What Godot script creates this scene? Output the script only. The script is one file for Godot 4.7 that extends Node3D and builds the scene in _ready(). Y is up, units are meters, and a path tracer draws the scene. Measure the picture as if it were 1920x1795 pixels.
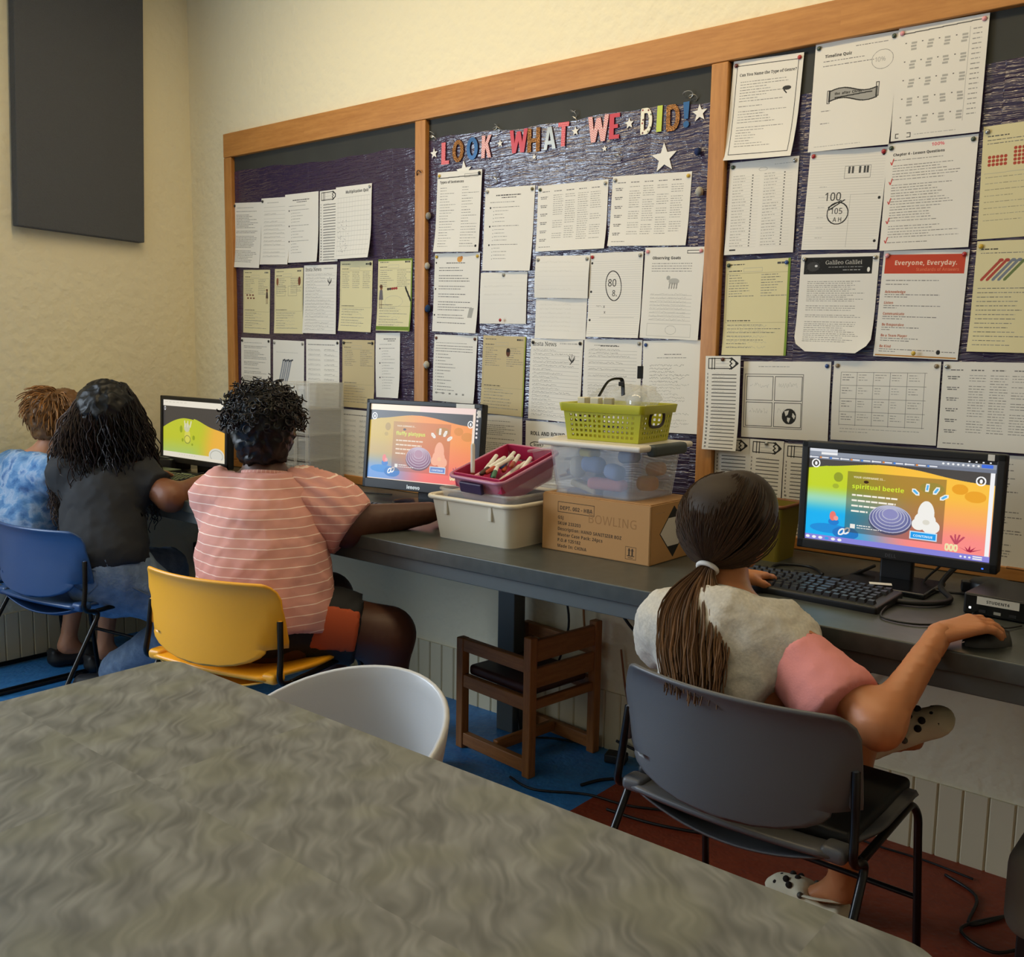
extends Node3D

# ------------------------------------------------------------------ the place
const DESK := 0.777          # top of the wall counter
const DESK_Z := 0.741        # its front edge
const WALL_X := -0.86        # the left wall
const TABLE := 0.73

var M := {}                  # materials
var used := {}
var rng := RandomNumberGenerator.new()
var noise := FastNoiseLite.new()
var fonts := {}

func _ready():
	# camera
	var cam := Camera3D.new()
	cam.name = "camera"
	cam.fov = 52.29
	cam.position = Vector3(3.2902, 1.3222, 2.6442)
	cam.rotation = Vector3(-0.129135, 0.690042, 0.016649)
	cam.near = 0.02
	add_child(cam)
	cam.current = true
	# sky and exposure
	var we := WorldEnvironment.new()
	we.name = "world_environment"
	var env := Environment.new()
	env.background_mode = Environment.BG_SKY
	var sky := Sky.new()
	var sm := ProceduralSkyMaterial.new()
	sm.sky_top_color = Color(0.55, 0.68, 0.86)
	sm.sky_horizon_color = Color(0.86, 0.90, 0.95)
	sm.ground_horizon_color = Color(0.62, 0.63, 0.60)
	sm.ground_bottom_color = Color(0.40, 0.40, 0.37)
	sm.sun_angle_max = 0.0
	sm.energy_multiplier = 2.0
	sky.sky_material = sm
	env.sky = sky
	env.tonemap_mode = Environment.TONE_MAPPER_LINEAR
	env.tonemap_exposure = 1.0
	env.sdfgi_enabled = true
	env.ssao_enabled = true
	env.ssil_enabled = true
	we.environment = env
	add_child(we)
	# daylight that comes in through the window of the left wall, out of frame
	area_light("window_daylight", Vector3(WALL_X + 0.03, 1.66, 2.72), Vector3(1, -0.05, 0), Vector2(1.7, 1.45), Color(0.88, 0.94, 1.0), 8.8)
	rng.seed = 7
	noise.seed = 11
	noise.frequency = 1.0
	make_materials()
	build_room()
	build_board()
	build_sheets()
	build_desk()
	build_monitors()
	build_desk_things()
	build_bins()
	build_under_desk()
	build_chairs()
	build_table()
	build_people()
	build_ceiling_lamp()

func area_light(called: String, at: Vector3, towards: Vector3, size: Vector2, color: Color, energy: float):
	var l := AreaLight3D.new()
	l.name = called
	l.area_size = size
	l.light_color = color
	l.light_energy = energy
	l.shadow_enabled = true
	l.area_range = 30.0
	l.area_attenuation = 2.0
	add_child(l)
	l.position = at
	l.basis = Basis.looking_at(towards.normalized(), Vector3.UP if absf(towards.normalized().y) < 0.95 else Vector3.FORWARD)
	return l

# ------------------------------------------------------------------ nodes
func numbered(called: String) -> String:
	if not used.has(called):
		used[called] = 0
		return called
	used[called] += 1
	return "%s_%03d" % [called, used[called]]

func tag(o: Node3D, label: String, category: String, group := "", kind := ""):
	o.set_meta("label", label)
	o.set_meta("category", category)
	if group:
		o.set_meta("group", group)
	if kind:
		o.set_meta("kind", kind)
	return o

func thing(called: String, label: String, category: String, at := Vector3.ZERO, turn := 0.0, group := "") -> Node3D:
	var o := Node3D.new()
	o.name = numbered(called)
	add_child(o)
	o.position = at
	o.rotation.y = turn
	tag(o, label, category, group)
	return o

func put(called: String, mesh: Mesh, m: Material, parent: Node3D = null, xf := Transform3D()) -> MeshInstance3D:
	var o := MeshInstance3D.new()
	o.mesh = mesh
	o.material_override = m
	o.cast_shadow = GeometryInstance3D.SHADOW_CASTING_SETTING_ON
	if parent == null:
		o.name = numbered(called)
		add_child(o)
	else:
		o.name = called
		parent.add_child(o, true)
	o.transform = xf
	return o

func part(called: String, mesh: Mesh, m: Material, parent: Node3D, label := "", xf := Transform3D()) -> MeshInstance3D:
	var o := put(called, mesh, m, parent, xf)
	if label:
		o.set_meta("label", label)
	return o

func struct(called: String, mesh: Mesh, m: Material, label: String, category: String, xf := Transform3D()) -> MeshInstance3D:
	var o := put(called, mesh, m, null, xf)
	tag(o, label, category, "", "structure")
	return o

# ------------------------------------------------------------------ meshes
class MB:
	var v := PackedVector3Array()
	var uv := PackedVector2Array()
	var col := PackedColorArray()
	var idx := PackedInt32Array()
	var tint := Color(1, 1, 1)
	func add(p: Vector3, t := Vector2.ZERO) -> int:
		v.append(p)
		uv.append(t)
		col.append(tint)
		return v.size() - 1
	func tri(a: int, b: int, c: int):   # counter-clockwise seen from outside
		idx.append(a)
		idx.append(c)
		idx.append(b)
	func quad(a: Vector3, b: Vector3, c: Vector3, d: Vector3, t := [Vector2(0, 1), Vector2(1, 1), Vector2(1, 0), Vector2(0, 0)]):
		var i := add(a, t[0])
		add(b, t[1])
		add(c, t[2])
		add(d, t[3])
		tri(i, i + 1, i + 2)
		tri(i, i + 2, i + 3)
	func box(c: Vector3, s: Vector3, bs := Basis()):
		var h := s * 0.5
		for f in [[Vector3(1, 0, 0), Vector3(0, 1, 0), Vector3(0, 0, 1)], [Vector3(-1, 0, 0), Vector3(0, 1, 0), Vector3(0, 0, -1)], [Vector3(0, 0, 1), Vector3(0, 1, 0), Vector3(-1, 0, 0)], [Vector3(0, 0, -1), Vector3(0, 1, 0), Vector3(1, 0, 0)], [Vector3(0, 1, 0), Vector3(0, 0, -1), Vector3(1, 0, 0)], [Vector3(0, -1, 0), Vector3(0, 0, 1), Vector3(1, 0, 0)]]:
			var n: Vector3 = f[0] * h
			var up: Vector3 = f[1] * h
			var side: Vector3 = f[1].cross(f[0]) * h
			quad(c + bs * (n - up - side), c + bs * (n - up + side), c + bs * (n + up + side), c + bs * (n + up - side))
	func rbox(c: Vector3, s: Vector3, r: float, bs := Basis(), seg := 2):
		var h := s * 0.5
		r = minf(r, minf(h.x, minf(h.y, h.z)) * 0.98)
		var inner := h - Vector3(r, r, r)
		for f in [[0, 1, 2, 1.0], [0, 1, 2, -1.0], [1, 2, 0, 1.0], [1, 2, 0, -1.0], [2, 0, 1, 1.0], [2, 0, 1, -1.0]]:
			var ax: int = f[0]
			var au: int = f[1]
			var av: int = f[2]
			var cu := PackedFloat32Array()
			var cv := PackedFloat32Array()
			for k in seg + 1:
				var t := -1.0 + float(k) / seg
				cu.append(-inner[au] + t * r)
				cv.append(-inner[av] + t * r)
			for k in seg + 1:
				var t := float(k) / seg
				cu.append(inner[au] + t * r)
				cv.append(inner[av] + t * r)
			var n := cu.size()
			var base := v.size()
			for i in n:
				for j in n:
					var p := Vector3.ZERO
					p[ax] = h[ax] * f[3]
					p[au] = cu[i]
					p[av] = cv[j]
					var q := p.clamp(-inner, inner)
					p = q + (p - q).normalized() * r
					add(c + bs * p, Vector2(cu[i] / (2 * h[au]) + 0.5, 0.5 - cv[j] / (2 * h[av])))
			for i in n - 1:
				for j in n - 1:
					var a := base + i * n + j
					if f[3] > 0:
						tri(a, a + n, a + n + 1)
						tri(a, a + n + 1, a + 1)
					else:
						tri(a, a + n + 1, a + n)
						tri(a, a + 1, a + n + 1)
	# rows of points joined to a smooth skin
	func skin(rows: Array, closed := false, flip := false, us := 1.0, vs := 1.0):
		var n: int = rows[0].size()
		var base := v.size()
		var m := n + 1 if closed else n
		for i in rows.size():
			for j in m:
				add(rows[i][j % n], Vector2(us * j / (m - 1), vs * i / maxf(1, rows.size() - 1)))
		for i in rows.size() - 1:
			for j in m - 1:
				var a := base + i * m + j
				if flip:
					tri(a, a + 1, a + m + 1)
					tri(a, a + m + 1, a + m)
				else:
					tri(a, a + m + 1, a + 1)
					tri(a, a + m, a + m + 1)
	func fan(ring: PackedVector3Array, flip := false):
		var c := Vector3.ZERO
		for p in ring:
			c += p
		c /= ring.size()
		var ci := add(c, Vector2(0.5, 0.5))
		var b := v.size()
		for p in ring:
			add(p, Vector2(0.5, 0.5))
		var n := ring.size()
		for i in n:
			if flip:
				tri(ci, b + (i + 1) % n, b + i)
			else:
				tri(ci, b + i, b + (i + 1) % n)
	func tube(path: Array, r, sides := 8, cap := true, flat := 1.0):
		var rows := []
		var n := path.size()
		var up := Vector3.UP
		var t0: Vector3 = (path[1] - path[0]).normalized()
		if absf(t0.dot(up)) > 0.9:
			up = Vector3.RIGHT
		var nrm := (up - t0 * up.dot(t0)).normalized()
		for i in n:
			var t: Vector3 = (path[mini(i + 1, n - 1)] - path[maxi(i - 1, 0)]).normalized()
			nrm = (nrm - t * nrm.dot(t)).normalized()
			var bn := t.cross(nrm)
			var rr: float = r[i] if r is Array or r is PackedFloat32Array else r
			var ring := PackedVector3Array()
			for k in sides:
				var a := TAU * k / sides
				ring.append(path[i] + (nrm * cos(a) * flat + bn * sin(a)) * rr)
			rows.append(ring)
		skin(rows, true, true, 1.0, 1.0)
		if cap:
			fan(rows[0], true)
			fan(rows[n - 1], false)
	func lathe(profile: Array, sides := 24, c := Vector3.ZERO, bs := Basis(), sx := 1.0, sz := 1.0):
		var rows := []
		for p in profile:
			var ring := PackedVector3Array()
			for k in sides:
				var a := TAU * k / sides
				ring.append(c + bs * Vector3(p.x * cos(a) * sx, p.y, p.x * sin(a) * sz))
			rows.append(ring)
		skin(rows, true, false)
	func ball(c: Vector3, r: Vector3, seg := 10, bs := Basis()):
		var pr := []
		for i in seg + 1:
			var a := -PI / 2 + PI * i / seg
			pr.append(Vector2(maxf(cos(a), 0.001), sin(a)))
		lathe(pr, seg * 2, c, bs * Basis.from_scale(r))
	# flat outline given thickness along +z of the basis
	func prism(poly: PackedVector2Array, depth: float, at := Vector3.ZERO, bs := Basis(), us := 1.0):
		if Geometry2D.is_polygon_clockwise(poly):
			poly = poly.duplicate()
			poly.reverse()
		var t := Geometry2D.triangulate_polygon(poly)
		var ccw := 0.0
		for i in poly.size():
			ccw += poly[i].cross(poly[(i + 1) % poly.size()])
		var b := v.size()
		for p in poly:
			add(at + bs * Vector3(p.x, p.y, depth), p * us)
		for i in range(0, t.size(), 3):
			if ((poly[t[i + 1]] - poly[t[i]]).cross(poly[t[i + 2]] - poly[t[i]])) > 0:
				tri(b + t[i], b + t[i + 1], b + t[i + 2])
			else:
				tri(b + t[i], b + t[i + 2], b + t[i + 1])
		b = v.size()
		for p in poly:
			add(at + bs * Vector3(p.x, p.y, 0), p * us)
		for i in range(0, t.size(), 3):
			if ((poly[t[i + 1]] - poly[t[i]]).cross(poly[t[i + 2]] - poly[t[i]])) > 0:
				tri(b + t[i], b + t[i + 2], b + t[i + 1])
			else:
				tri(b + t[i], b + t[i + 1], b + t[i + 2])
		for i in poly.size():
			var p := poly[i]
			var q := poly[(i + 1) % poly.size()]
			if ccw < 0:
				var s := p
				p = q
				q = s
			quad(at + bs * Vector3(p.x, p.y, 0), at + bs * Vector3(q.x, q.y, 0), at + bs * Vector3(q.x, q.y, depth), at + bs * Vector3(p.x, p.y, depth), [p * us, q * us, q * us, p * us])
	func normals() -> PackedVector3Array:
		var n := PackedVector3Array()
		n.resize(v.size())
		for i in range(0, idx.size(), 3):
			var a := idx[i]
			var b := idx[i + 1]
			var c := idx[i + 2]
			var f := (v[c] - v[a]).cross(v[b] - v[a])
			n[a] += f
			n[b] += f
			n[c] += f
		return n
	func done(weld := false) -> ArrayMesh:
		var n := normals()
		if weld:
			var sum := {}
			for i in v.size():
				var k := Vector3i((v[i] * 20000.0).round())
				sum[k] = sum.get(k, Vector3.ZERO) + n[i]
			for i in v.size():
				n[i] = sum[Vector3i((v[i] * 20000.0).round())]
		for i in n.size():
			n[i] = n[i].normalized() if n[i].length_squared() > 0.0 else Vector3.UP
		var a := []
		a.resize(Mesh.ARRAY_MAX)
		a[Mesh.ARRAY_VERTEX] = v
		a[Mesh.ARRAY_NORMAL] = n
		a[Mesh.ARRAY_TEX_UV] = uv
		a[Mesh.ARRAY_COLOR] = col
		a[Mesh.ARRAY_INDEX] = idx
		var m := ArrayMesh.new()
		m.add_surface_from_arrays(Mesh.PRIMITIVE_TRIANGLES, a)
		return m

func box_mesh(c: Vector3, s: Vector3, r := 0.0) -> ArrayMesh:
	var b := MB.new()
	if r > 0:
		b.rbox(c, s, r)
		return b.done(true)
	b.box(c, s)
	return b.done()

func tube_mesh(path: Array, r, sides := 8, cap := true, flat := 1.0) -> ArrayMesh:
	var b := MB.new()
	b.tube(path, r, sides, cap, flat)
	return b.done(true)

# a smooth line through points
func curve(pts: Array, step := 6) -> Array:
	var out := []
	for i in pts.size() - 1:
		var a: Vector3 = pts[maxi(i - 1, 0)]
		var b: Vector3 = pts[i]
		var c: Vector3 = pts[i + 1]
		var d: Vector3 = pts[mini(i + 2, pts.size() - 1)]
		for k in step:
			out.append(b.cubic_interpolate(c, a, d, float(k) / step))
	out.append(pts[-1])
	return out

# straight bars with rounded bends
func bent(pts: Array, r := 0.03, step := 5) -> Array:
	var out := [pts[0]]
	for i in range(1, pts.size() - 1):
		var p: Vector3 = pts[i]
		var a: Vector3 = p + (pts[i - 1] - p).limit_length(r)
		var b: Vector3 = p + (pts[i + 1] - p).limit_length(r)
		for k in step + 1:
			var t := float(k) / step
			out.append(a.lerp(p, t).lerp(p.lerp(b, t), t))
	out.append(pts[-1])
	return out

# ------------------------------------------------------------------ bodies: a field of joined bones, meshed by surface nets
class Field:
	var cell: float
	var lo: Vector3
	var nx: int
	var ny: int
	var nz: int
	var f := PackedFloat32Array()
	func _init(a: Vector3, b: Vector3, c: float):
		cell = c
		lo = a
		nx = int(ceil((b.x - a.x) / c)) + 1
		ny = int(ceil((b.y - a.y) / c)) + 1
		nz = int(ceil((b.z - a.z) / c)) + 1
		f.resize(nx * ny * nz)
		f.fill(1.0)
	# a tapered capsule; axis w is squeezed by s (s > 1 makes it flatter that way)
	func bone(a: Vector3, b: Vector3, ra: float, rb: float, k := 0.03, w := Vector3.ZERO, s := 1.0):
		var m := maxf(ra, rb) + k + 2 * cell
		var p0 := (a.min(b) - Vector3(m, m, m) - lo) / cell
		var p1 := (a.max(b) + Vector3(m, m, m) - lo) / cell
		var ab := b - a
		if s != 1.0:
			ab += w * (ab.dot(w) * (s - 1.0))
		var l2 := maxf(ab.length_squared(), 1e-9)
		var far := k + 2 * cell
		for iz in range(maxi(0, int(p0.z)), mini(nz, int(p1.z) + 2)):
			for iy in range(maxi(0, int(p0.y)), mini(ny, int(p1.y) + 2)):
				var at := (iz * ny + iy) * nx
				for ix in range(maxi(0, int(p0.x)), mini(nx, int(p1.x) + 2)):
					var q := lo + Vector3(ix, iy, iz) * cell - a
					if s != 1.0:
						q += w * (q.dot(w) * (s - 1.0))
					var t := clampf(q.dot(ab) / l2, 0.0, 1.0)
					var d := (q - ab * t).length() - lerpf(ra, rb, t)
					if d < far:
						var g := f[at + ix]
						var h := maxf(k - absf(d - g), 0.0) / k
						f[at + ix] = minf(d, g) - h * h * k * 0.25
	# keep only the side n points away from
	func cut(p: Vector3, n: Vector3, near := 1e9):
		for iz in nz:
			for iy in ny:
				var at := (iz * ny + iy) * nx
				for ix in nx:
					if f[at + ix] < 0.3:
						var q := lo + Vector3(ix, iy, iz) * cell - p
						if q.length() < near:
							f[at + ix] = maxf(f[at + ix], q.dot(n))
	func mesh(b: MB, lump: FastNoiseLite = null, amount := 0.0, freq := 20.0):
		var id := PackedInt32Array()
		id.resize(nx * ny * nz)
		id.fill(-1)
		var off := [0, 1, nx, nx + 1, nx * ny, nx * ny + 1, nx * ny + nx, nx * ny + nx + 1]
		for iz in nz - 1:
			for iy in ny - 1:
				for ix in nx - 1:
					var at := (iz * ny + iy) * nx + ix
					var v0 := f[at]
					if absf(v0) > cell * 2.0:
						continue
					var mask := 0
					for c in 8:
						if f[at + off[c]] < 0.0:
							mask |= 1 << c
					if mask == 0 or mask == 255:
						continue
					var sum := Vector3.ZERO
					var n := 0
					for e in [[0, 1], [2, 3], [4, 5], [6, 7], [0, 2], [1, 3], [4, 6], [5, 7], [0, 4], [1, 5], [2, 6], [3, 7]]:
						var a: int = e[0]
						var d: int = e[1]
						if ((mask >> a) & 1) != ((mask >> d) & 1):
							var fa := f[at + off[a]]
							var fb := f[at + off[d]]
							var t := fa / (fa - fb)
							sum += Vector3(a & 1, (a >> 1) & 1, a >> 2).lerp(Vector3(d & 1, (d >> 1) & 1, d >> 2), t)
							n += 1
					var p := lo + (Vector3(ix, iy, iz) + sum / n) * cell
					if lump:
						var q := p * freq
						p += Vector3(lump.get_noise_3d(q.x, q.y, q.z), lump.get_noise_3d(q.x + 50, q.y, q.z), lump.get_noise_3d(q.x, q.y + 50, q.z)) * amount
					id[at] = b.add(p, Vector2(p.x, p.y))
		for iz in range(1, nz - 1):
			for iy in range(1, ny - 1):
				for ix in range(1, nx - 1):
					var at := (iz * ny + iy) * nx + ix
					var v0 := f[at]
					if absf(v0) > cell * 2.0:
						continue
					for ax in 3:
						var o: int = [1, nx, nx * ny][ax]
						var v1 := f[at + o]
						if (v0 < 0.0) == (v1 < 0.0):
							continue
						var ou: int = [nx, nx * ny, 1][ax]
						var ov: int = [nx * ny, 1, nx][ax]
						var a := id[at - ou - ov]
						var c := id[at - ov]
						var d := id[at]
						var e := id[at - ou]
						if a < 0 or c < 0 or d < 0 or e < 0:
							continue
						if v0 < 0.0:
							b.tri(a, c, d)
							b.tri(a, d, e)
						else:
							b.tri(a, d, c)
							b.tri(a, e, d)

# bones: [a, b, ra, rb, (axis, squeeze)]
func flesh(bones: Array, cell := 0.013, k := 0.035, cuts := [], lump := 0.0, freq := 20.0, into: MB = null) -> MB:
	var lo := Vector3(1e9, 1e9, 1e9)
	var hi := -lo
	for q in bones:
		var r: float = maxf(q[2], q[3]) + 0.03
		lo = lo.min(q[0] - Vector3(r, r, r)).min(q[1] - Vector3(r, r, r))
		hi = hi.max(q[0] + Vector3(r, r, r)).max(q[1] + Vector3(r, r, r))
	var fd := Field.new(lo, hi, cell)
	for q in bones:
		if q.size() > 4:
			fd.bone(q[0], q[1], q[2], q[3], q[6] if q.size() > 6 else k, q[4], q[5])
		else:
			fd.bone(q[0], q[1], q[2], q[3], k)
	for c in cuts:
		fd.cut(c[0], c[1].normalized(), c[2] if c.size() > 2 else 1e9)
	var b := into if into else MB.new()
	fd.mesh(b, noise if lump > 0 else null, lump, freq)
	return b
# ------------------------------------------------------------------ pictures: flat print, lettering, grain
class Pad:
	var im: Image
	var w: int
	var h: int
	func _init(a: int, b: int, c: Color):
		w = a
		h = b
		im = Image.create(w, h, false, Image.FORMAT_RGBA8)
		im.fill(c)
	func dot(x: int, y: int, c: Color, a := 1.0):
		if x >= 0 and y >= 0 and x < w and y < h:
			im.set_pixel(x, y, im.get_pixel(x, y).lerp(c, a))
	func rect(x: float, y: float, a: float, b: float, c: Color):
		im.fill_rect(Rect2i(int(x), int(y), maxi(1, int(a)), maxi(1, int(b))), c)
	func frame(x: float, y: float, a: float, b: float, c: Color, t := 1):
		rect(x, y, a, t, c)
		rect(x, y + b - t, a, t, c)
		rect(x, y, t, b, c)
		rect(x + a - t, y, t, b, c)
	func line(p: Vector2, q: Vector2, c: Color, t := 1.0, alpha := 1.0):
		var n := int(ceil(p.distance_to(q))) + 1
		for i in n + 1:
			var s := p.lerp(q, float(i) / n)
			if t <= 1.0:
				dot(int(s.x), int(s.y), c, alpha)
			else:
				for yy in range(int(s.y - t / 2), int(s.y + t / 2) + 1):
					for xx in range(int(s.x - t / 2), int(s.x + t / 2) + 1):
						dot(xx, yy, c, alpha)
	func poly(pts: Array, c: Color, t := 1.0, close := false):
		for i in pts.size() - (0 if close else 1):
			line(pts[i], pts[(i + 1) % pts.size()], c, t)
	func oval(x: float, y: float, a: float, b: float, c: Color, t := 1.0, tilt := 0.0):
		var pts := []
		for i in 36:
			pts.append(Vector2(x, y) + Vector2(a * cos(TAU * i / 36), b * sin(TAU * i / 36)).rotated(tilt))
		poly(pts, c, t, true)
	func disc(x: float, y: float, a: float, b: float, c: Color, alpha := 1.0):
		for yy in range(int(y - b), int(y + b) + 2):
			for xx in range(int(x - a), int(x + a) + 2):
				if Vector2((xx - x) / a, (yy - y) / b).length_squared() <= 1.0:
					dot(xx, yy, c, alpha)
	func fill(pts: PackedVector2Array, c: Color, alpha := 1.0):
		var lo := pts[0]
		var hi := pts[0]
		for p in pts:
			lo = lo.min(p)
			hi = hi.max(p)
		for yy in range(int(lo.y), int(hi.y) + 1):
			for xx in range(int(lo.x), int(hi.x) + 1):
				if Geometry2D.is_point_in_polygon(Vector2(xx + 0.5, yy + 0.5), pts):
					dot(xx, yy, c, alpha)

func font(kind: String) -> Font:
	if not fonts.has(kind):
		var f := SystemFont.new()
		f.font_names = PackedStringArray(["Droid Serif" if kind.begins_with("serif") else "Droid Sans Mono" if kind == "mono" else "Droid Sans"])
		f.font_weight = 700 if kind.ends_with("bold") else 400
		fonts[kind] = f
	return fonts[kind]

func write(p: Pad, x: float, y: float, what: String, size: int, c: Color, kind := "sans", wide := 1.0) -> float:
	var ts := TextServerManager.get_primary_interface()
	var sh := ts.create_shaped_text()
	ts.shaped_text_add_string(sh, what, font(kind).get_rids(), size)
	ts.shaped_text_shape(sh)
	var sz := Vector2i(size, 0)
	for g in ts.shaped_text_get_glyphs(sh):
		ts.font_render_glyph(g.font_rid, sz, g.index)
		var n := ts.font_get_glyph_texture_idx(g.font_rid, sz, g.index)
		if n >= 0:
			var im := ts.font_get_texture_image(g.font_rid, sz, n)
			var r := ts.font_get_glyph_uv_rect(g.font_rid, sz, g.index)
			var off := ts.font_get_glyph_offset(g.font_rid, sz, g.index)
			var tw := int(r.size.x * wide)
			for j in int(r.size.y):
				for i in tw:
					var a := im.get_pixel(int(r.position.x + i / wide), int(r.position.y) + j).a
					if a > 0.02:
						p.dot(int(x + off.x * wide) + i, int(y + off.y) + j, c, a)
		x += g.advance * wide
	ts.free_rid(sh)
	return x

# a line of unreadably small print: short grey strokes
func print_line(p: Pad, x: float, y: float, w: float, c: Color, r: RandomNumberGenerator, t := 2):
	var at := x
	while at < x + w:
		var l := r.randf_range(5, 15)
		l = minf(l, x + w - at)
		var cc := c.lerp(Color.WHITE, r.randf_range(0.0, 0.3))
		p.rect(at, y, l, t, cc)
		at += l + 2
	return

func scrawl(p: Pad, x: float, y: float, w: float, c: Color, r: RandomNumberGenerator, h := 4.0):
	var q := Vector2(x, y)
	while q.x < x + w:
		var n := Vector2(q.x + r.randf_range(1.5, 4.0), y + r.randf_range(-h, h * 0.4))
		if r.randf() > 0.12:
			p.line(q, n, c, 1.0, 0.6)
		q = n

func tex(im: Image) -> ImageTexture:
	return ImageTexture.create_from_image(im)

func mat(c: Color, rough := 0.6, metal := 0.0) -> StandardMaterial3D:
	var m := StandardMaterial3D.new()
	m.albedo_color = c
	m.roughness = rough
	m.metallic = metal
	return m

func noise_tex(freq: float, ramp: Array, size := 256, bump := false, strength := 4.0, oct := 4, kind := FastNoiseLite.TYPE_SIMPLEX_SMOOTH, warp := 0.0, sd := 3) -> NoiseTexture2D:
	var n := FastNoiseLite.new()
	n.noise_type = kind
	n.frequency = freq
	n.fractal_octaves = oct
	n.seed = sd
	if warp > 0:
		n.domain_warp_enabled = true
		n.domain_warp_amplitude = warp
		n.domain_warp_frequency = freq * 1.3
	var t := NoiseTexture2D.new()
	t.width = size
	t.height = size
	t.seamless = true
	t.noise = n
	if bump:
		t.as_normal_map = true
		t.bump_strength = strength
	elif ramp.size():
		var g := Gradient.new()
		var o := PackedFloat32Array()
		var cs := PackedColorArray()
		for i in ramp.size():
			o.append(float(i) / (ramp.size() - 1))
			cs.append(ramp[i])
		g.offsets = o
		g.colors = cs
		t.color_ramp = g
	return t

func tri_map(m: StandardMaterial3D, scale: Vector3, world := false):
	m.uv1_triplanar = true
	m.uv1_world_triplanar = world
	m.uv1_scale = scale
	m.uv1_triplanar_sharpness = 4.0

func bumpy(m: StandardMaterial3D, t: Texture2D, s: float):
	m.normal_enabled = true
	m.normal_texture = t
	m.normal_scale = s

func make_materials():
	var grit := noise_tex(0.05, [], 256, true, 5.0, 4)
	var weave := noise_tex(0.18, [], 256, true, 6.0, 2, FastNoiseLite.TYPE_VALUE)
	var wall := mat(Color("ece2c2"), 0.75)
	tri_map(wall, Vector3(1.3, 1.3, 1.3), true)
	bumpy(wall, grit, 0.25)
	M.wall = wall
	M.ceiling = mat(Color("e6e2d4"), 0.9)
	var bead := mat(Color("ddd2b2"), 0.6)
	M.bead = bead
	for n in [["blue", Color("2f74b4"), Color("3f8ac6")], ["red", Color("87331a"), Color("9a4022")]]:
		var c := mat(Color.WHITE, 0.42 if n[0] == "blue" else 0.5)
		c.albedo_texture = noise_tex(0.03, [n[1], n[2]], 256)
		tri_map(c, Vector3(2, 2, 2), true)
		bumpy(c, weave, 0.15)
		M["floor_" + n[0]] = c
	var oak := mat(Color.WHITE, 0.42)
	oak.albedo_texture = grain_tex(Color("ad7236"), Color("c58a48"), 5)
	M.oak = oak
	var pine := mat(Color.WHITE, 0.5)
	pine.albedo_texture = grain_tex(Color("8a5626"), Color("a66c36"), 9)
	M.pine = pine
	var slate := mat(Color("353630"), 0.7)
	slate.albedo_texture = noise_tex(0.01, [Color("c8c8c8"), Color.WHITE], 256, false, 1, 5)
	tri_map(slate, Vector3(0.8, 0.8, 0.8))
	M.slate = slate
	var foil := mat(Color("372a46"), 0.16)
	foil.metallic_specular = 0.75
	foil.uv1_scale = Vector3(1, 1, 1)
	bumpy(foil, streak_normal(), 0.7)
	M.foil = foil
	var desk := mat(Color("4b4e49"), 0.36)
	desk.albedo_texture = noise_tex(0.04, [Color("dcdcdc"), Color.WHITE], 256, false, 1, 5)
	tri_map(desk, Vector3(2, 2, 2))
	M.desk = desk
	var apron := mat(Color("575d5c"), 0.5)
	M.apron = apron
	var marble := mat(Color.WHITE, 0.4)
	marble.albedo_texture = marble_tex()
	M.marble = marble
	M.edge = mat(Color("4c4b45"), 0.5)
	var pl := noise_tex(0.12, [], 256, true, 3.0, 2)
	for n in [["blue", Color("26446f"), 0.35], ["yellow", Color("f2a91d"), 0.4], ["grey", Color("535456"), 0.42], ["white", Color("c9cacb"), 0.32]]:
		var m := mat(n[1], n[2])
		tri_map(m, Vector3(14, 14, 14))
		bumpy(m, pl, 0.12)
		M["shell_" + n[0]] = m
	M.pad = mat(Color("14171a"), 0.55)
	M.black_metal = mat(Color("0d0d0e"), 0.28, 0.3)
	M.black = mat(Color("121214"), 0.45)
	M.black_gloss = mat(Color("0c0c0e"), 0.2)
	M.dark = mat(Color("1d1d20"), 0.6)
	M.cable = mat(Color("101012"), 0.5)
	M.tan_cable = mat(Color("b07a48"), 0.5)
	M.orange_cable = mat(Color("8a4f26"), 0.5)
	M.white = mat(Color("e8e4da"), 0.5)
	M.silver = mat(Color("c9c7c0"), 0.3, 0.7)
	M.bin = mat(Color("e3d9c2"), 0.42)
	M.felt = mat(Color("54565a"), 0.95)
	bumpy(M.felt, weave, 0.5)
	tri_map(M.felt, Vector3(6, 6, 6))
	var card := mat(Color("b98a55"), 0.8)
	card.albedo_texture = noise_tex(0.05, [Color("e2e2e2"), Color.WHITE], 128)
	tri_map(card, Vector3(3, 3, 3))
	M.card = card
	var clear := mat(Color(0.90, 0.92, 0.94, 0.16), 0.05)
	clear.transparency = BaseMaterial3D.TRANSPARENCY_ALPHA
	M.clear = clear
	var frost := mat(Color(0.86, 0.86, 0.83, 0.28), 0.5)
	frost.transparency = BaseMaterial3D.TRANSPARENCY_ALPHA
	M.frost = frost
	var film := mat(Color(0.92, 0.92, 0.90, 0.24), 0.5)
	film.transparency = BaseMaterial3D.TRANSPARENCY_ALPHA
	M.film = film
	var pinkclear := mat(Color(0.86, 0.62, 0.70, 0.45), 0.35)
	pinkclear.transparency = BaseMaterial3D.TRANSPARENCY_ALPHA
	M.pink_clear = pinkclear
	M.lid = mat(Color("d8cfc0"), 0.4)
	M.lime = mat(Color("b9b61c"), 0.4)
	M.pink = mat(Color("b52a55"), 0.4)
	M.purple = mat(Color("33264a"), 0.45)
	M.glass = mat(Color(0.85, 0.92, 0.95, 0.06), 0.02)
	M.glass.transparency = BaseMaterial3D.TRANSPARENCY_ALPHA

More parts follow.
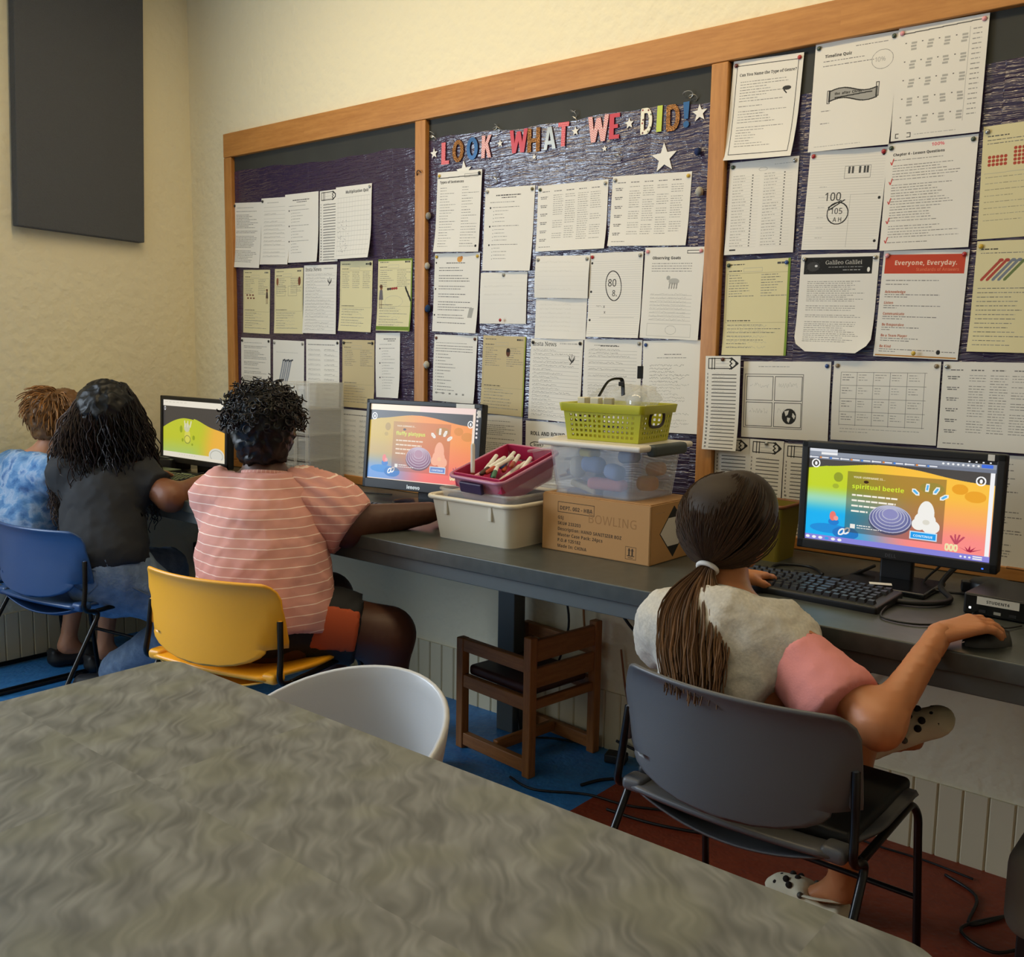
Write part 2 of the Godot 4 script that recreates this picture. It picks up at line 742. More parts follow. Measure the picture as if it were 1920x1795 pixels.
func grain_tex(a: Color, b: Color, sd: int) -> ImageTexture:
	var p := Pad.new(512, 128, a)
	var n := FastNoiseLite.new()
	n.seed = sd
	n.frequency = 1.0
	for y in 128:
		for x in 512:
			var g := n.get_noise_2d(x * 0.006, y * 0.16) * 0.6 + n.get_noise_2d(x * 0.03, y * 0.9 + 90) * 0.4
			p.im.set_pixel(x, y, a.lerp(b, clampf(g + 0.55, 0, 1)))
	return tex(p.im)

# creases of stretched plastic film, running sideways
func streak_normal() -> ImageTexture:
	var s := 512
	var hgt := Image.create(s, s, false, Image.FORMAT_RGBA8)
	var n := FastNoiseLite.new()
	n.seed = 21
	n.frequency = 1.0
	for y in s:
		for x in s:
			var k := n.get_noise_2d(x * 0.004, y * 0.10 + n.get_noise_2d(x * 0.006, y * 0.004) * 1.0)
			k = 0.5 + 0.5 * k + 0.10 * n.get_noise_2d(x * 0.012, y * 0.35 + 400)
			hgt.set_pixel(x, y, Color(k, k, k))
	hgt.bump_map_to_normal_map(7.0)
	return tex(hgt)

# grey laminate printed with trowel-like sweeps
func marble_tex() -> ImageTexture:
	var s := 1024
	var im := Image.create(s, s, false, Image.FORMAT_RGB8)
	var n := FastNoiseLite.new()
	n.seed = 5
	n.frequency = 1.0
	n.fractal_octaves = 2
	var m := FastNoiseLite.new()
	m.seed = 8
	m.frequency = 1.0
	m.fractal_octaves = 1
	for y in s:
		for x in s:
			var a := 0.75
			var wx := x + 14.0 * m.get_noise_2d(x * 0.012 + 30, y * 0.012)
			var wy := y + 14.0 * m.get_noise_2d(x * 0.012, y * 0.012 + 70)
			var u := wx * cos(a) + wy * sin(a)
			var v := -wx * sin(a) + wy * cos(a)
			var g := n.get_noise_2d(u * 0.010, v * 0.040) * 0.65 + m.get_noise_2d(x * 0.009, y * 0.009 + 9) * 0.4
			g = clampf(0.5 + g * 0.75, 0, 1)
			var c := Color("585954").lerp(Color("8b8b83"), g)
			c = c.lerp(Color("77775f"), clampf(m.get_noise_2d(x * 0.006 + 60, y * 0.006) * 0.7, 0, 0.4))
			im.set_pixel(x, y, c)
	return tex(im)
# ------------------------------------------------------------------ the room
func build_room():
	var b := MB.new()
	b.box(Vector3(2.25, 1.52, -0.1), Vector3(6.9, 3.24, 0.2))
	var wall := struct("wall_back", b.done(), M.wall, "cream painted wall behind the long bulletin board and counter", "wall")
	# left wall round the window opening: z 1.87 to 3.57, y 0.93 to 2.4
	b = MB.new()
	b.box(Vector3(WALL_X - 0.1, 1.52, 0.935), Vector3(0.2, 3.24, 1.87))
	b.box(Vector3(WALL_X - 0.1, 1.52, 4.485), Vector3(0.2, 3.24, 1.83))
	b.box(Vector3(WALL_X - 0.1, 0.415, 2.72), Vector3(0.2, 1.03, 1.7))
	b.box(Vector3(WALL_X - 0.1, 2.77, 2.72), Vector3(0.2, 0.74, 1.7))
	var left := struct("wall_left", b.done(), M.wall, "cream side wall at the left with a grey panel hung on it", "wall")
	struct("wall_right", box_mesh(Vector3(5.7, 1.52, 2.6), Vector3(0.2, 3.24, 5.6)), M.wall, "cream side wall right of the camera", "wall")
	struct("wall_front", box_mesh(Vector3(2.25, 1.52, 5.4), Vector3(6.9, 3.24, 0.2)), M.wall, "cream wall behind the camera", "wall")
	struct("ceiling", box_mesh(Vector3(2.25, 3.1, 2.6), Vector3(7.1, 0.2, 5.8)), M.ceiling, "flat off-white ceiling of the room", "ceiling")
	b = MB.new()
	b.box(Vector3(0.375, -0.05, 2.6), Vector3(2.69, 0.1, 5.6))
	var fl := struct("floor", b.done(), M.floor_blue, "blue sheet floor changing to brick red beyond a straight seam", "floor")
	part("red_floor_area", box_mesh(Vector3(3.71, -0.05, 2.6), Vector3(3.98, 0.1, 5.6)), M.floor_red, fl, "brick red half of the floor")
	# window in the left wall, out of the photograph: frame and pane
	b = MB.new()
	for s in [-1, 1]:
		b.rbox(Vector3(WALL_X - 0.06, 1.665, 2.72 + s * 0.825), Vector3(0.08, 1.47, 0.05), 0.006)
		b.rbox(Vector3(WALL_X - 0.06, 1.665 + s * 0.71, 2.72), Vector3(0.08, 0.05, 1.6), 0.006)
	b.rbox(Vector3(WALL_X - 0.06, 1.665, 2.72), Vector3(0.06, 1.37, 0.04), 0.006)
	var win := struct("window_1", b.done(true), M.white, "white framed window letting daylight in from the left", "window")
	part("pane", box_mesh(Vector3(WALL_X - 0.06, 1.665, 2.31), Vector3(0.006, 1.37, 0.78)), M.glass, win)
	part("pane", box_mesh(Vector3(WALL_X - 0.06, 1.665, 3.13), Vector3(0.006, 1.37, 0.78)), M.glass, win)
	# low beaded boards along the foot of both walls
	var pk := plank_mesh(0.0605, 0.2, 0.007)
	for i in 62:
		part("bead_board", pk, M.bead, wall, "", Transform3D(Basis(), Vector3(-0.83 + i * 0.063, 0.0, 0.0)))
	var pl := plank_mesh(0.056, 0.2, 0.007)
	for i in 30:
		part("bead_board", pl, M.bead, left, "", Transform3D(Basis(Vector3.UP, PI / 2), Vector3(WALL_X, 0.0, 0.028 + i * 0.0585)))
	# grey acoustic panel
	var ap := put("acoustic_panel", box_mesh(Vector3.ZERO, Vector3(0.045, 1.3, 0.555), 0.004), M.felt)
	ap.position = Vector3(WALL_X + 0.03, 2.435, 0.532)
	ap.rotation.x = deg_to_rad(-1.6)
	ap.rotation.y = deg_to_rad(1.0)
	tag(ap, "tall dark grey fabric acoustic panel hung high on the left wall", "panel")
	# rubber strip along the floor beside the left chairs
	var strip := put("floor_strip", box_mesh(Vector3.ZERO, Vector3(0.028, 0.012, 1.1), 0.004), M.cable)
	strip.position = Vector3(-0.455, 0.007, 1.36)
	tag(strip, "black rubber strip on the blue floor along the table edge", "strip")

# a board with chamfered front edges, standing, back at z = 0
func plank_mesh(w: float, h: float, d: float) -> ArrayMesh:
	var b := MB.new()
	var c := 0.0035
	var o := PackedVector2Array([Vector2(-w / 2, 0), Vector2(w / 2, 0), Vector2(w / 2, d - c), Vector2(w / 2 - c, d), Vector2(-w / 2 + c, d), Vector2(-w / 2, d - c)])
	b.prism(o, h, Vector3.ZERO, Basis(Vector3(1, 0, 0), Vector3(0, 0, 1), Vector3(0, 1, 0)))
	return b.done()

func build_ceiling_lamp():
	var at := Vector3(1.45, 2.985, 0.85)
	var t := thing("ceiling_light", "long white ceiling light fitting above the bulletin board", "ceiling light", at)
	part("housing", box_mesh(Vector3.ZERO, Vector3(3.04, 0.03, 0.3), 0.006), M.white, t)
	var g := mat(Color("fff2d0"), 0.6)
	g.emission_enabled = true
	g.emission = Color(1.0, 0.86, 0.62)
	g.emission_energy_multiplier = 1.2
	part("diffuser", box_mesh(Vector3(0, -0.02, 0), Vector3(2.98, 0.02, 0.25), 0.006), g, t)
	area_light("ceiling_light_glow", at + Vector3(0, -0.045, 0), Vector3(0, -1, 0), Vector2(2.98, 0.25), Color(1.0, 0.90, 0.70), 2.3)
# ------------------------------------------------------------------ the bulletin board
func rail(c: Vector3, s: Vector3, along_x: bool) -> ArrayMesh:
	var b := MB.new()
	b.rbox(c, s, 0.003, Basis(), 1)
	for i in b.v.size():
		b.uv[i] = Vector2(b.v[i].x * 0.9, b.v[i].y * 2.2 + b.v[i].z) if along_x else Vector2(b.v[i].y * 0.9, b.v[i].x * 2.2 + b.v[i].z)
	return b.done(true)

func build_board():
	var t := thing("bulletin_board", "long oak framed board over dark slate in three bays above the counter", "bulletin board", Vector3(0, 0, 0))
	var x := [-0.566, 0.637, 1.846, 3.055]
	for i in 3:
		part("slate_panel", box_mesh(Vector3((x[i] + x[i + 1]) / 2 + 0.027, 1.48, 0.0015), Vector3(1.16, 1.37, 0.003)), M.slate, t)
	part("top_rail", rail(Vector3(1.272, 2.206, 0.012), Vector3(3.676, 0.102, 0.024), true), M.oak, t)
	part("bottom_rail", rail(Vector3(1.272, 0.795, 0.011), Vector3(3.676, 0.034, 0.022), true), M.oak, t)
	for i in 4:
		part("stile", rail(Vector3(x[i] + 0.027, 1.483, 0.0115), Vector3(0.054, 1.342, 0.023), false), M.oak, t)
	# purple plastic film over the slate
	var tops := [[2.092, 2.066], [2.088, 2.056], [2.040, 2.026]]
	var names := ["left", "middle", "right"]
	for i in 3:
		var a: float = x[i] + 0.052
		var c: float = x[i + 1] + 0.004
		var rows := []
		var n := 24
		for j in 13:
			var row := PackedVector3Array()
			for k in n + 1:
				var u := float(k) / n
				var px := lerpf(a, c, u)
				var top := lerpf(tops[i][0], tops[i][1], u) + 0.005 * sin(u * 9.0 + i) + 0.003 * sin(u * 31.0)
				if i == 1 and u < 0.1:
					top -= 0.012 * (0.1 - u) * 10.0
				var py := lerpf(top, 0.813, j / 12.0)
				row.append(Vector3(px, py, 0.0042 + 0.0016 * noise.get_noise_2d(px * 3.0, py * 26.0)))
			rows.append(row)
		var b := MB.new()
		b.skin(rows, false, false, 2.4, 2.6)
		for k in b.v.size():
			b.uv[k] = Vector2(b.v[k].x * 2.0 + i * 0.37, -b.v[k].y * 2.0)
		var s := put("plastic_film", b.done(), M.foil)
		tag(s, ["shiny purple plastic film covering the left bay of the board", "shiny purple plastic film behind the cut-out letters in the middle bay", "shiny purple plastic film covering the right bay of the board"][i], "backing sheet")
	# cut-out letters
	letter_mats()
	letter("L", 0.778, 2.027, 0.038, 0.077, "pinkdots", "pink dotted cut-out letter L starting the word LOOK")
	letter("O", 0.840, 2.028, 0.054, 0.077, "bronze", "bronze foil cut-out letter O, first O of LOOK")
	letter("O", 0.908, 2.029, 0.053, 0.077, "blue", "shiny blue cut-out letter O, second O of LOOK")
	letter("K", 0.975, 2.028, 0.045, 0.076, "zig", "pink chevron cut-out letter K ending the word LOOK")
	letter("W", 1.118, 2.029, 0.078, 0.076, "red", "coral red glossy cut-out letter W starting the word WHAT")
	letter("H", 1.184, 2.025, 0.053, 0.077, "bronze", "bronze foil cut-out letter H of the word WHAT")
	letter("A", 1.251, 2.023, 0.050, 0.072, "silver", "silver cut-out letter A of the word WHAT")
	letter("T", 1.307, 2.028, 0.043, 0.076, "pinkdots", "pink dotted cut-out letter T ending the word WHAT")
	letter("W", 1.445, 2.028, 0.080, 0.080, "zig", "pink chevron cut-out letter W starting the word WE")
	letter("E", 1.506, 2.028, 0.038, 0.077, "red", "coral red cut-out letter E ending the word WE")
	letter("D", 1.623, 2.028, 0.041, 0.078, "floral", "white flower-spotted cut-out letter D starting the word DID")
	letter("I", 1.669, 2.029, 0.018, 0.076, "lime", "lime green cut-out letter I in the word DID")
	letter("D", 1.716, 2.026, 0.046, 0.077, "bronze", "bronze foil cut-out letter D ending the word DID")
	letter("!", 1.761, 2.028, 0.023, 0.074, "blue", "shiny blue cut-out exclamation mark after the word DID")
	# stars
	for s in [[0.721, 2.033, 0.019, "white star left of the pink letter L"], [1.036, 2.031, 0.0135, "white star between the words LOOK and WHAT"], [1.187, 1.970, 0.0105, "tiny white star below the bronze letter H"], [1.355, 2.032, 0.0155, "white star between the words WHAT and WE"], [1.471, 1.964, 0.0105, "tiny white star below the chevron W of WE"], [1.561, 2.029, 0.0175, "white star between the words WE and DID"], [1.805, 2.027, 0.026, "white star right of the blue exclamation mark"], [1.690, 1.912, 0.046, "largest white star, alone below the word DID"], [0.869, 1.955, 0.038, "big white star tucked behind the top of a worksheet"]]:
		var o := PackedVector2Array()
		for k in 10:
			var r: float = s[2] * (1.0 if k % 2 == 0 else 0.42)
			o.append(Vector2(r * sin(TAU * k / 10), r * cos(TAU * k / 10)))
		var b := MB.new()
		b.prism(o, 0.0016)
		var st := put("paper_star", b.done(), M.white, null, Transform3D(Basis(Vector3(0, 0, 1), 0.05), Vector3(s[0], s[1], 0.0065)))
		tag(st, s[3], "star", "white paper stars on the middle bay")
	# curled silver ribbon bits
	var k2 := 0
	for s in [[0.718, 2.089, "silver curl of ribbon at the top left of the middle bay"], [1.024, 2.079, "silver curl of ribbon above the star after LOOK"], [1.350, 2.082, "silver curl of ribbon above the star after WHAT"], [1.518, 1.943, "silver curl of ribbon below the word WE"], [1.776, 2.080, "long silver curl of ribbon above the exclamation mark"], [1.018, 1.917, "silver curl of ribbon between the first two worksheets"]]:
		var pts := []
		var r2 := RandomNumberGenerator.new()
		r2.seed = 40 + k2
		for i in 34:
			var u := i / 33.0
			pts.append(Vector3(0.012 * sin(u * 13.0 + k2) * (1.0 - 0.3 * u) + 0.024 * (u - 0.5), 0.034 * (0.5 - u) + 0.005 * cos(u * 13.0 + k2), 0.011 + 0.006 * cos(u * 13.0 + k2)))
		var c := put("ribbon_curl", tube_mesh(pts, 0.0019, 5, true, 0.35), M.silver, null, Transform3D(Basis(Vector3(0, 0, 1), 0.4 * sin(k2 * 2.1)), Vector3(s[0], s[1], 0.0)))
		tag(c, s[2], "ribbon", "curled silver ribbons on the middle bay")
		k2 += 1
	# pom-poms
	for s in [[0.701, 1.813, "8e8a82", 0.011, "grey-white pom-pom, top one beside the first divider"], [0.697, 1.633, "b4b0a4", 0.0105, "grey-white pom-pom, middle one beside the first divider"], [0.695, 1.269, "b8b4a8", 0.012, "grey-white pom-pom, lowest one beside the first divider"], [1.819, 1.801, "a8a498", 0.012, "grey-white pom-pom beside the second divider, right of the rubric"], [0.700, 1.477, "16365e", 0.012, "dark blue pom-pom beside the orange leaf worksheet"], [1.808, 1.916, "1a2c58", 0.010, "dark blue pom-pom right of the largest star"]]:
		var b := MB.new()
		b.ball(Vector3(0, 0, 0.012), Vector3(s[3], s[3] * 1.15, s[3] * 0.9), 8)
		for q in b.v.size():
			var d := (b.v[q] - Vector3(0, 0, 0.012)).normalized()
			b.v[q] += d * 0.0028 * noise.get_noise_3d(d.x * 9 + s[1] * 40, d.y * 9, d.z * 9)
		var m := mat(Color(s[2]), 0.95)
		var p := put("pompom", b.done(true), m, null, Transform3D(Basis(), Vector3(s[0], s[1], 0.003)))
		tag(p, s[4], "pom-pom", "pom-poms stuck beside the dividers")
	var hook := put("twist_tie", tube_mesh(curve([Vector3(-0.014, -0.006, 0.002), Vector3(-0.008, 0.006, 0.008), Vector3(0.004, 0.008, 0.01), Vector3(0.012, 0.0, 0.006)], 4), 0.0022, 6), mat(Color("4a2a18"), 0.6), null, Transform3D(Basis(), Vector3(0.664, 1.967, 0.022)))
	tag(hook, "brown bent twist tie on the first divider", "twist tie")

func letter_mats():
	var p := Pad.new(64, 64, Color("d9545c"))
	for i in 8:
		for j in 8:
			p.rect(i * 8 + (j % 2) * 4, j * 8, 4, 3, Color("f0a9a4"))
	M.l_pinkdots = print_mat(p, 0.45, 18.0)
	p = Pad.new(64, 64, Color("efc9c2"))
	for y in 64:
		for x in 64:
			var z := absi((x % 16) - 8)
			if (y + z) % 10 < 4:
				p.im.set_pixel(x, y, Color("cf6f6e"))
	M.l_zig = print_mat(p, 0.5, 22.0)
	M.l_bronze = mat(Color("b5804f"), 0.24, 0.75)
	bumpy(M.l_bronze, noise_tex(0.06, [], 128, true, 10.0, 3), 1.0)
	tri_map(M.l_bronze, Vector3(20, 20, 20))
	M.l_silver = mat(Color("b9b7ae"), 0.28, 0.7)
	M.l_blue = mat(Color("3f6c9c"), 0.22, 0.35)
	M.l_red = mat(Color("cf4a55"), 0.25)
	p = Pad.new(64, 64, Color("efe9d3"))
	for q in [[10, 12, "7a3a2e"], [40, 8, "9a4a3c"], [26, 34, "63705a"], [54, 40, "7a3a2e"], [12, 52, "8a8a70"], [44, 56, "5a2a24"]]:
		p.disc(q[0], q[1], 5, 5, Color(q[2]))
	M.l_floral = print_mat(p, 0.5, 26.0)
	p = Pad.new(64, 64, Color("c3d24a"))
	for i in 8:
		p.disc(32 + 14 * sin(i * 2.0), 4 + i * 8, 3, 2, Color("d98a4a"))
	M.l_lime = print_mat(p, 0.5, 20.0)

func print_mat(p: Pad, rough: float, scale: float) -> StandardMaterial3D:
	var m := mat(Color.WHITE, rough)
	m.albedo_texture = tex(p.im)
	tri_map(m, Vector3(scale, scale, scale))
	return m

# tall cut-out capitals, drawn as outlines in a 1 x 1 box
func letter(ch: String, x: float, y: float, w: float, h: float, m: String, label: String):
	var outs := []
	var holes := []
	var s := 0.30
	match ch:
		"L":
			outs = [[[0, 0], [1, 0], [1, 0.17], [0.5, 0.17], [0.5, 1], [0, 1]]]
		"I":
			outs = [[[0, 0], [1, 0], [1, 1], [0, 1]]]
		"T":
			outs = [[[0.32, 0], [0.68, 0], [0.68, 0.82], [1, 0.82], [1, 1], [0, 1], [0, 0.82], [0.32, 0.82]]]
		"E":
			outs = [[[0, 0], [1, 0], [1, 0.16], [0.45, 0.16], [0.45, 0.42], [0.85, 0.42], [0.85, 0.57], [0.45, 0.57], [0.45, 0.84], [1, 0.84], [1, 1], [0, 1]]]
		"H":
			outs = [[[0, 0], [s, 0], [s, 0.40], [1 - s, 0.40], [1 - s, 0], [1, 0], [1, 1], [1 - s, 1], [1 - s, 0.57], [s, 0.57], [s, 1], [0, 1]]]
		"K":
			outs = [[[0, 0], [0.34, 0], [0.34, 0.32], [0.43, 0.44], [0.66, 0], [1, 0], [0.64, 0.62], [0.97, 1], [0.63, 1], [0.34, 0.62], [0.34, 1], [0, 1]]]
		"W":
			outs = [[[0.17, 0], [0.37, 0], [0.5, 0.52], [0.63, 0], [0.83, 0], [1, 1], [0.80, 1], [0.72, 0.42], [0.60, 0.92], [0.40, 0.92], [0.28, 0.42], [0.20, 1], [0, 1]]]
		"A":
			outs = [[[0, 0], [0.27, 0], [0.33, 0.22], [0.67, 0.22], [0.73, 0], [1, 0], [0.66, 1], [0.34, 1]]]
			holes = [[[0.39, 0.38], [0.61, 0.38], [0.5, 0.76]]]
		"!":
			outs = [[[0.22, 0.34], [0.78, 0.34], [0.95, 1], [0.05, 1]], []]
			for k in 14:
				outs[1].append([0.5 + 0.42 * cos(TAU * k / 14), 0.13 + 0.13 * sin(TAU * k / 14)])
		"O", "D":
			var o := []
			var i := []
			for k in 28:
				var a := TAU * k / 28
				var cx := cos(a)
				var cy := sin(a)
				if ch == "D" and cx < 0:
					cx = -absf(cx) ** 0.12
					cy = signf(cy) * absf(cy) ** 0.3
				o.append([0.5 + 0.5 * cx, 0.5 + 0.5 * cy])
				i.append([0.5 + 0.21 * cx, 0.5 + 0.31 * cy])
			outs = [o]
			holes = [i]
	var b := MB.new()
	for o in outs:
		var poly := PackedVector2Array()
		for q in o:
			poly.append(Vector2((q[0] - 0.5) * w, (q[1] - 0.5) * h))
		if holes.size():
			ring_prism(b, poly, holes[0], w, h)
		else:
			b.prism(poly, 0.0022)
	var tilt: float = 0.03 * sin(x * 37.0)
	var n := put("letter_cutout", b.done(), M["l_" + m], null, Transform3D(Basis(Vector3(0, 0, 1), tilt), Vector3(x, y, 0.0068)))
	tag(n, label, "letter", "cut-out letters of the board title")

func ring_prism(b: MB, outer: PackedVector2Array, hole: Array, w: float, h: float):
	# bridge the hole to the outline
	var inner := PackedVector2Array()
	for q in hole:
		inner.append(Vector2((q[0] - 0.5) * w, (q[1] - 0.5) * h))
	if inner.size() == outer.size():
		var n := outer.size()
		for z in [0.0022, 0.0]:
			for k in n:
				var l := (k + 1) % n
				b.quad(v3(outer[k], z), v3(outer[l], z), v3(inner[l], z), v3(inner[k], z))
		for k in n:
			var l := (k + 1) % n
			b.quad(v3(outer[k], 0), v3(outer[l], 0), v3(outer[l], 0.0022), v3(outer[k], 0.0022))
			b.quad(v3(inner[l], 0), v3(inner[k], 0), v3(inner[k], 0.0022), v3(inner[l], 0.0022))
	else:
		# letter A: three strokes round the hole
		var legs := [[0, 1, 2, 3, 4, 5, 6, 7]]
		var ring := PackedVector2Array(outer)
		ring.append(outer[0])
		var d := Geometry2D.clip_polygons(outer, inner)
		var cut := PackedVector2Array()
		# slit the outline down to the hole's tip
		var tip := 0
		for k in inner.size():
			if inner[k].y > inner[tip].y:
				tip = k
		var e := Vector2(inner[tip].x, outer[6].y)
		cut = PackedVector2Array([outer[0], outer[1], outer[2], outer[3], outer[4], outer[5], outer[6], e + Vector2(0.00005, 0)])
		var m := inner.size()
		if Geometry2D.is_polygon_clockwise(inner) == Geometry2D.is_polygon_clockwise(outer):
			for k in m + 1:
				cut.append(inner[(tip - k + m * 2) % m] + Vector2(0.00005 if k == 0 else (-0.00005 if k == m else 0.0), 0))
		else:
			for k in m + 1:
				cut.append(inner[(tip + k) % m] + Vector2(0.00005 if k == 0 else (-0.00005 if k == m else 0.0), 0))
		cut.append(e - Vector2(0.00005, 0))
		cut.append(outer[7])
		b.prism(cut, 0.0022)

func v3(p: Vector2, z: float) -> Vector3:
	return Vector3(p.x, p.y, z)

# ------------------------------------------------------------------ sheets of paper on the board
var atlas := []
var atlas_n := 0
var sheet_mats := []
var sheet_rows := []

func sheet(x: float, y: float, w: float, h: float, deg: float, z: float, kind: String, col: String, label: String, pins: String):
	sheet_rows.append([x, y, w, h, deg, z, kind, col, label, pins])

const PIN := {"k": ["black", "1c1c1c"], "s": ["silver", "9a9a94"], "y": ["yellow", "c9a83a"], "o": ["olive", "5f5a34"], "n": ["dark green", "3a4a3a"], "r": ["red", "a8252a"], "p": ["pink", "e09aa0"], "b": ["brown", "5a3224"], "d": ["dark red", "5a1c1c"], "u": ["blue", "2c4a86"], "t": ["tan", "8a7a62"]}
const SPOT := {"0": "upper left corner", "1": "upper right corner", "t": "top centre", "b": "bottom centre"}

func build_sheets():
	list_sheets()
	for i in 2:
		atlas.append(Image.create(2048, 2048, false, Image.FORMAT_RGBA8))
		atlas[i].fill(Color("e9e6de"))
	var made := []
	var n := 0
	for s in sheet_rows:
		var at := int(n / 36)
		var cell := Vector2(n % 6, (n % 36) / 6) * 340
		var land: bool = s[2] > s[3]
		var ph := int(332 if not land else 332 * s[3] / s[2])
		var pw := int(ph * s[2] / s[3]) if not land else 332
		var p := Pad.new(pw, ph, {"w": Color("e6e2d8"), "c": Color("ddd3a6"), "t": Color("c6b58b"), "g": Color("dcd3a6")}[s[7]])
		draw_sheet(p, s[6], n)
		atlas[at].blit_rect(p.im, Rect2i(0, 0, pw, ph), Vector2i(cell) + Vector2i(3, 3))
		# a little over the rim so that the edge does not bleed
		made.append([at, (cell + Vector2(4, 4)) / 2048.0, (cell + Vector2(pw + 2, ph + 2)) / 2048.0])
		n += 1
	for i in 2:
		var m := mat(Color.WHITE, 0.85)
		m.albedo_texture = tex(atlas[i])
		m.texture_repeat = false
		sheet_mats.append(m)
	var r := RandomNumberGenerator.new()
	r.seed = 99
	n = 0
	for s in sheet_rows:
		var w: float = s[2]
		var h: float = s[3]
		var rows := []
		var curl_l := r.randf_range(0.0, 0.010)
		var curl_r := r.randf_range(0.001, 0.014)
		var bow := r.randf_range(-0.003, 0.004)
		var side := r.randf_range(-0.002, 0.003)
		if s[6] == "galileo" or s[6] == "grid" or s[6] == "name":
			curl_r = 0.022
			curl_l = 0.012
		if h < 0.2:
			curl_l *= 0.5
			curl_r *= 0.5
		for j in 8:
			var row := PackedVector3Array()
			for k in 7:
				var u := k / 6.0
				var v := j / 7.0
				var low := pow(maxf(0.0, v - 0.45) / 0.55, 2.0)
				var px := (u - 0.5) * w
				var py := (0.5 - v) * h
				var pz := low * lerpf(curl_l, curl_r, u) + bow * sin(v * PI) + side * sin(u * PI) * v + 0.0012 * sin(u * 7 + n) * v
				if s[6] == "galileo" and j == 7 and (k == 0 or k == 6):
					py += 0.02
					px *= 0.93
				row.append(Vector3(px, py, maxf(pz, 0.0)))
			rows.append(row)
		var b := MB.new()
		b.skin(rows)
		var a: Vector2 = made[n][1]
		var c: Vector2 = made[n][2]
		for k in b.v.size():
			b.uv[k] = Vector2(lerpf(a.x, c.x, b.uv[k].x), lerpf(a.y, c.y, b.uv[k].y))
		var front := b.v.size()
		for row in rows:
			for k in row.size():
				row[k] -= Vector3(0, 0, 0.0004)
		b.skin(rows, false, true)
		for k in range(front, b.v.size()):
			b.uv[k] = Vector2(0.0006, 0.5)
		var o := put("worksheet", b.done(), sheet_mats[made[n][0]], null, Transform3D(Basis(Vector3(0, 0, 1), deg_to_rad(s[4])), Vector3(s[0], s[1], s[5])))
		tag(o, s[8], "paper", "worksheets pinned to the board")
		var pins: String = s[9].replace(" ", "")
		for k in range(0, pins.length(), 2):
			pin(s, pins[k], pins[k + 1])
		n += 1

var pin_mesh: ArrayMesh
func pin(s: Array, c: String, spot: String):
	if pin_mesh == null:
		var b := MB.new()
		b.lathe([Vector2(0.0001, 0.0), Vector2(0.0056, 0.0004), Vector2(0.006, 0.0015), Vector2(0.0052, 0.003), Vector2(0.003, 0.0042), Vector2(0.0001, 0.0047)], 12, Vector3.ZERO, Basis(Vector3(1, 0, 0), PI / 2))
		pin_mesh = b.done()
	var w: float = s[2] / 2
	var h: float = s[3] / 2
	var l: Vector2 = {"0": Vector2(-w + 0.010, h - 0.013), "1": Vector2(w - 0.011, h - 0.012), "t": Vector2(0.0, h - 0.010), "b": Vector2(0, -h + 0.012)}[spot]
	l = l.rotated(deg_to_rad(s[4]))
	var key := "pin_" + c
	if not M.has(key):
		M[key] = mat(Color(PIN[c][1]), 0.3, 0.6 if c == "s" else 0.0)
	var o := put("push_pin", pin_mesh, M[key], null, Transform3D(Basis(), Vector3(s[0] + l.x, s[1] + l.y, s[5] + (0.001 if spot != "b" else 0.012))))
	var words: PackedStringArray = s[8].split(" ")
	var short := " ".join(words.slice(0, 7))
	short = short.trim_suffix(",")
	for tail in [" a", " of", " the", " and", " with", " to", " its", " in", " its top"]:
		short = short.trim_suffix(tail)
	tag(o, "%s push pin, %s of the %s" % [PIN[c][0], SPOT[spot], short], "push pin", "push pins holding the worksheets")

const INK := Color("5b5a57")
const PALE := Color("a3a19b")
const BLACK := Color("22211f")

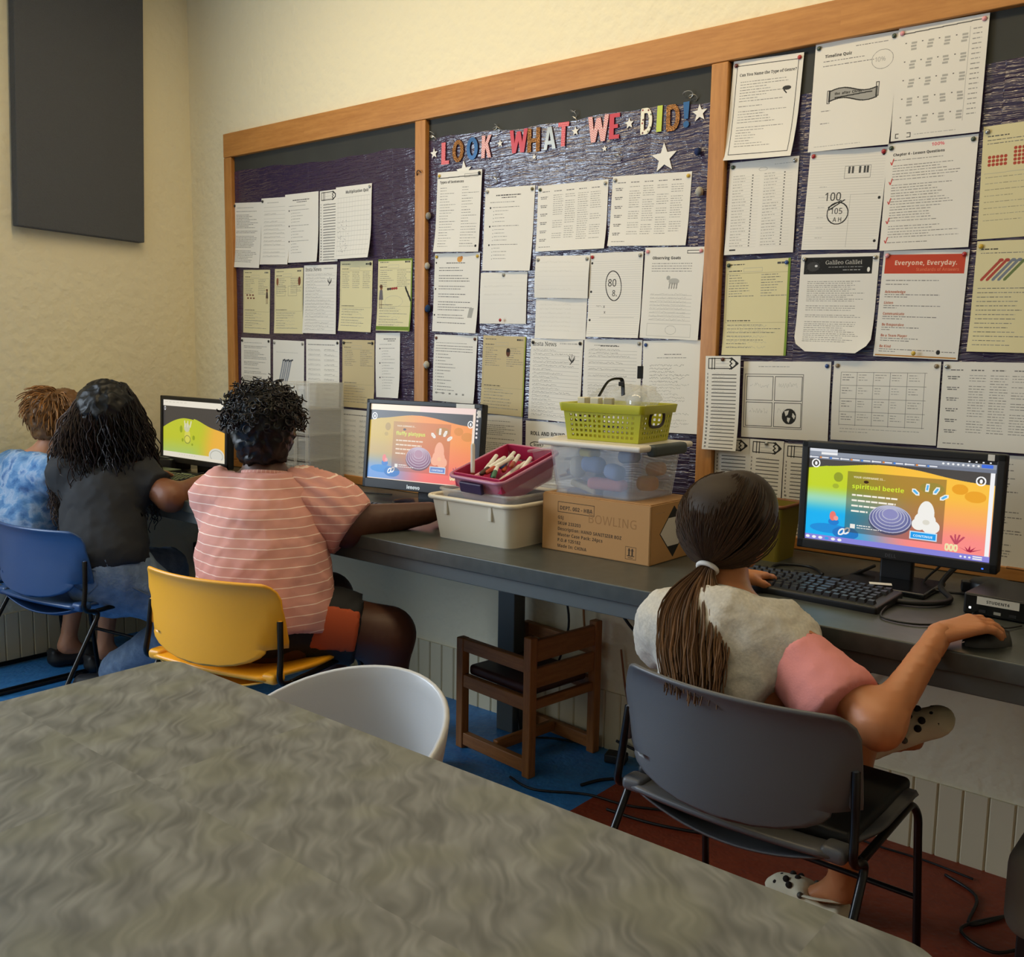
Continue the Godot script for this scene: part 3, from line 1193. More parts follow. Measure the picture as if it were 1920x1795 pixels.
func draw_sheet(p: Pad, kind: String, n: int):
	var r := RandomNumberGenerator.new()
	r.seed = 500 + n * 17
	var w := p.w
	var h := p.h
	match kind:
		"text":
			print_line(p, 30, 26, w * 0.6, INK, r)
			var y := 44.0
			while y < h - 30:
				print_line(p, 26, y, (w - 52) * r.randf_range(0.55, 1.0), Color("7a7873"), r, 3)
				y += 8 if r.randf() > 0.16 else 18
		"lines", "news":
			print_line(p, 50, 24, w * 0.4, INK, r)
			var y := 46.0
			while y < h - 20:
				p.line(Vector2(22, y), Vector2(w - 24, y), PALE)
				if r.randf() > 0.3:
					scrawl(p, 26, y - 3, (w - 60) * r.randf_range(0.4, 1.0), INK, r)
				y += 19 if kind == "lines" else 13
			if kind == "news":
				print_line(p, 80, 26, 90, BLACK, r, 3)
		"bullets":
			print_line(p, 60, 30, w * 0.5, BLACK, r, 4)
			print_line(p, 90, 40, w * 0.3, BLACK, r, 3)
			print_line(p, 30, 58, w * 0.5, INK, r)
			var y := 78.0
			while y < h - 40:
				p.disc(32, y + 2, 4, 4, BLACK)
				print_line(p, 44, y, w * 0.55, INK, r)
				for k in 4:
					y += 14
					p.disc(50, y + 2, 1.6, 1.6, INK)
					print_line(p, 58, y, r.randf_range(30, 95), Color("7a7873"), r)
				y += 18
		"pencil":
			# pencil outline on its side
			var m := 12.0
			p.frame(m, 8, w * 0.68, 38, BLACK, 3)
			p.line(Vector2(m + 14, 8), Vector2(m + 14, 46), BLACK, 2)
			p.line(Vector2(m + 24, 8), Vector2(m + 24, 46), BLACK, 2)
			for k in 3:
				p.line(Vector2(m + 28, 16 + k * 11), Vector2(w * 0.66, 16 + k * 11), PALE)
			p.rect(w * 0.70, 7, 12, 42, Color("e6e2d8"))
			var z := []
			for k in 7:
				z.append(Vector2(w * 0.72 + (5 if k % 2 else -3), 8 + k * 6.4))
			p.poly(z, BLACK, 2)
			p.line(Vector2(w * 0.74, 8), Vector2(w - 10, 27), BLACK, 3)
			p.line(Vector2(w * 0.74, 46), Vector2(w - 10, 27), BLACK, 3)
			p.fill(PackedVector2Array([Vector2(w - 20, 20), Vector2(w - 8, 27), Vector2(w - 20, 34)]), BLACK)
			var y := 66.0
			var i := 1
			while y < h - 6:
				write(p, 8, y + 2, str(i), 9, BLACK, "bold")
				p.line(Vector2(28, y), Vector2(w - 16, y), INK, 2)
				if r.randf() > 0.5:
					scrawl(p, 32, y - 3, 40, PALE, r, 3)
				y += 12.8
				i += 1
		"grid":
			write(p, 70, 34, "Multiplication Quiz", 17, BLACK, "bold")
			for k in 13:
				p.line(Vector2(14, 52 + k * 22), Vector2(w - 14, 50 + k * 22), PALE)
			for k in 12:
				p.line(Vector2(18 + k * 20, 50), Vector2(18 + k * 20, h - 18), Color("c2c0b8"))
			for k in 40:
				p.rect(20 + r.randi() % 70, 150 + r.randi() % 150, 3, 3, INK)
		"workA", "workB", "workC", "workD", "workE", "workF", "workG":
			print_line(p, 14, 14, 60, BLACK, r, 3)
			print_line(p, w - 48, 12, 34, BLACK, r, 7)
			p.frame(70, 28, 70, 14, PALE)
			print_line(p, 14, 36, 50, BLACK, r, 3)
			for c in 2 if kind != "workC" else 3:
				var cx := 16 + c * (w * 0.5 if kind != "workC" else w * 0.32)
				for k in 9:
					print_line(p, cx, 52 + k * 9, r.randf_range(40, w * (0.4 if kind != "workC" else 0.24)), INK, r)
			p.frame(8, 46, w - 16, h * 0.52, Color("9a9272"))
			print_line(p, 14, h * 0.63, 90, BLACK, r, 3)
			for k in 7:
				print_line(p, 16, h * 0.68 + k * 13, r.randf_range(60, w - 40), INK, r)
			for k in 5:
				scrawl(p, 20, h * 0.70 + k * 18, w * 0.6, PALE, r, 6)
			if kind == "workA":
				for k in 6:
					p.disc(34 + (k % 3) * 26 + (8 if k > 2 else 0), 132 + int(k / 3.0) * 16, 8, 4, Color("6e2f22"))
				figure(p, w - 26, 100, 76, Color("4a3a30"))
			if kind == "workB":
				p.disc(24, 66, 9, 20, Color("8a5638"))
				p.disc(w - 30, 66, 11, 22, Color("6e3a22"))
				p.frame(20, 90, 70, 50, INK)
				p.frame(112, 90, 70, 50, INK)
			if kind == "workD":
				p.rect(0, 0, w, 10, Color("6f8a2c"))
				p.rect(w - 8, 0, 8, h, Color("6f8a2c"))
				p.rect(0, h - 22, w, 18, Color("6f8a2c"))
				figure(p, 24, 120, 110, Color("6a6468"))
				for k in 5:
					p.disc(70 + k * 14, 138 - k, 8, 6, Color("9a3a34") if k > 1 else Color("4a4038"))
				for k in 3:
					p.line(Vector2(186 + k * 12, 130 + k * 20), Vector2(196 + k * 12, 150 + k * 20), BLACK, 6)
				p.oval(110, 195, 60, 26, PALE)
			if kind == "workF":
				p.disc(w * 0.6, 68, 11, 18, Color("5a3522"))
				p.disc(w * 0.6, 60, 10, 8, Color("22160f"))
				p.rect(w - 7, 0, 7, h, Color("97a03c"))
			if kind == "workG":
				p.rect(w - 9, 0, 9, h, Color("7c9636"))
		"insta":
			write(p, 12, 30, "Insta News", 23, BLACK, "serif")
			print_line(p, 150, 16, w - 175, PALE, r, 5)
			var y := 52.0
			while y < h - 16:
				p.line(Vector2(14, y), Vector2(w - 16, y), PALE)
				scrawl(p, 16, y - 4, (w - 50) * r.randf_range(0.35, 1.0), INK, r, 5)
				y += 15.5
			for k in 5:
				p.line(Vector2(w - 52, 92), Vector2(w - 52 + 16 * sin(k - 2.0), 60 + 8 * absf(k - 2.0)), BLACK, 1.5)
			p.line(Vector2(w - 60, 100), Vector2(w - 42, 84), BLACK, 1.5)
			p.frame(6, 40, w - 12, h - 50, Color("c8c4ba"))
		"bars":
			print_line(p, 30, 66, w * 0.7, PALE, r)
			for k in 5:
				var q := Vector2(92 + k * 17, 112 + (k % 2) * 3)
				p.line(q, q + Vector2(-34, 120), Color("8f949c"), 9)
				p.line(q, q + Vector2(14, -6), Color("3c4046"), 6)
		"cols":
			print_line(p, 16, 24, w - 50, INK, r, 4)
			for k in 12:
				scrawl(p, 16, 52 + k * 24, w * 0.36, INK, r)
				p.line(Vector2(16, 56 + k * 24), Vector2(w * 0.45, 56 + k * 24), PALE)
				scrawl(p, w * 0.55, 52 + k * 24, w * 0.30, BLACK, r, 5)
				p.line(Vector2(w * 0.55, 56 + k * 24), Vector2(w - 14, 56 + k * 24), PALE)
		"two":
			p.frame(w * 0.62, 14, 76, 14, BLACK)
			p.line(Vector2(6, 26), Vector2(w - 8, 22), BLACK, 2)
			write(p, 16, 48, "Types of Sentences", 15, BLACK, "bold")
			for c in 2:
				for k in 22:
					print_line(p, 20 + c * w * 0.5, 66 + k * 11.5, r.randf_range(30, w * 0.38), Color("77756f") if k % 4 else INK, r)
			p.disc(w - 18, h - 26, 5, 5, BLACK)
		"rubric":
			for c in 5:
				print_line(p, 24 + c * (w - 40) / 5.0, 24, 36, INK, r, 3)
			for c in 5:
				for k in 22 if c else 0:
					if r.randf() > 0.12:
						print_line(p, 20 + c * (w - 40) / 5.0, 40 + k * 8, (w - 40) / 5.0 - 8 - r.randf() * 10, Color("86847d"), r)
			for k in 6:
				print_line(p, 16, 44 + k * 32, 36, INK, r, 3)
				print_line(p, 18, 50 + k * 32, 28, INK, r, 3)
			print_line(p, 16, h - 18, 60, INK, r)
		"orange":
			print_line(p, 70, 40, 110, BLACK, r, 3)
			p.disc(w * 0.56, 26, 15, 12, Color("d99a48"))
			p.disc(w * 0.60, 20, 7, 8, Color("c9803a"))
			for k in 3:
				p.disc(10, 40 + k * 110, 4, 4, BLACK)
			var y := 60.0
			while y < h - 30:
				print_line(p, 28, y, (w - 60) * r.randf_range(0.5, 1.0), INK, r, 3)
				y += 11 if r.randf() > 0.3 else 22
			for k in 12:
				p.line(Vector2(w - 54 + k * 2, h - 66), Vector2(w - 46 + k * 2, h - 104), Color("a8a69f"), 2)
		"blank", "faint":
			for k in 7:
				p.line(Vector2(18, 34 + k * 22), Vector2(w - 20, 34 + k * 22), Color("d8d4ca"))
				if kind == "faint" or r.randf() > 0.6:
					scrawl(p, 30, 32 + k * 22, w * 0.6, Color("c2beb4"), r, 6)
		"eighty":
			for k in 34:
				p.line(Vector2(6, 34 + k * 8.6), Vector2(w - 8, 34 + k * 8.6), Color("c4c2bc"))
			for k in 3:
				p.disc(12, 40 + k * 112, 4.5, 4.5, BLACK)
			p.oval(118, 130, 36, 58, BLACK, 2.0, -0.15)
			write(p, 90, 132, "80", 38, BLACK, "sans")
			write(p, 112, 170, "8.", 30, BLACK, "sans")
			write(p, 74, 216, "x", 16, BLACK)
			write(p, 78, 238, "x", 16, BLACK)
			scrawl(p, 40, 210, 26, INK, r)
			p.line(Vector2(60, 254), Vector2(w - 30, 252), PALE)
		"observe":
			p.frame(w - 70, 12, 54, 12, BLACK, 2)
			write(p, 34, 44, "Observing Goats", 15, BLACK, "bold")
			for k in 4:
				print_line(p, 34, 58 + k * 9, w - 80, INK, r)
			p.disc(130, 122, 22, 11, Color("b4b2ab"))
			p.disc(106, 110, 8, 8, Color("a8a69f"))
			for k in 4:
				p.line(Vector2(114 + k * 10, 130), Vector2(112 + k * 10, 148), Color("8f8d86"), 3)
			for k in 8:
				p.line(Vector2(34, 172 + k * 13), Vector2(w - 40, 172 + k * 13), PALE)
				scrawl(p, 36, 170 + k * 13, w * 0.6, PALE, r)
			p.frame(30, 276, w - 64, 46, PALE)
			p.oval(130, 298, 22, 16, PALE)
		"quiz":
			print_line(p, 14, 40, w - 80, INK, r)
			for k in 3:
				print_line(p, 14, 54 + k * 13, w - 40, INK, r, 3)
			for k in 13:
				p.rect(18, 96 + k * 16, 5, 3, INK)
				print_line(p, 30, 96 + k * 16, r.randf_range(40, 150), INK, r, 3)
			for k in 5:
				p.rect(20 + k * 46, h - 46, 14, 8, Color("8a8881"))
		"letter":
			print_line(p, 90, 50, 70, BLACK, r)
			print_line(p, 60, 62, 120, INK, r)
			for k in 20:
				scrawl(p, 30, 92 + k * 11.5, (w - 60) * r.randf_range(0.5, 1.0), INK if k < 6 else Color("8a8881"), r, 5)
		"roll":
			write(p, 26, 60, "ROLL AND ROUND", 22, BLACK, "bold", 0.95)
			p.oval(60, 100, 34, 12, BLACK, 2)
			write(p, 44, 106, "Score", 16, BLACK, "bold")
			for k in 18:
				print_line(p, 24, 130 + k * 11, w - 60, Color("8a8881"), r)
		"name":
			p.frame(16, 18, w - 32, h - 36, BLACK, 2)
			write(p, 28, 54, "Can You Name the Type of Genre?", 12, BLACK, "serifbold")
			var y := 72.0
			while y < h - 34:
				print_line(p, 34, y, (w - 74) * r.randf_range(0.3, 1.0), Color("77756f"), r)
				y += 9 if r.randf() > 0.2 else 17
			p.disc(w - 50, 106, 15, 7, Color("3a3a38"))
			p.line(Vector2(w - 60, 112), Vector2(w - 50, 122), BLACK, 2)
		"columns":
			p.oval(w * 0.5, 34, 16, 6, PALE)
			print_line(p, w - 90, 20, 70, PALE, r)
			for k in 25:
				for c in 2:
					print_line(p, 18 + c * w * 0.46, 50 + k * 10.4, r.randf_range(34, 60), Color("8a8881"), r)
					p.rect(92 + c * w * 0.46, 50 + k * 10.4, 5, 4, INK)
					p.line(Vector2(16 + c * w * 0.46, 56 + k * 10.4), Vector2(w * 0.46 + c * w * 0.46, 56 + k * 10.4), Color("cfccc4"))
			p.rect(20, h - 20, 24, 5, BLACK)
		"timeline":
			write(p, 34, 48, "Timeline Quiz", 13, BLACK, "bold")
			print_line(p, 130, 24, 100, INK, r)
			print_line(p, 30, 58, 130, INK, r)
			print_line(p, 30, 72, 160, INK, r)
			p.oval(w - 44, 76, 32, 28, INK, 1)
			write(p, w - 68, 82, "10%", 18, PALE)
			var o := PackedVector2Array()
			for k in 13:
				o.append(Vector2(56 + k * 12.5, 152 - 8 * sin(k * 0.5)))
			for k in 13:
				o.append(Vector2(206 - k * 12.5, 182 - 8 * sin((12 - k) * 0.5)))
			p.fill(o, Color("a3a19b"))
			p.poly(Array(o), BLACK, 2, true)
			p.frame(50, 148, 10, 40, BLACK, 2)
			p.frame(202, 140, 10, 42, BLACK, 2)
			write(p, 74, 164, "the  after  Christ", 11, BLACK, "bold")
			p.line(Vector2(76, 172), Vector2(190, 166), BLACK, 2)
			for k in 2:
				print_line(p, 34, 208 + k * 38, 30, INK, r)
			print_line(p, 20, h - 16, 150, PALE, r)
		"math":
			p.line(Vector2(10, 20), Vector2(w - 8, 14), INK, 2)
			for j in 5:
				for k in 4:
					p.rect(24 + k * 48, 46 + j * 54, 4, 3, INK)
					for q in 3:
						p.rect(40 + k * 48 + r.randi() % 4, 46 + j * 54 + q * 9, 16, 6, Color("b0aea7"))
			for k in 18:
				print_line(p, w - 42, 36 + k * 14, 26, Color("8a8881"), r, 3)
			p.line(Vector2(w - 50, 30), Vector2(w - 52, h - 40), PALE)
			p.frame(14, h - 22, 46, 14, BLACK, 2)
			p.rect(24, h - 24, 24, 18, Color("e6e2d8"))
			print_line(p, 70, h - 16, 120, PALE, r)
		"piano":
			for k in 36:
				p.line(Vector2(6, 20 + k * 8.6), Vector2(w - 8, 20 + k * 8.6), Color("cac7bf"))
			p.frame(128, 56, 88, 40, INK)
			for k in 5:
				p.rect([140, 152, 176, 192, 202][k], 58, 7, 22, Color("4a4a48"))
			for k in 3:
				p.disc(w - 14, 22 + k * 140, 4.5, 4.5, BLACK)
			write(p, 66, 168, "100", 36, BLACK)
			p.oval(118, 210, 36, 36, BLACK, 2, 0.2)
			p.line(Vector2(84, 190), Vector2(126, 168), BLACK, 2)
			p.line(Vector2(88, 198), Vector2(138, 166), BLACK, 2)
			write(p, 92, 212, "105", 26, BLACK)
			write(p, 104, 238, "A H", 20, BLACK)
			for k in 6:
				print_line(p, 46, 120 + k * 34, 26, Color("a8a69f"), r)
			p.line(Vector2(156, 150), Vector2(158, h - 10), PALE)
			p.line(Vector2(156, 150), Vector2(w - 20, 148), PALE)
		"checks":
			write(p, w * 0.5, 22, "100%", 15, Color("d8646c"), "bold")
			write(p, 20, 42, "Chapter 4 - Lesson Questions", 11, BLACK, "bold")
			var y := 54.0
			while y < h - 20:
				print_line(p, 22, y, (w - 54) * r.randf_range(0.55, 1.0), Color("77756f"), r)
				y += 8.4 if r.randf() > 0.2 else 17
			for k in 5:
				var q := Vector2(14, 60 + k * 60)
				p.line(q, q + Vector2(4, 8), Color("c03a34"), 1.5)
				p.line(q + Vector2(4, 8), q + Vector2(9, -10), Color("c03a34"), 1.5)
		"dots":
			print_line(p, 14, 30, 60, BLACK, r, 3)
			print_line(p, 14, 42, 150, INK, r)
			print_line(p, 14, 52, 170, INK, r)
			for k in 15:
				p.disc(22 + (k % 5) * 11, 92 + int(k / 5.0) * 11, 4.6, 4.6, Color("b14a36"))
				p.disc(92 + (k % 3) * 11, 72 + int(k / 3.0) * 11, 4.6, 4.6, Color("b14a36"))
			p.line(Vector2(10, 140), Vector2(w - 10, 136), PALE)
			for k in 8:
				print_line(p, 14, 150 + k * 18, r.randf_range(60, 180), Color("9a9272"), r)
		"galileo":
			p.rect(14, 12, w - 36, 56, Color("141414"))
			for k in 60:
				p.dot(18 + r.randi() % 60, 14 + r.randi() % 50, Color("7a7a7a"))
			p.disc(46, 42, 22, 16, Color("4a4a4a"), 0.7)
			p.disc(56, 40, 5, 4, Color("e8e8e8"), 0.9)
			write(p, 88, 36, "Galileo Galilei", 19, Color("e8e4da"), "serif")
			print_line(p, 100, 44, 118, Color("9a9a98"), r)
			print_line(p, 150, 54, 60, Color("c0c0be"), r)
			p.disc(w - 34, 54, 5, 8, Color("e8e4da"))
			var y := 92.0
			while y < h - 34:
				print_line(p, 30, y, (w - 70) * r.randf_range(0.7, 1.0), Color("83817a"), r)
				y += 6.6 if r.randf() > 0.14 else 17
		"everyone":
			p.rect(8, 14, w - 18, 58, Color("c4452a"))
			write(p, 36, 46, "Everyone, Everyday.", 19, Color("f0dcc8"), "bold", 1.02)
			write(p, 104, 64, "Standards of Answers", 13, Color("e8906a"), "sans")
			print_line(p, 16, 92, 160, INK, r)
			print_line(p, 16, 104, 70, INK, r)
			var heads := ["Acknowledge", "Listen", "Communicate", "Be Responsive", "Be a Team Player", "Be Kind"]
			for k in 6:
				write(p, 16, 132 + k * 34, heads[k], 10, Color("a8563c"), "bold")
				print_line(p, 16, 136 + k * 34, r.randf_range(110, 200), INK, r)
				print_line(p, 16, 143 + k * 34, r.randf_range(20, 90), INK, r)
			p.rect(6, h - 8, w - 12, 4, Color("b8823c"))
			p.disc(w - 60, h - 22, 6, 7, BLACK)
			print_line(p, w - 50, h - 24, 40, INK, r)
		"pens":
			print_line(p, 14, 24, 50, BLACK, r, 3)
			print_line(p, 14, 36, 150, INK, r)
			for k in 5:
				var c: Color = [Color("b04a3c"), Color("b04a3c"), Color("7a808a"), Color("7a808a"), Color("6a7a4a")][k]
				p.line(Vector2(70 + k * 16, 60), Vector2(22 + k * 16, 116), c, 5)
				p.disc(72 + k * 17, 58, 7, 5, c)
			for k in 14:
				print_line(p, 14, 140 + k * 13, r.randf_range(60, 190), INK, r)
		"boxes":
			print_line(p, 60, 18, 120, PALE, r, 3)
			p.frame(8, 46, 226, 196, INK, 2)
			for k in 4:
				p.frame(16 + (k % 2) * 110, 54 + int(k / 2.0) * 94, 104, 88, BLACK, 2)
				scrawl(p, 30 + (k % 2) * 110, 90 + int(k / 2.0) * 94, 70, PALE, r, 14)
			p.disc(184, 196, 27, 28, BLACK)
			p.fill(PackedVector2Array([Vector2(166, 178), Vector2(184, 174), Vector2(180, 190), Vector2(172, 196)]), Color("d8d4ca"))
			p.fill(PackedVector2Array([Vector2(178, 200), Vector2(190, 202), Vector2(184, 220), Vector2(178, 212)]), Color("d8d4ca"))
			p.fill(PackedVector2Array([Vector2(198, 182), Vector2(208, 194), Vector2(204, 206), Vector2(196, 196)]), Color("d8d4ca"))
		"table":
			for k in 6:
				p.line(Vector2(26 + k * 52, 36), Vector2(26 + k * 52, 206), INK)
			for k in 5:
				p.line(Vector2(26, 36 + k * 42), Vector2(w - 40, 36 + k * 42), INK)
			for j in 4:
				for k in 5:
					for q in 3:
						print_line(p, 32 + k * 52, 44 + j * 42 + q * 8, r.randf_range(16, 40), INK if k == 0 else Color("8a8881"), r)
			print_line(p, 30, 216, 250, PALE, r)
			print_line(p, 30, 226, 90, PALE, r)

func figure(p: Pad, x: float, y: float, h: float, c: Color):
	p.disc(x, y + h * 0.1, h * 0.08, h * 0.1, Color("8a5a3a"))
	p.disc(x - 1, y + h * 0.05, h * 0.10, h * 0.07, Color("5a3a22"))
	p.fill(PackedVector2Array([Vector2(x - h * 0.08, y + h * 0.2), Vector2(x + h * 0.08, y + h * 0.2), Vector2(x + h * 0.13, y + h * 0.62), Vector2(x - h * 0.13, y + h * 0.62)]), c)
	p.rect(x - h * 0.07, y + h * 0.62, 3, h * 0.36, Color("6a4630"))
	p.rect(x + h * 0.03, y + h * 0.62, 3, h * 0.36, Color("6a4630"))
	p.rect(x - h * 0.10, y + h * 0.96, 5, 3, Color("2a1a14"))
	p.rect(x + h * 0.02, y + h * 0.96, 5, 3, Color("2a1a14"))

func list_sheets():
	sheet(-0.426, 1.813, 0.204, 0.280, -3.4, 0.0060, "text", "w", "white page of dense typed text, first sheet beside the left frame", "k0")
	sheet(-0.221, 1.817, 0.197, 0.279, -2.4, 0.0082, "lines", "w", "white ruled worksheet tucked behind the bullet list, second in the top left row", "k0")
	sheet(-0.040, 1.819, 0.218, 0.281, -1.0, 0.0104, "bullets", "w", "white bullet-list worksheet between ruled page and pencil strip, top left row", "")
	sheet(0.129, 1.815, 0.111, 0.283, -0.3, 0.0060, "pencil", "w", "narrow white pencil-topped strip beside the multiplication grid", "")
	sheet(0.281, 1.820, 0.211, 0.282, -0.6, 0.0082, "grid", "w", "white grid sheet titled Multiplication Quiz with lower right corner curled", "s1")
	sheet(-0.365, 1.523, 0.193, 0.276, -2.2, 0.0060, "workA", "c", "cream workbook page with rows of small red cakes and a standing figure", "")
	sheet(-0.135, 1.521, 0.192, 0.274, -0.7, 0.0060, "workB", "c", "cream workbook page with two faces in its top corners", "")
	sheet(0.070, 1.524, 0.209, 0.279, -1.2, 0.0060, "insta", "w", "white handwritten Insta News page between two cream pages, left panel", "")
	sheet(0.290, 1.531, 0.191, 0.277, -1.8, 0.0060, "workC", "c", "cream workbook page of three text columns right of left Insta News page", "k1")
	sheet(0.513, 1.531, 0.188, 0.273, -1.3, 0.0060, "workD", "g", "cream page with green border strips and a girl in grey dress", "")
	sheet(-0.379, 1.228, 0.215, 0.273, -1.2, 0.0060, "text", "w", "white typed page above the left monitor, first in the third row", "k0k1")
	sheet(-0.146, 1.226, 0.213, 0.258, -1.4, 0.0060, "bars", "w", "white page with a grey leaning bar drawing behind the clear drawers", "s0s1")
	sheet(0.081, 1.220, 0.213, 0.279, -0.8, 0.0060, "cols", "w", "white two-column handwritten page above the clear drawers", "k1")
	sheet(0.302, 1.224, 0.191, 0.271, -0.6, 0.0060, "workE", "t", "tan workbook page right of the clear plastic drawers", "k0k1")
	sheet(0.477, 1.262, 0.137, 0.251, 0.7, 0.0060, "bullets", "w", "narrow white curled bullet page beside the dark strip, left panel", "")
	sheet(0.300, 0.936, 0.205, 0.286, -0.5, 0.0060, "cols", "w", "white typed form low beside the middle monitor left edge", "")
	sheet(0.846, 1.817, 0.215, 0.282, -2.6, 0.0126, "two", "w", "white two-column exercise sheet partly covering a big star", "y0k1")
	sheet(1.076, 1.742, 0.221, 0.282, -2.4, 0.0060, "bullets", "w", "white bullet-list quiz second in middle panel top row", "s0o1")
	sheet(1.345, 1.764, 0.283, 0.215, -0.9, 0.0060, "rubric", "w", "white landscape rubric table below the word WHAT", "n0s1")
	sheet(1.641, 1.762, 0.282, 0.215, -2.6, 0.0060, "rubric", "w", "white landscape rubric table below the biggest whole star", "s0y1")
	sheet(0.835, 1.531, 0.221, 0.283, -2.1, 0.0082, "orange", "w", "white worksheet with a small orange leaf sticker at its top", "y0y1")
	sheet(1.059, 1.508, 0.212, 0.177, -0.8, 0.0060, "blank", "w", "small faint grey half sheet pinned at top and bottom centre", "st rb")
	sheet(1.315, 1.571, 0.222, 0.138, -1.9, 0.0104, "blank", "w", "nearly blank white half sheet, upper one of two stacked halves", "s0s1")
	sheet(1.310, 1.434, 0.212, 0.133, -1.3, 0.0060, "faint", "w", "faint handwritten white half sheet, lower one of two stacked halves", "")
	sheet(1.525, 1.507, 0.201, 0.267, -1.1, 0.0082, "eighty", "w", "grey lined paper with a circled 80 and two check marks", "r0s1")
	sheet(1.734, 1.507, 0.206, 0.276, -2.2, 0.0104, "observe", "w", "white worksheet with a grey goat drawing beside the right divider", "p0p1")
	sheet(0.832, 1.257, 0.213, 0.245, -1.4, 0.0060, "quiz", "w", "white numbered worksheet just above the middle monitor right corner", "b0b1")
	sheet(1.064, 1.239, 0.195, 0.276, -1.4, 0.0060, "workF", "t", "tan workbook page with one small brown face picture", "")
	sheet(1.294, 1.230, 0.219, 0.274, -1.1, 0.0060, "insta", "w", "white Insta News page with a scribbled plant above the ROLL AND ROUND sheet", "k0k1")
	sheet(1.521, 1.234, 0.222, 0.266, -0.5, 0.0060, "news", "w", "white typed page directly behind the clear goggles, middle of three", "s1")
	sheet(1.741, 1.224, 0.202, 0.283, 1.1, 0.0060, "letter", "w", "white handwritten letter beside the right divider behind the yellow basket", "u0")
	sheet(1.056, 0.962, 0.199, 0.274, 0.3, 0.0060, "text", "w", "white sheet below the tan page behind the marker box", "")
	sheet(1.284, 0.952, 0.225, 0.271, 0.4, 0.0060, "roll", "w", "white sheet headed ROLL AND ROUND behind the clear bins", "k1")
	sheet(2.008, 2.011, 0.210, 0.274, -2.9, 0.0104, "name", "w", "white bordered sheet asking to name the type, top of right panel", "d0r1")
	sheet(2.014, 1.742, 0.209, 0.261, -0.5, 0.0060, "columns", "w", "white two-column table of short rows below the bordered sheet", "n0s1")
	sheet(2.259, 2.014, 0.220, 0.281, -1.3, 0.0104, "timeline", "w", "white sheet with a grey ribbon banner drawing and circled score", "n0n1")
	sheet(2.478, 2.015, 0.215, 0.277, -0.7, 0.0126, "math", "w", "white sheet of small column sums, highest sheet of all", "p0p1")
	sheet(2.251, 1.742, 0.211, 0.262, -2.7, 0.0060, "piano", "w", "grey lined paper with a piano key picture and circled 105", "r0r1")
	sheet(2.470, 1.737, 0.220, 0.273, -0.5, 0.0082, "checks", "w", "white typed page marked with red check marks and 100%", "n0n1")
	sheet(2.700, 1.754, 0.214, 0.270, 0.9, 0.0060, "dots", "c", "cream page with two arrays of red dots", "s0")
	sheet(2.011, 1.460, 0.199, 0.272, 0.1, 0.0060, "workG", "c", "cream workbook page with green right edge left of the black-headed sheet", "n0u1")
	sheet(2.246, 1.468, 0.216, 0.265, -1.4, 0.0060, "galileo", "w", "white worn sheet with a black space picture heading", "s0s1")
	sheet(2.470, 1.461, 0.212, 0.275, -2.0, 0.0082, "everyone", "w", "white sheet with an orange-red Everyone, Everyday. heading", "p0r1yb")
	sheet(2.701, 1.476, 0.214, 0.271, -0.9, 0.0060, "pens", "c", "cream page with a drawing of red and grey pencils", "y0")
	sheet(1.926, 1.182, 0.113, 0.277, 0.9, 0.0240, "pencil", "w", "numbered pencil-topped strip hanging across the right divider", "bt")
	sheet(2.115, 1.198, 0.261, 0.220, 0.9, 0.0060, "boxes", "w", "white landscape sheet of four boxes with a black globe", "u1")
	sheet(2.393, 1.206, 0.280, 0.216, 0.7, 0.0060, "table", "w", "white landscape table sheet directly above the right monitor", "t0t1")
	sheet(2.677, 1.206, 0.279, 0.221, 0.2, 0.0060, "rubric", "w", "white landscape rubric right of the sheet above the right monitor", "s0")
	sheet(1.959, 0.942, 0.111, 0.278, 1.0, 0.0060, "pencil", "w", "pencil-topped strip half hidden below the hanging strip and behind the ponytailed head", "")
	sheet(2.067, 0.941, 0.105, 0.281, -0.1, 0.0082, "pencil", "w", "pencil-topped strip in the middle of the low row left of the right monitor", "st")
	sheet(2.173, 0.938, 0.103, 0.277, 0.3, 0.0060, "pencil", "w", "pencil-topped strip partly covered by the right monitor left edge", "")
	sheet(2.676, 0.949, 0.201, 0.277, 0.8, 0.0060, "text", "w", "white typed sheet half behind the right edge of the right monitor", "")
# ------------------------------------------------------------------ the counter
func build_desk():
	var t := thing("counter", "long dark grey laminate counter fixed along the wall under the board", "counter", Vector3(0, 0, 0))
	part("worktop", box_mesh(Vector3(1.3, DESK - 0.021, DESK_Z / 2), Vector3(4.31, 0.042, DESK_Z - 0.004), 0.004), M.desk, t)
	part("apron", box_mesh(Vector3(1.3, 0.716, 0.712), Vector3(4.31, 0.042, 0.022), 0.003), M.apron, t)
	part("support_post", box_mesh(Vector3(1.19, 0.367, 0.09), Vector3(0.075, 0.734, 0.06), 0.004), M.apron, t)
	part("wall_cleat", box_mesh(Vector3(1.3, 0.69, 0.02), Vector3(4.31, 0.09, 0.028), 0.003), M.bead, t)

# ------------------------------------------------------------------ monitors
func hill(kind: int, u: float) -> float:   # the top of the coloured hill on the screens
	if kind == 1:
		return 0.30 + 0.62 * pow(absf(u - 0.36), 1.7) * (1.7 if u < 0.36 else 0.75) - (0.02 * sin((u - 0.36) * 12.0) if u > 0.5 else 0.0)
	return 0.155 + 0.03 * sin(u * 8.0 + 1.2) + 0.34 * pow(maxf(0, u - 0.62), 1.6) + 0.5 * pow(maxf(0, 0.1 - u), 1.2)

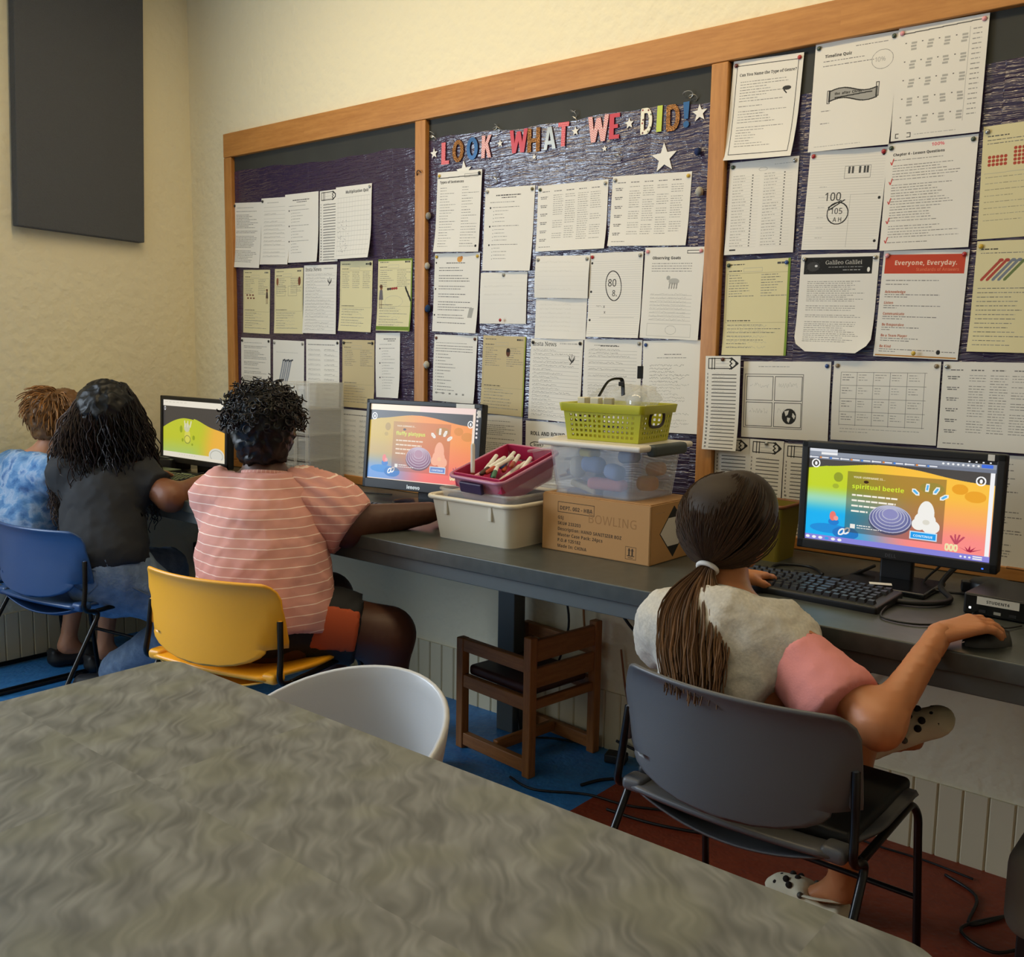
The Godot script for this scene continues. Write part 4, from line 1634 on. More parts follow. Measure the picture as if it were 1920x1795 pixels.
func screen_pic(kind: int) -> Pad:
	var w := 640
	var h := 384
	var p := Pad.new(w, h, Color("4a4644"))
	var warm := 0.62 if kind == 2 else 0.0
	for y in h:
		for x in w:
			var u := float(x) / w
			var v := float(y) / h
			if v > hill(kind, u):
				var c: Color
				if kind == 1:
					c = Color("cdd437").lerp(Color("ffc04a"), smoothstep(0.55, 0.85, u + 0.15 * v - 0.1)).lerp(Color("b4d27a"), smoothstep(0.6, 1.0, v) * (1.0 - smoothstep(0.4, 0.8, u)))
				else:
					var a := Color("c6d828").lerp(Color("9fdcc0"), smoothstep(0.38, 0.55, v)).lerp(Color("12b4f5"), smoothstep(0.52, 0.72, v))
					var b := Color("ffc544").lerp(Color("ffb060"), smoothstep(0.35, 0.6, v)).lerp(Color("ff8f8a"), smoothstep(0.55, 0.85, v))
					c = a.lerp(b, smoothstep(0.18, 0.62, u - 0.10 * (v - 0.5) + 0.05 * sin(v * 9.0)))
					if kind == 2:
						var q := Color("d2b03c").lerp(Color("c8a85a"), smoothstep(0.4, 0.6, v)).lerp(Color("6f9fe0"), smoothstep(0.6, 0.9, v))
						var z := Color("ff9a3e").lerp(Color("ff8a50"), smoothstep(0.4, 0.7, v)).lerp(Color("ff7064"), smoothstep(0.65, 0.95, v))
						c = q.lerp(z, smoothstep(0.12, 0.58, u))
				p.im.set_pixel(x, y, c)
	if kind == 1:
		p.rect(0, 0, w, 40, Color("fbf3e2"))
		for k in 6:
			p.rect(20 + k * 40, 12, 26, 4, Color("e0d8c6"))
		p.rect(0, h - 34, w, 34, Color("f4ecd8"))
		for k in 7:
			p.rect(170 + k * 26, h - 22, 10, 8, Color("b9b3a2"))
		p.oval(18, 58, 7, 12, Color.WHITE, 2)
		p.oval(w - 24, 58, 10, 14, Color.WHITE, 2)
		p.disc(w - 90, h - 44, 76, 48, Color("e8e6da"))
		p.oval(w - 90, h - 42, 60, 36, Color("b9b7a8"), 3)
		p.rect(0, h - 20, w, 20, Color("f4ecd8"))
		for q in [[190, 190, 15, 24], [320, 240, 13, 16], [206, 262, 10, 12], [306, 286, 9, 8]]:
			p.disc(q[0], q[1], q[2], q[3], Color("9bac28"))
		p.disc(256, 232, 30, 44, Color("e6e060"))
		p.disc(250, 176, 30, 30, Color("d9d8b0"))
		for k in 3:
			p.line(Vector2(232 + k * 26, 170), Vector2(226 + k * 34, 136), Color("eeeac0"), 9)
		p.oval(256, 256, 30, 26, Color("8d8f50"), 3)
		return p
	# leaves and pebbles
	for q in [[112, 112, 17, 20, "8f9a28"], [104, 150, 12, 10, "a4b430"], [530, 116, 26, 20, "eea022"], [580, 140, 34, 22, "f0a428"], [440, 122, 40, 22, "d7c84a"]]:
		p.disc(q[0], q[1], q[2], q[3], Color(q[4]).lerp(Color("d8742a"), warm * 0.7), 0.9)
	p.disc(86, 330, 70, 20, Color("1a86d8"), 0.8)
	p.disc(150, 342, 48, 26, Color("1c74c4"), 0.9)
	p.disc(104, 300, 20, 14, Color("1f78d0"), 0.9)
	p.disc(100, 276, 12, 20, Color("ef7a72"))
	p.disc(112, 284, 9, 10, Color("f4a098"))
	for k in 2:
		p.oval(136 + k * 18, 338 - k * 6, 8, 14, Color("f4f4f4"), 4, 0.6)
	# card over the hill
	for y in range(84, 336):
		for x in range(146, 486):
			var c := p.im.get_pixel(x, y)
			p.im.set_pixel(x, y, c.darkened(0.0).lerp(Color("4a3a2a") if kind == 3 else Color("8a4020"), 0.42 if kind == 3 else 0.30))
	write(p, 168, 110, "YOUR USERNAME IS...", 11, Color("f6ecd8"), "bold")
	p.disc(214, 122, 9, 6, Color("3a2010"))
	write(p, 164, 152, "spiritual beetle" if kind == 3 else "fluffy platypus", 25, Color("d8f03a"), "bold")
	for k in 4:
		var y := 176 + k * 22
		var x := 166.0
		var e: float = [330.0, 322.0, 326.0, 226.0][k]
		var i := 0
		while x < e:
			var l := 14.0 + (i * 7 + k * 5) % 17
			p.rect(x, y, minf(l, e - x), 7, Color("fbf4e6") if kind == 3 else Color("f0d8bc"))
			x += l + 3
			i += 1
	# round creature made of rings
	var body := Color("686c9c") if kind == 3 else Color("8a5a78")
	p.disc(306, 268, 76, 58, body.darkened(0.35), 0.8)
	for k in 5:
		p.disc(306, 262 - k * 5, 72 - k * 11, 54 - k * 8, body.lerp(Color("b0aee0") if kind == 3 else Color("e0b4c0"), k * 0.14))
		p.oval(306, 262 - k * 5, 72 - k * 11, 54 - k * 8, body.lightened(0.55), 2)
	# waving white glove
	var hand := Color("f6f4ee") if kind == 3 else Color("ffb48e")
	p.disc(426, 228, 28, 54, hand)
	p.disc(404, 268, 24, 24, hand)
	p.disc(444, 274, 30, 28, hand)
	p.disc(424, 252, 36, 36, hand)
	p.disc(428, 258, 12, 10, Color("d8d4c4") if kind == 3 else Color("ffc890"), 0.7)
	for q in [[394, 150, -0.8], [424, 132, 0.1], [450, 140, 0.5], [474, 160, 0.9]]:
		var d := Vector2(sin(q[2]), -cos(q[2]))
		p.line(Vector2(q[0], q[1]), Vector2(q[0], q[1]) + d * 20, Color("f6f4ee"), 11)
		p.line(Vector2(q[0], q[1]) + d * 3, Vector2(q[0], q[1]) + d * 18, Color("58b6f0") if kind == 3 else Color("f4e0c8"), 5)
	p.rect(166, 300, 18, 18, Color("f2eee6"))
	print_line(p, 190, 302, 50, Color("f2eee6"), rng, 4)
	print_line(p, 190, 312, 90, Color("f2eee6"), rng, 3)
	p.rect(376, 298, 92, 32, Color("cfe9fb"))
	p.rect(380, 302, 84, 24, Color("1e9ff0") if kind == 3 else Color("6a86c8"))
	write(p, 388, 320, "CONTINUE", 13, Color.WHITE, "bold")
	# plant and emblem, lower right
	for k in 4:
		p.line(Vector2(530, 330), Vector2(512 + k * 14, 290 + 6 * absf(k - 1.5)), Color("c04a60"), 4)
	for k in 5:
		p.fill(PackedVector2Array([Vector2(568, 352), Vector2(540 + k * 18, 326 + 6 * absf(k - 2.0)), Vector2(578, 354)]), Color("a82448"))
	for k in 3:
		p.oval(502 + k * 14, 344, 5, 12, Color("f4e6b0"), 4)
	for k in [[26, 62], [w - 46, 78]]:
		p.oval(k[0], k[1], 14, 16, Color.WHITE, 3)
		p.disc(k[0], k[1], 5, 8, Color.WHITE)
	if kind == 3:
		p.rect(0, 0, w, 12, Color("101014"))
		p.rect(0, 0, 104, 12, Color("d8dce4"))
		p.rect(0, 12, w, 18, Color("8f96a4"))
		p.rect(0, 30, w, 14, Color("747b8c"))
		p.rect(44, 14, 60, 10, Color("f2f2f2"))
		for k in 12:
			p.rect(8 + k * 38, 34, 26, 5, Color("e8eaf0"))
			p.disc(4 + k * 38, 36, 4, 4, [Color("f0f0f0"), Color("e8883a"), Color("4a86e0")][k % 3])
		for k in 8:
			p.disc(470 + k * 16, 21, 4, 4, Color("f4f4f4"))
		p.rect(w - 48, 14, 36, 13, Color("3f6fe0"))
		for k in 4:
			p.rect(w - 90 + k * 22, 4, 6, 5, Color("f4f4f4"))
		p.rect(0, h - 22, w, 22, Color("8a86dc"))
		for k in 6:
			p.disc(10 + k * 24, h - 11, 8, 6, Color("f4f4f6") if k != 3 else Color("3aa0e8"))
		for k in 3:
			p.disc(w - 92 + k * 14, h - 11, 4, 4, Color("f4f4f6"))
		p.rect(w - 54, h - 18, 30, 5, Color("f4f4f6"))
		p.rect(w - 54, h - 10, 30, 5, Color("f4f4f6"))
		p.rect(w - 18, 44, 14, h - 66, Color("f6f6f8"))
	else:
		p.rect(0, 0, w, 30, Color("fde9cc"))
		p.rect(300, 0, w - 300, 30, Color("fbdcd0"))
		p.rect(w - 34, 20, 14, h - 20, Color("fde6d0"))
		p.rect(w - 20, 0, 20, h, Color("241c1c"))
		for k in 7:
			p.disc(w - 10, 18 + k * 20, 6, 6, Color("f0e8e4"))
		p.rect(0, h - 4, w, 4, Color("fde6d0"))
	return p

func monitor(kind: int, at: Vector3, yaw: float, tilt: float, w: float, h: float, label: String):
	var t := thing("monitor", label, "monitor", Vector3(at.x, DESK, at.z), deg_to_rad(yaw), "computer monitors on the counter")
	var up := at.y - DESK
	var bs := Basis(Vector3(1, 0, 0), deg_to_rad(-tilt))
	var c := Vector3(0, up, 0)
	var side := 0.016 if kind != 3 else 0.018
	var low := 0.034 if kind == 2 else 0.024
	var high := 0.017
	var b := MB.new()
	b.rbox(c + bs * Vector3(0, 0, -0.022), Vector3(w, h, 0.03), 0.006, bs)
	b.rbox(c + bs * Vector3(0, 0, -0.045), Vector3(w * 0.72, h * 0.66, 0.03), 0.012, bs)
	# the raised rim round the screen
	b.rbox(c + bs * Vector3(-w / 2 + side / 2, 0, -0.004), Vector3(side, h, 0.010), 0.003, bs)
	b.rbox(c + bs * Vector3(w / 2 - side / 2, 0, -0.004), Vector3(side, h, 0.010), 0.003, bs)
	b.rbox(c + bs * Vector3(0, h / 2 - high / 2, -0.004), Vector3(w, high, 0.010), 0.003, bs)
	b.rbox(c + bs * Vector3(0, -h / 2 + low / 2, -0.004), Vector3(w, low, 0.010), 0.003, bs)
	part("casing", b.done(true), M.black, t)
	var sw := w - 2 * side
	var sh := h - low - high
	var sc := c + bs * Vector3(0, (low - high) / 2, -0.0062)
	var m := mat(Color("0a0a0a"), 0.3)
	m.emission_enabled = true
	m.emission = Color.BLACK
	m.emission_texture = tex(screen_pic(kind).im)
	m.emission_energy_multiplier = [0.0, 0.80, 0.85, 0.95][kind]
	b = MB.new()
	var sx := bs * Vector3(sw / 2, 0, 0)
	var sy := bs * Vector3(0, sh / 2, 0)
	b.quad(sc - sx - sy, sc + sx - sy, sc + sx + sy, sc - sx + sy)
	part("screen", b.done(), m, t, "lit screen")
	b = MB.new()
	var foot := 0.0
	if kind == 3:
		b.rbox(Vector3(0.0, up * 0.42 + 0.006, -0.055), Vector3(0.078, up * 0.84 - 0.006, 0.022), 0.006)
		part("stand_neck", b.done(true), M.black, t)
		b = MB.new()
		b.rbox(Vector3(0.0, 0.007, -0.01), Vector3(0.21, 0.014, 0.17), 0.006)
		part("stand_base", b.done(true), M.black_gloss, t)
	else:
		b.rbox(Vector3(0.0, up * 0.42 + 0.006, -0.06), Vector3(0.09, up * 0.84 - 0.006, 0.03), 0.008)
		part("stand_neck", b.done(true), M.black, t)
		b = MB.new()
		b.lathe([Vector2(0.001, 0.016), Vector2(0.085, 0.015), Vector2(0.115, 0.011), Vector2(0.12, 0.004), Vector2(0.12, 0.0005), Vector2(0.001, 0.0005)], 32, Vector3(0, 0, -0.02), Basis(), 1.0, 0.8)
		part("stand_base", b.done(), M.black_gloss, t)
	if kind != 1:
		var tm := TextMesh.new()
		tm.font = font("bold")
		tm.text = "lenovo" if kind == 2 else "DELL"
		tm.font_size = 32
		tm.pixel_size = 0.00056 if kind == 2 else 0.00036
		tm.depth = 0.0006
		tm.curve_step = 1.0
		part("maker_mark", tm, M.silver if kind == 2 else M.dark_silver, t, "", Transform3D(bs, c + bs * Vector3(-0.02 if kind == 2 else 0.0, -h / 2 + low * 0.42, 0.0012)))
	if kind == 2:
		part("asset_sticker", box_mesh(c + bs * Vector3(w / 2 - 0.07, h / 2 - 0.010, 0.0016), Vector3(0.075, 0.014, 0.0008)), M.white, t, "white name sticker")
	part("corner_sticker", box_mesh(c + bs * Vector3(w / 2 - (0.030 if kind != 2 else 0.012), h / 2 - (0.008 if kind != 2 else 0.035), 0.0016), Vector3(0.014, 0.014 if kind != 2 else 0.026, 0.0008)), M.white, t, "small pale corner sticker")
	if kind == 3:
		var g := mat(Color("3060ff"), 0.4)
		g.emission_enabled = true
		g.emission = Color(0.2, 0.4, 1.0)
		g.emission_energy_multiplier = 1.5
		part("power_light", box_mesh(c + bs * Vector3(w / 2 - 0.03, -h / 2 + 0.010, 0.0016), Vector3(0.004, 0.003, 0.001)), g, t)
	var n := t.basis * (bs * Vector3(0, 0, 1))
	area_light("monitor_glow", t.position + t.basis * (sc + bs * Vector3(0, 0, 0.012)), n, Vector2(sw, sh), [Color.WHITE, Color(0.95, 0.95, 0.6), Color(1.0, 0.75, 0.5), Color(0.9, 0.9, 0.75)][kind], 0.011)

func build_monitors():
	M.dark_silver = mat(Color("55565a"), 0.4, 0.4)
	monitor(1, Vector3(-0.405, 0.963, 0.315), 0.0, 2.0, 0.505, 0.288, "black monitor near the corner showing a green hill on dark grey")
	monitor(2, Vector3(0.868, 0.986, 0.219), 8.8, 5.5, 0.50, 0.32, "black monitor showing the words fluffy platypus on orange")
	monitor(3, Vector3(2.533, 0.979, 0.30), 0.5, 0.5, 0.468, 0.270, "black monitor showing the words spiritual beetle")
# ------------------------------------------------------------------ things on the counter
func keyboard(at: Vector3, yaw: float, label: String, w := 0.44, d := 0.15):
	var t := thing("keyboard", label, "keyboard", at, deg_to_rad(yaw), "black keyboards on the counter")
	var b := MB.new()
	b.rbox(Vector3(0, 0.011, 0), Vector3(w, 0.02, d), 0.006, Basis(Vector3(1, 0, 0), 0.07))
	part("base", b.done(true), M.black, t)
	b = MB.new()
	var k := MB.new()
	k.prism(PackedVector2Array([Vector2(-0.0078, -0.0078), Vector2(0.0078, -0.0078), Vector2(0.0078, 0.0078), Vector2(-0.0078, 0.0078)]), 0.001)
	var caps := {}
	for row in 6:
		var x := -w / 2 + 0.018
		var z := -d / 2 + 0.022 + row * 0.0205 + (0.004 if row > 0 else 0.0)
		var i := 0
		while x < w / 2 - 0.012:
			var kw := 0.0175
			if row == 5 and i == 3:
				kw = 0.105
			elif row > 1 and i == 0:
				kw = 0.024
			elif i == 13 and x < 0.12:
				kw = 0.026
			var gap := 0.0
			if x > w * 0.5 - 0.158 and x < w * 0.5 - 0.150:
				gap = 0.007
			if x + kw > w / 2 - 0.008:
				break
			if not caps.has(kw):
				var c := MB.new()
				var a := kw / 2
				var e := 0.0082
				var lo := [Vector3(-a, 0, e), Vector3(a, 0, e), Vector3(a, 0, -e), Vector3(-a, 0, -e)]
				var hi := []
				for q in lo:
					hi.append(Vector3(q.x - signf(q.x) * 0.0026, 0.0075, q.z * 0.68 - 0.0012))
				c.quad(hi[0], hi[1], hi[2], hi[3])
				for s in 4:
					c.quad(lo[s], lo[(s + 1) % 4], hi[(s + 1) % 4], hi[s])
				caps[kw] = c.done()
			part("key", caps[kw], M.key, t, "", Transform3D(Basis(Vector3(1, 0, 0), 0.07), Vector3(x + kw / 2, 0.021 - z * 0.07, z)))
			x += kw + 0.0024 + gap
			i += 1
	return t

func cable(called: String, label: String, pts: Array, r := 0.0028, m: Material = null, group := ""):
	var o := put(called, tube_mesh(curve(pts, 6), r, 7), m if m else M.cable)
	tag(o, label, "cable", group)
	return o

func build_desk_things():
	M.key = mat(Color("1a1a1c"), 0.35)
	keyboard(Vector3(2.385, DESK, 0.492), -3.0, "black keyboard on the counter below the spiritual beetle screen")
	keyboard(Vector3(0.815, DESK, 0.478), -4.0, "black keyboard beyond the pink sleeve of the curly-haired person")
	keyboard(Vector3(-0.33, DESK, 0.53), 2.0, "black keyboard beyond the bare forearm of the person in black")
	# mouse under the hand
	var t := thing("computer_mouse", "black mouse under the hand at the front of the counter", "mouse", Vector3(2.836, DESK, 0.648), deg_to_rad(-35))
	var b := MB.new()
	var rows := []
	for i in 9:
		var u := i / 8.0
		var ring := PackedVector3Array()
		var wdt := 0.029 * sin(clampf(u * 0.86 + 0.12, 0, 1) * PI) ** 0.4 if i > 0 and i < 8 else 0.004
		var hgt := 0.034 * sin(clampf(u * 0.72 + 0.2, 0, 1) * PI) ** 0.7
		for k in 12:
			var a := PI * k / 11.0
			ring.append(Vector3(-wdt * cos(a), maxf(0.001, hgt * sin(a)), -0.052 + u * 0.104))
		rows.append(ring)
	b.skin(rows)
	part("shell", b.done(), M.black, t)
	part("scroll_wheel", box_mesh(Vector3(0, 0.03, -0.028), Vector3(0.006, 0.01, 0.018), 0.003), M.dark, t)
	cable("mouse_cable", "thin black mouse cable from the hand to the small computer", [Vector3(2.83, DESK + 0.012, 0.555), Vector3(2.845, DESK + 0.005, 0.51), Vector3(2.86, DESK + 0.004, 0.47)], 0.0018)
	# small desktop computer lying flat
	t = thing("small_computer", "flat black small computer with a white STUDENT label and a red stripe", "computer", Vector3(2.84, DESK, 0.34), deg_to_rad(-3))
	part("case", box_mesh(Vector3(0.0, 0.024, 0), Vector3(0.20, 0.046, 0.19), 0.004), M.black, t)
	part("front_panel", box_mesh(Vector3(-0.02, 0.024, 0.0955), Vector3(0.15, 0.04, 0.004), 0.0015), M.black_gloss, t)
	part("red_stripe", box_mesh(Vector3(0.052, 0.023, 0.0975), Vector3(0.008, 0.042, 0.003)), mat(Color("9c3420"), 0.5), t, "red stripe")
	var lab := Pad.new(160, 36, Color("dcd8cf"))
	write(lab, 36, 26, "STUDENT4", 18, Color("33322f"), "bold")
	var lm := mat(Color.WHITE, 0.6)
	lm.albedo_texture = tex(lab.im)
	b = MB.new()
	b.quad(Vector3(-0.072, 0.026, 0.0985), Vector3(0.012, 0.026, 0.0985), Vector3(0.012, 0.043, 0.0985), Vector3(-0.072, 0.043, 0.0985))
	part("name_label", b.done(), lm, t, "white printed name label")
	var g := mat(Color.WHITE, 0.4)
	g.emission_enabled = true
	g.emission = Color(1, 1, 1)
	g.emission_energy_multiplier = 2.0
	part("power_light", box_mesh(Vector3(-0.085, 0.016, 0.098), Vector3(0.004, 0.004, 0.002)), g, t)
	for k in 3:
		part("port", box_mesh(Vector3(-0.06 + k * 0.03, 0.012, 0.098), Vector3(0.014, 0.006, 0.001)), M.silver if k == 1 else M.dark, t)
	# cables round the right monitor
	cable("keyboard_cable", "black cable curving along the counter front from keyboard to small computer", [Vector3(2.60, DESK + 0.01, 0.50), Vector3(2.62, DESK + 0.004, 0.60), Vector3(2.70, DESK + 0.004, 0.605), Vector3(2.755, DESK + 0.004, 0.52), Vector3(2.76, DESK + 0.006, 0.44)], 0.0022)
	cable("adapter_cable", "black looped display cable with a silver plug left of the monitor stand", [Vector3(2.37, DESK + 0.006, 0.30), Vector3(2.31, DESK + 0.006, 0.24), Vector3(2.24, DESK + 0.006, 0.27), Vector3(2.26, DESK + 0.006, 0.355), Vector3(2.33, DESK + 0.006, 0.36), Vector3(2.42, DESK + 0.006, 0.30), Vector3(2.47, DESK + 0.03, 0.22)], 0.0042)
	var pl := thing("display_plug", "black plug with silver tip lying left of the right monitor stand", "plug", Vector3(2.335, DESK + 0.002, 0.352), deg_to_rad(15))
	part("grip", box_mesh(Vector3(0, 0.008, 0), Vector3(0.04, 0.015, 0.022), 0.005), M.black, pl)
	part("silver_tip", box_mesh(Vector3(-0.034, 0.008, 0), Vector3(0.03, 0.006, 0.012), 0.001), M.silver, pl, "silver tip")
	cable("power_cable", "thick black cable from the monitor back round the front of its stand", [Vector3(2.66, DESK + 0.06, 0.20), Vector3(2.645, DESK + 0.02, 0.28), Vector3(2.69, DESK + 0.008, 0.36), Vector3(2.66, DESK + 0.009, 0.44), Vector3(2.58, DESK + 0.008, 0.46), Vector3(2.50, DESK + 0.008, 0.44), Vector3(2.46, DESK + 0.008, 0.40)], 0.0065)
	cable("video_cable", "thin looped black cable right of the monitor stand", [Vector3(2.62, DESK + 0.05, 0.20), Vector3(2.60, DESK + 0.012, 0.26), Vector3(2.66, DESK + 0.008, 0.29), Vector3(2.76, DESK + 0.008, 0.24), Vector3(2.84, DESK + 0.01, 0.17), Vector3(2.93, DESK + 0.008, 0.16)], 0.003)
	cable("network_cable", "tan network cable rising behind the right edge of the monitor", [Vector3(2.74, DESK + 0.045, 0.08), Vector3(2.80, DESK + 0.05, 0.12), Vector3(2.835, DESK + 0.035, 0.17), Vector3(2.84, DESK + 0.052, 0.25)], 0.0035, M.tan_cable)
	t = thing("power_adapter", "black round power adapter on the counter behind the small computer", "adapter", Vector3(2.735, DESK, 0.20), 0.3)
	b = MB.new()
	b.lathe([Vector2(0.001, 0.034), Vector2(0.04, 0.033), Vector2(0.047, 0.026), Vector2(0.047, 0.004), Vector2(0.042, 0.0), Vector2(0.001, 0.0)], 24)
	part("body", b.done(), M.black, t)
	part("plug_block", box_mesh(Vector3(-0.052, 0.014, 0), Vector3(0.024, 0.024, 0.03), 0.004), M.black, t)
	var paper := put("torn_paper", box_mesh(Vector3.ZERO, Vector3(0.05, 0.001, 0.022)), M.white, null, Transform3D(Basis(Vector3.UP, 0.4), Vector3(2.53, DESK + 0.0165, 0.35)))
	tag(paper, "torn white paper scrap on the base of the spiritual beetle monitor", "paper scrap")
	# olive box left of the right monitor
	t = thing("olive_tub", "olive yellow plastic tub behind the ponytailed head", "tub", Vector3(2.14, DESK, 0.17), 0.0)
	tub(t, 0.17, 0.13, 0.15, 0.010, 0.86, mat(Color("8a7a24"), 0.5), "body")
	part("rim", rim_mesh(0.178, 0.138, 0.150, 0.005), mat(Color("7a4a22"), 0.5), t, "brown rim")
	# clear plastic drawers by the left part of the board
	t = thing("storage_tower", "tall frosted clear plastic drawer unit on the counter against the board", "drawer unit", Vector3(0.14, DESK, 0.125))
	part("shell", box_mesh(Vector3(0, 0.205, -0.085), Vector3(0.22, 0.41, 0.006)), M.frost, t)
	part("side_panel", box_mesh(Vector3(-0.108, 0.205, 0), Vector3(0.004, 0.41, 0.17)), M.frost, t)
	part("side_panel", box_mesh(Vector3(0.108, 0.205, 0), Vector3(0.004, 0.41, 0.17)), M.frost, t)
	for k in 5:
		part("shelf", box_mesh(Vector3(0, 0.003 + k * 0.1015, 0), Vector3(0.22, 0.005, 0.17)), M.film, t)
	for j in 4:
		for k in 3:
			var d := part("drawer", box_mesh(Vector3(-0.072 + k * 0.072, 0.052 + j * 0.1015, 0.086), Vector3(0.068, 0.088, 0.004), 0.0015), M.film, t)
			part("drawer_pull", box_mesh(Vector3(-0.072 + k * 0.072, 0.085 + j * 0.1015, 0.092), Vector3(0.04, 0.008, 0.012), 0.002), M.film, d)
	for k in 4:
		part("divider", box_mesh(Vector3(-0.108 + k * 0.072, 0.205, 0.1), Vector3(0.006, 0.41, 0.01)), M.film, t)
	# black speaker and clear lid in front of the drawers
	t = thing("desktop_speaker", "small black rounded speaker with a silver line in front of the clear drawers", "speaker", Vector3(0.10, DESK, 0.335), 0.35)
	part("body", box_mesh(Vector3(0, 0.062, 0), Vector3(0.075, 0.124, 0.075), 0.016), M.black_gloss, t)
	b = MB.new()
	b.tube(bent([Vector3(-0.034, 0.004, 0.036), Vector3(-0.034, 0.118, 0.036), Vector3(0.034, 0.118, 0.036), Vector3(0.034, 0.004, 0.036)], 0.014), 0.0016, 6)
	part("silver_trim", b.done(), M.silver, t, "silver trim line")
	part("grille", box_mesh(Vector3(0, 0.06, 0.0375), Vector3(0.055, 0.098, 0.003), 0.001), M.dark, t)
	cable("speaker_cable", "thin black cable on the counter between speaker and middle monitor", [Vector3(0.15, DESK + 0.004, 0.31), Vector3(0.28, DESK + 0.003, 0.27), Vector3(0.40, DESK + 0.003, 0.25), Vector3(0.50, DESK + 0.003, 0.17), Vector3(0.62, DESK + 0.003, 0.12)], 0.0024)
	cable("left_keyboard_cable", "black cable curving above the keyboard by the pink sleeve", [Vector3(0.72, DESK + 0.02, 0.41), Vector3(0.70, DESK + 0.006, 0.34), Vector3(0.80, DESK + 0.004, 0.31), Vector3(0.92, DESK + 0.004, 0.29)], 0.0024)
	# loose paper in front of the middle monitor
	b = MB.new()
	rows = []
	for j in 5:
		var row := PackedVector3Array()
		for k in 6:
			row.append(Vector3((k / 5.0 - 0.5) * 0.26, 0.0012 + 0.004 * absf(sin(k * 0.9 + j)) + 0.006 * pow(j / 4.0, 2), (j / 4.0 - 0.5) * 0.17))
		rows.append(row)
	b.skin(rows, false, false)
	var lp := put("loose_paper", b.done(), mat(Color("b9b29e"), 0.9), null, Transform3D(Basis(Vector3.UP, deg_to_rad(4)), Vector3(0.91, DESK + 0.001, 0.36)))
	tag(lp, "loose sheet of paper on the counter in front of the fluffy platypus monitor", "paper")
	# left end of the counter
	t = thing("network_box", "small black box with a white label under the green hill monitor", "device", Vector3(-0.44, DESK, 0.42), 0.1)
	part("body", box_mesh(Vector3(0, 0.016, 0), Vector3(0.11, 0.03, 0.07), 0.004), M.black, t)
	part("label_sticker", box_mesh(Vector3(0.0, 0.018, 0.0356), Vector3(0.06, 0.02, 0.001)), M.white, t, "white sticker")
	t = thing("desk_telephone", "black desk device with buttons left of the green hill monitor", "telephone", Vector3(-0.62, DESK, 0.30), 0.2)
	part("body", box_mesh(Vector3(0, 0.03, 0), Vector3(0.15, 0.055, 0.12), 0.008), M.black, t)
	part("button_panel", box_mesh(Vector3(0.0, 0.060, 0.015), Vector3(0.09, 0.004, 0.07), 0.001), M.dark, t)
	var bt := thing("amber_bottle", "amber bottle standing beside the left monitor", "bottle", Vector3(-0.515, DESK, 0.43))
	b = MB.new()
	b.lathe([Vector2(0.001, 0.0), Vector2(0.017, 0.001), Vector2(0.018, 0.01), Vector2(0.018, 0.06), Vector2(0.010, 0.075), Vector2(0.009, 0.09)], 16)
	part("body", b.done(), mat(Color("9a6a24"), 0.25), bt)
	b = MB.new()
	b.lathe([Vector2(0.011, 0.088), Vector2(0.011, 0.104), Vector2(0.001, 0.105)], 12)
	part("cap", b.done(), M.black, bt)
	cable("left_mouse_cable", "thin black cable on the counter below the green hill monitor", [Vector3(-0.50, DESK + 0.004, 0.50), Vector3(-0.42, DESK + 0.004, 0.47), Vector3(-0.36, DESK + 0.004, 0.41), Vector3(-0.30, DESK + 0.02, 0.33)], 0.0022)

# an open tub: outer and inner skin, narrower at the foot
func tub(t: Node3D, w: float, d: float, h: float, r: float, taper: float, m: Material, called: String, wall := 0.003, label := "") -> MeshInstance3D:
	var b := MB.new()
	var rows := []
	for q in [[0.0, taper, 0.0], [0.004, taper, -0.004], [h, 1.0, 0.0]]:
		rows.append(round_rect(w * q[1] + q[2] * 0.0, d * q[1], r, q[0]))
	b.skin(rows, true, false)
	b.fan(rows[0], false)
	var ins := []
	for q in [[h, 1.0], [wall, taper]]:
		ins.append(round_rect(w * q[1] - wall * 2, d * q[1] - wall * 2, r, q[0]))
	b.skin(ins, true, false)
	b.fan(ins[1], true)
	b.skin([rows[2], ins[0]], true, false)
	return part(called, b.done(), m, t, label)

func round_rect(w: float, d: float, r: float, y: float, seg := 5) -> PackedVector3Array:
	var out := PackedVector3Array()
	r = minf(r, minf(w, d) * 0.49)
	for c in 4:
		var cx := (w / 2 - r) * (1 if c == 0 or c == 3 else -1)
		var cz := (d / 2 - r) * (1 if c < 2 else -1)
		for k in seg + 1:
			var a := PI / 2 * c + PI / 2 * k / seg
			out.append(Vector3(cx + r * cos(a), y, cz + r * sin(a)))
	return out

func rim_mesh(w: float, d: float, y: float, r: float, corner := 0.014) -> ArrayMesh:
	var ring := Array(round_rect(w, d, corner, y))
	ring.append(ring[0])
	ring.append(ring[1])
	return tube_mesh(ring, r, 8, false)

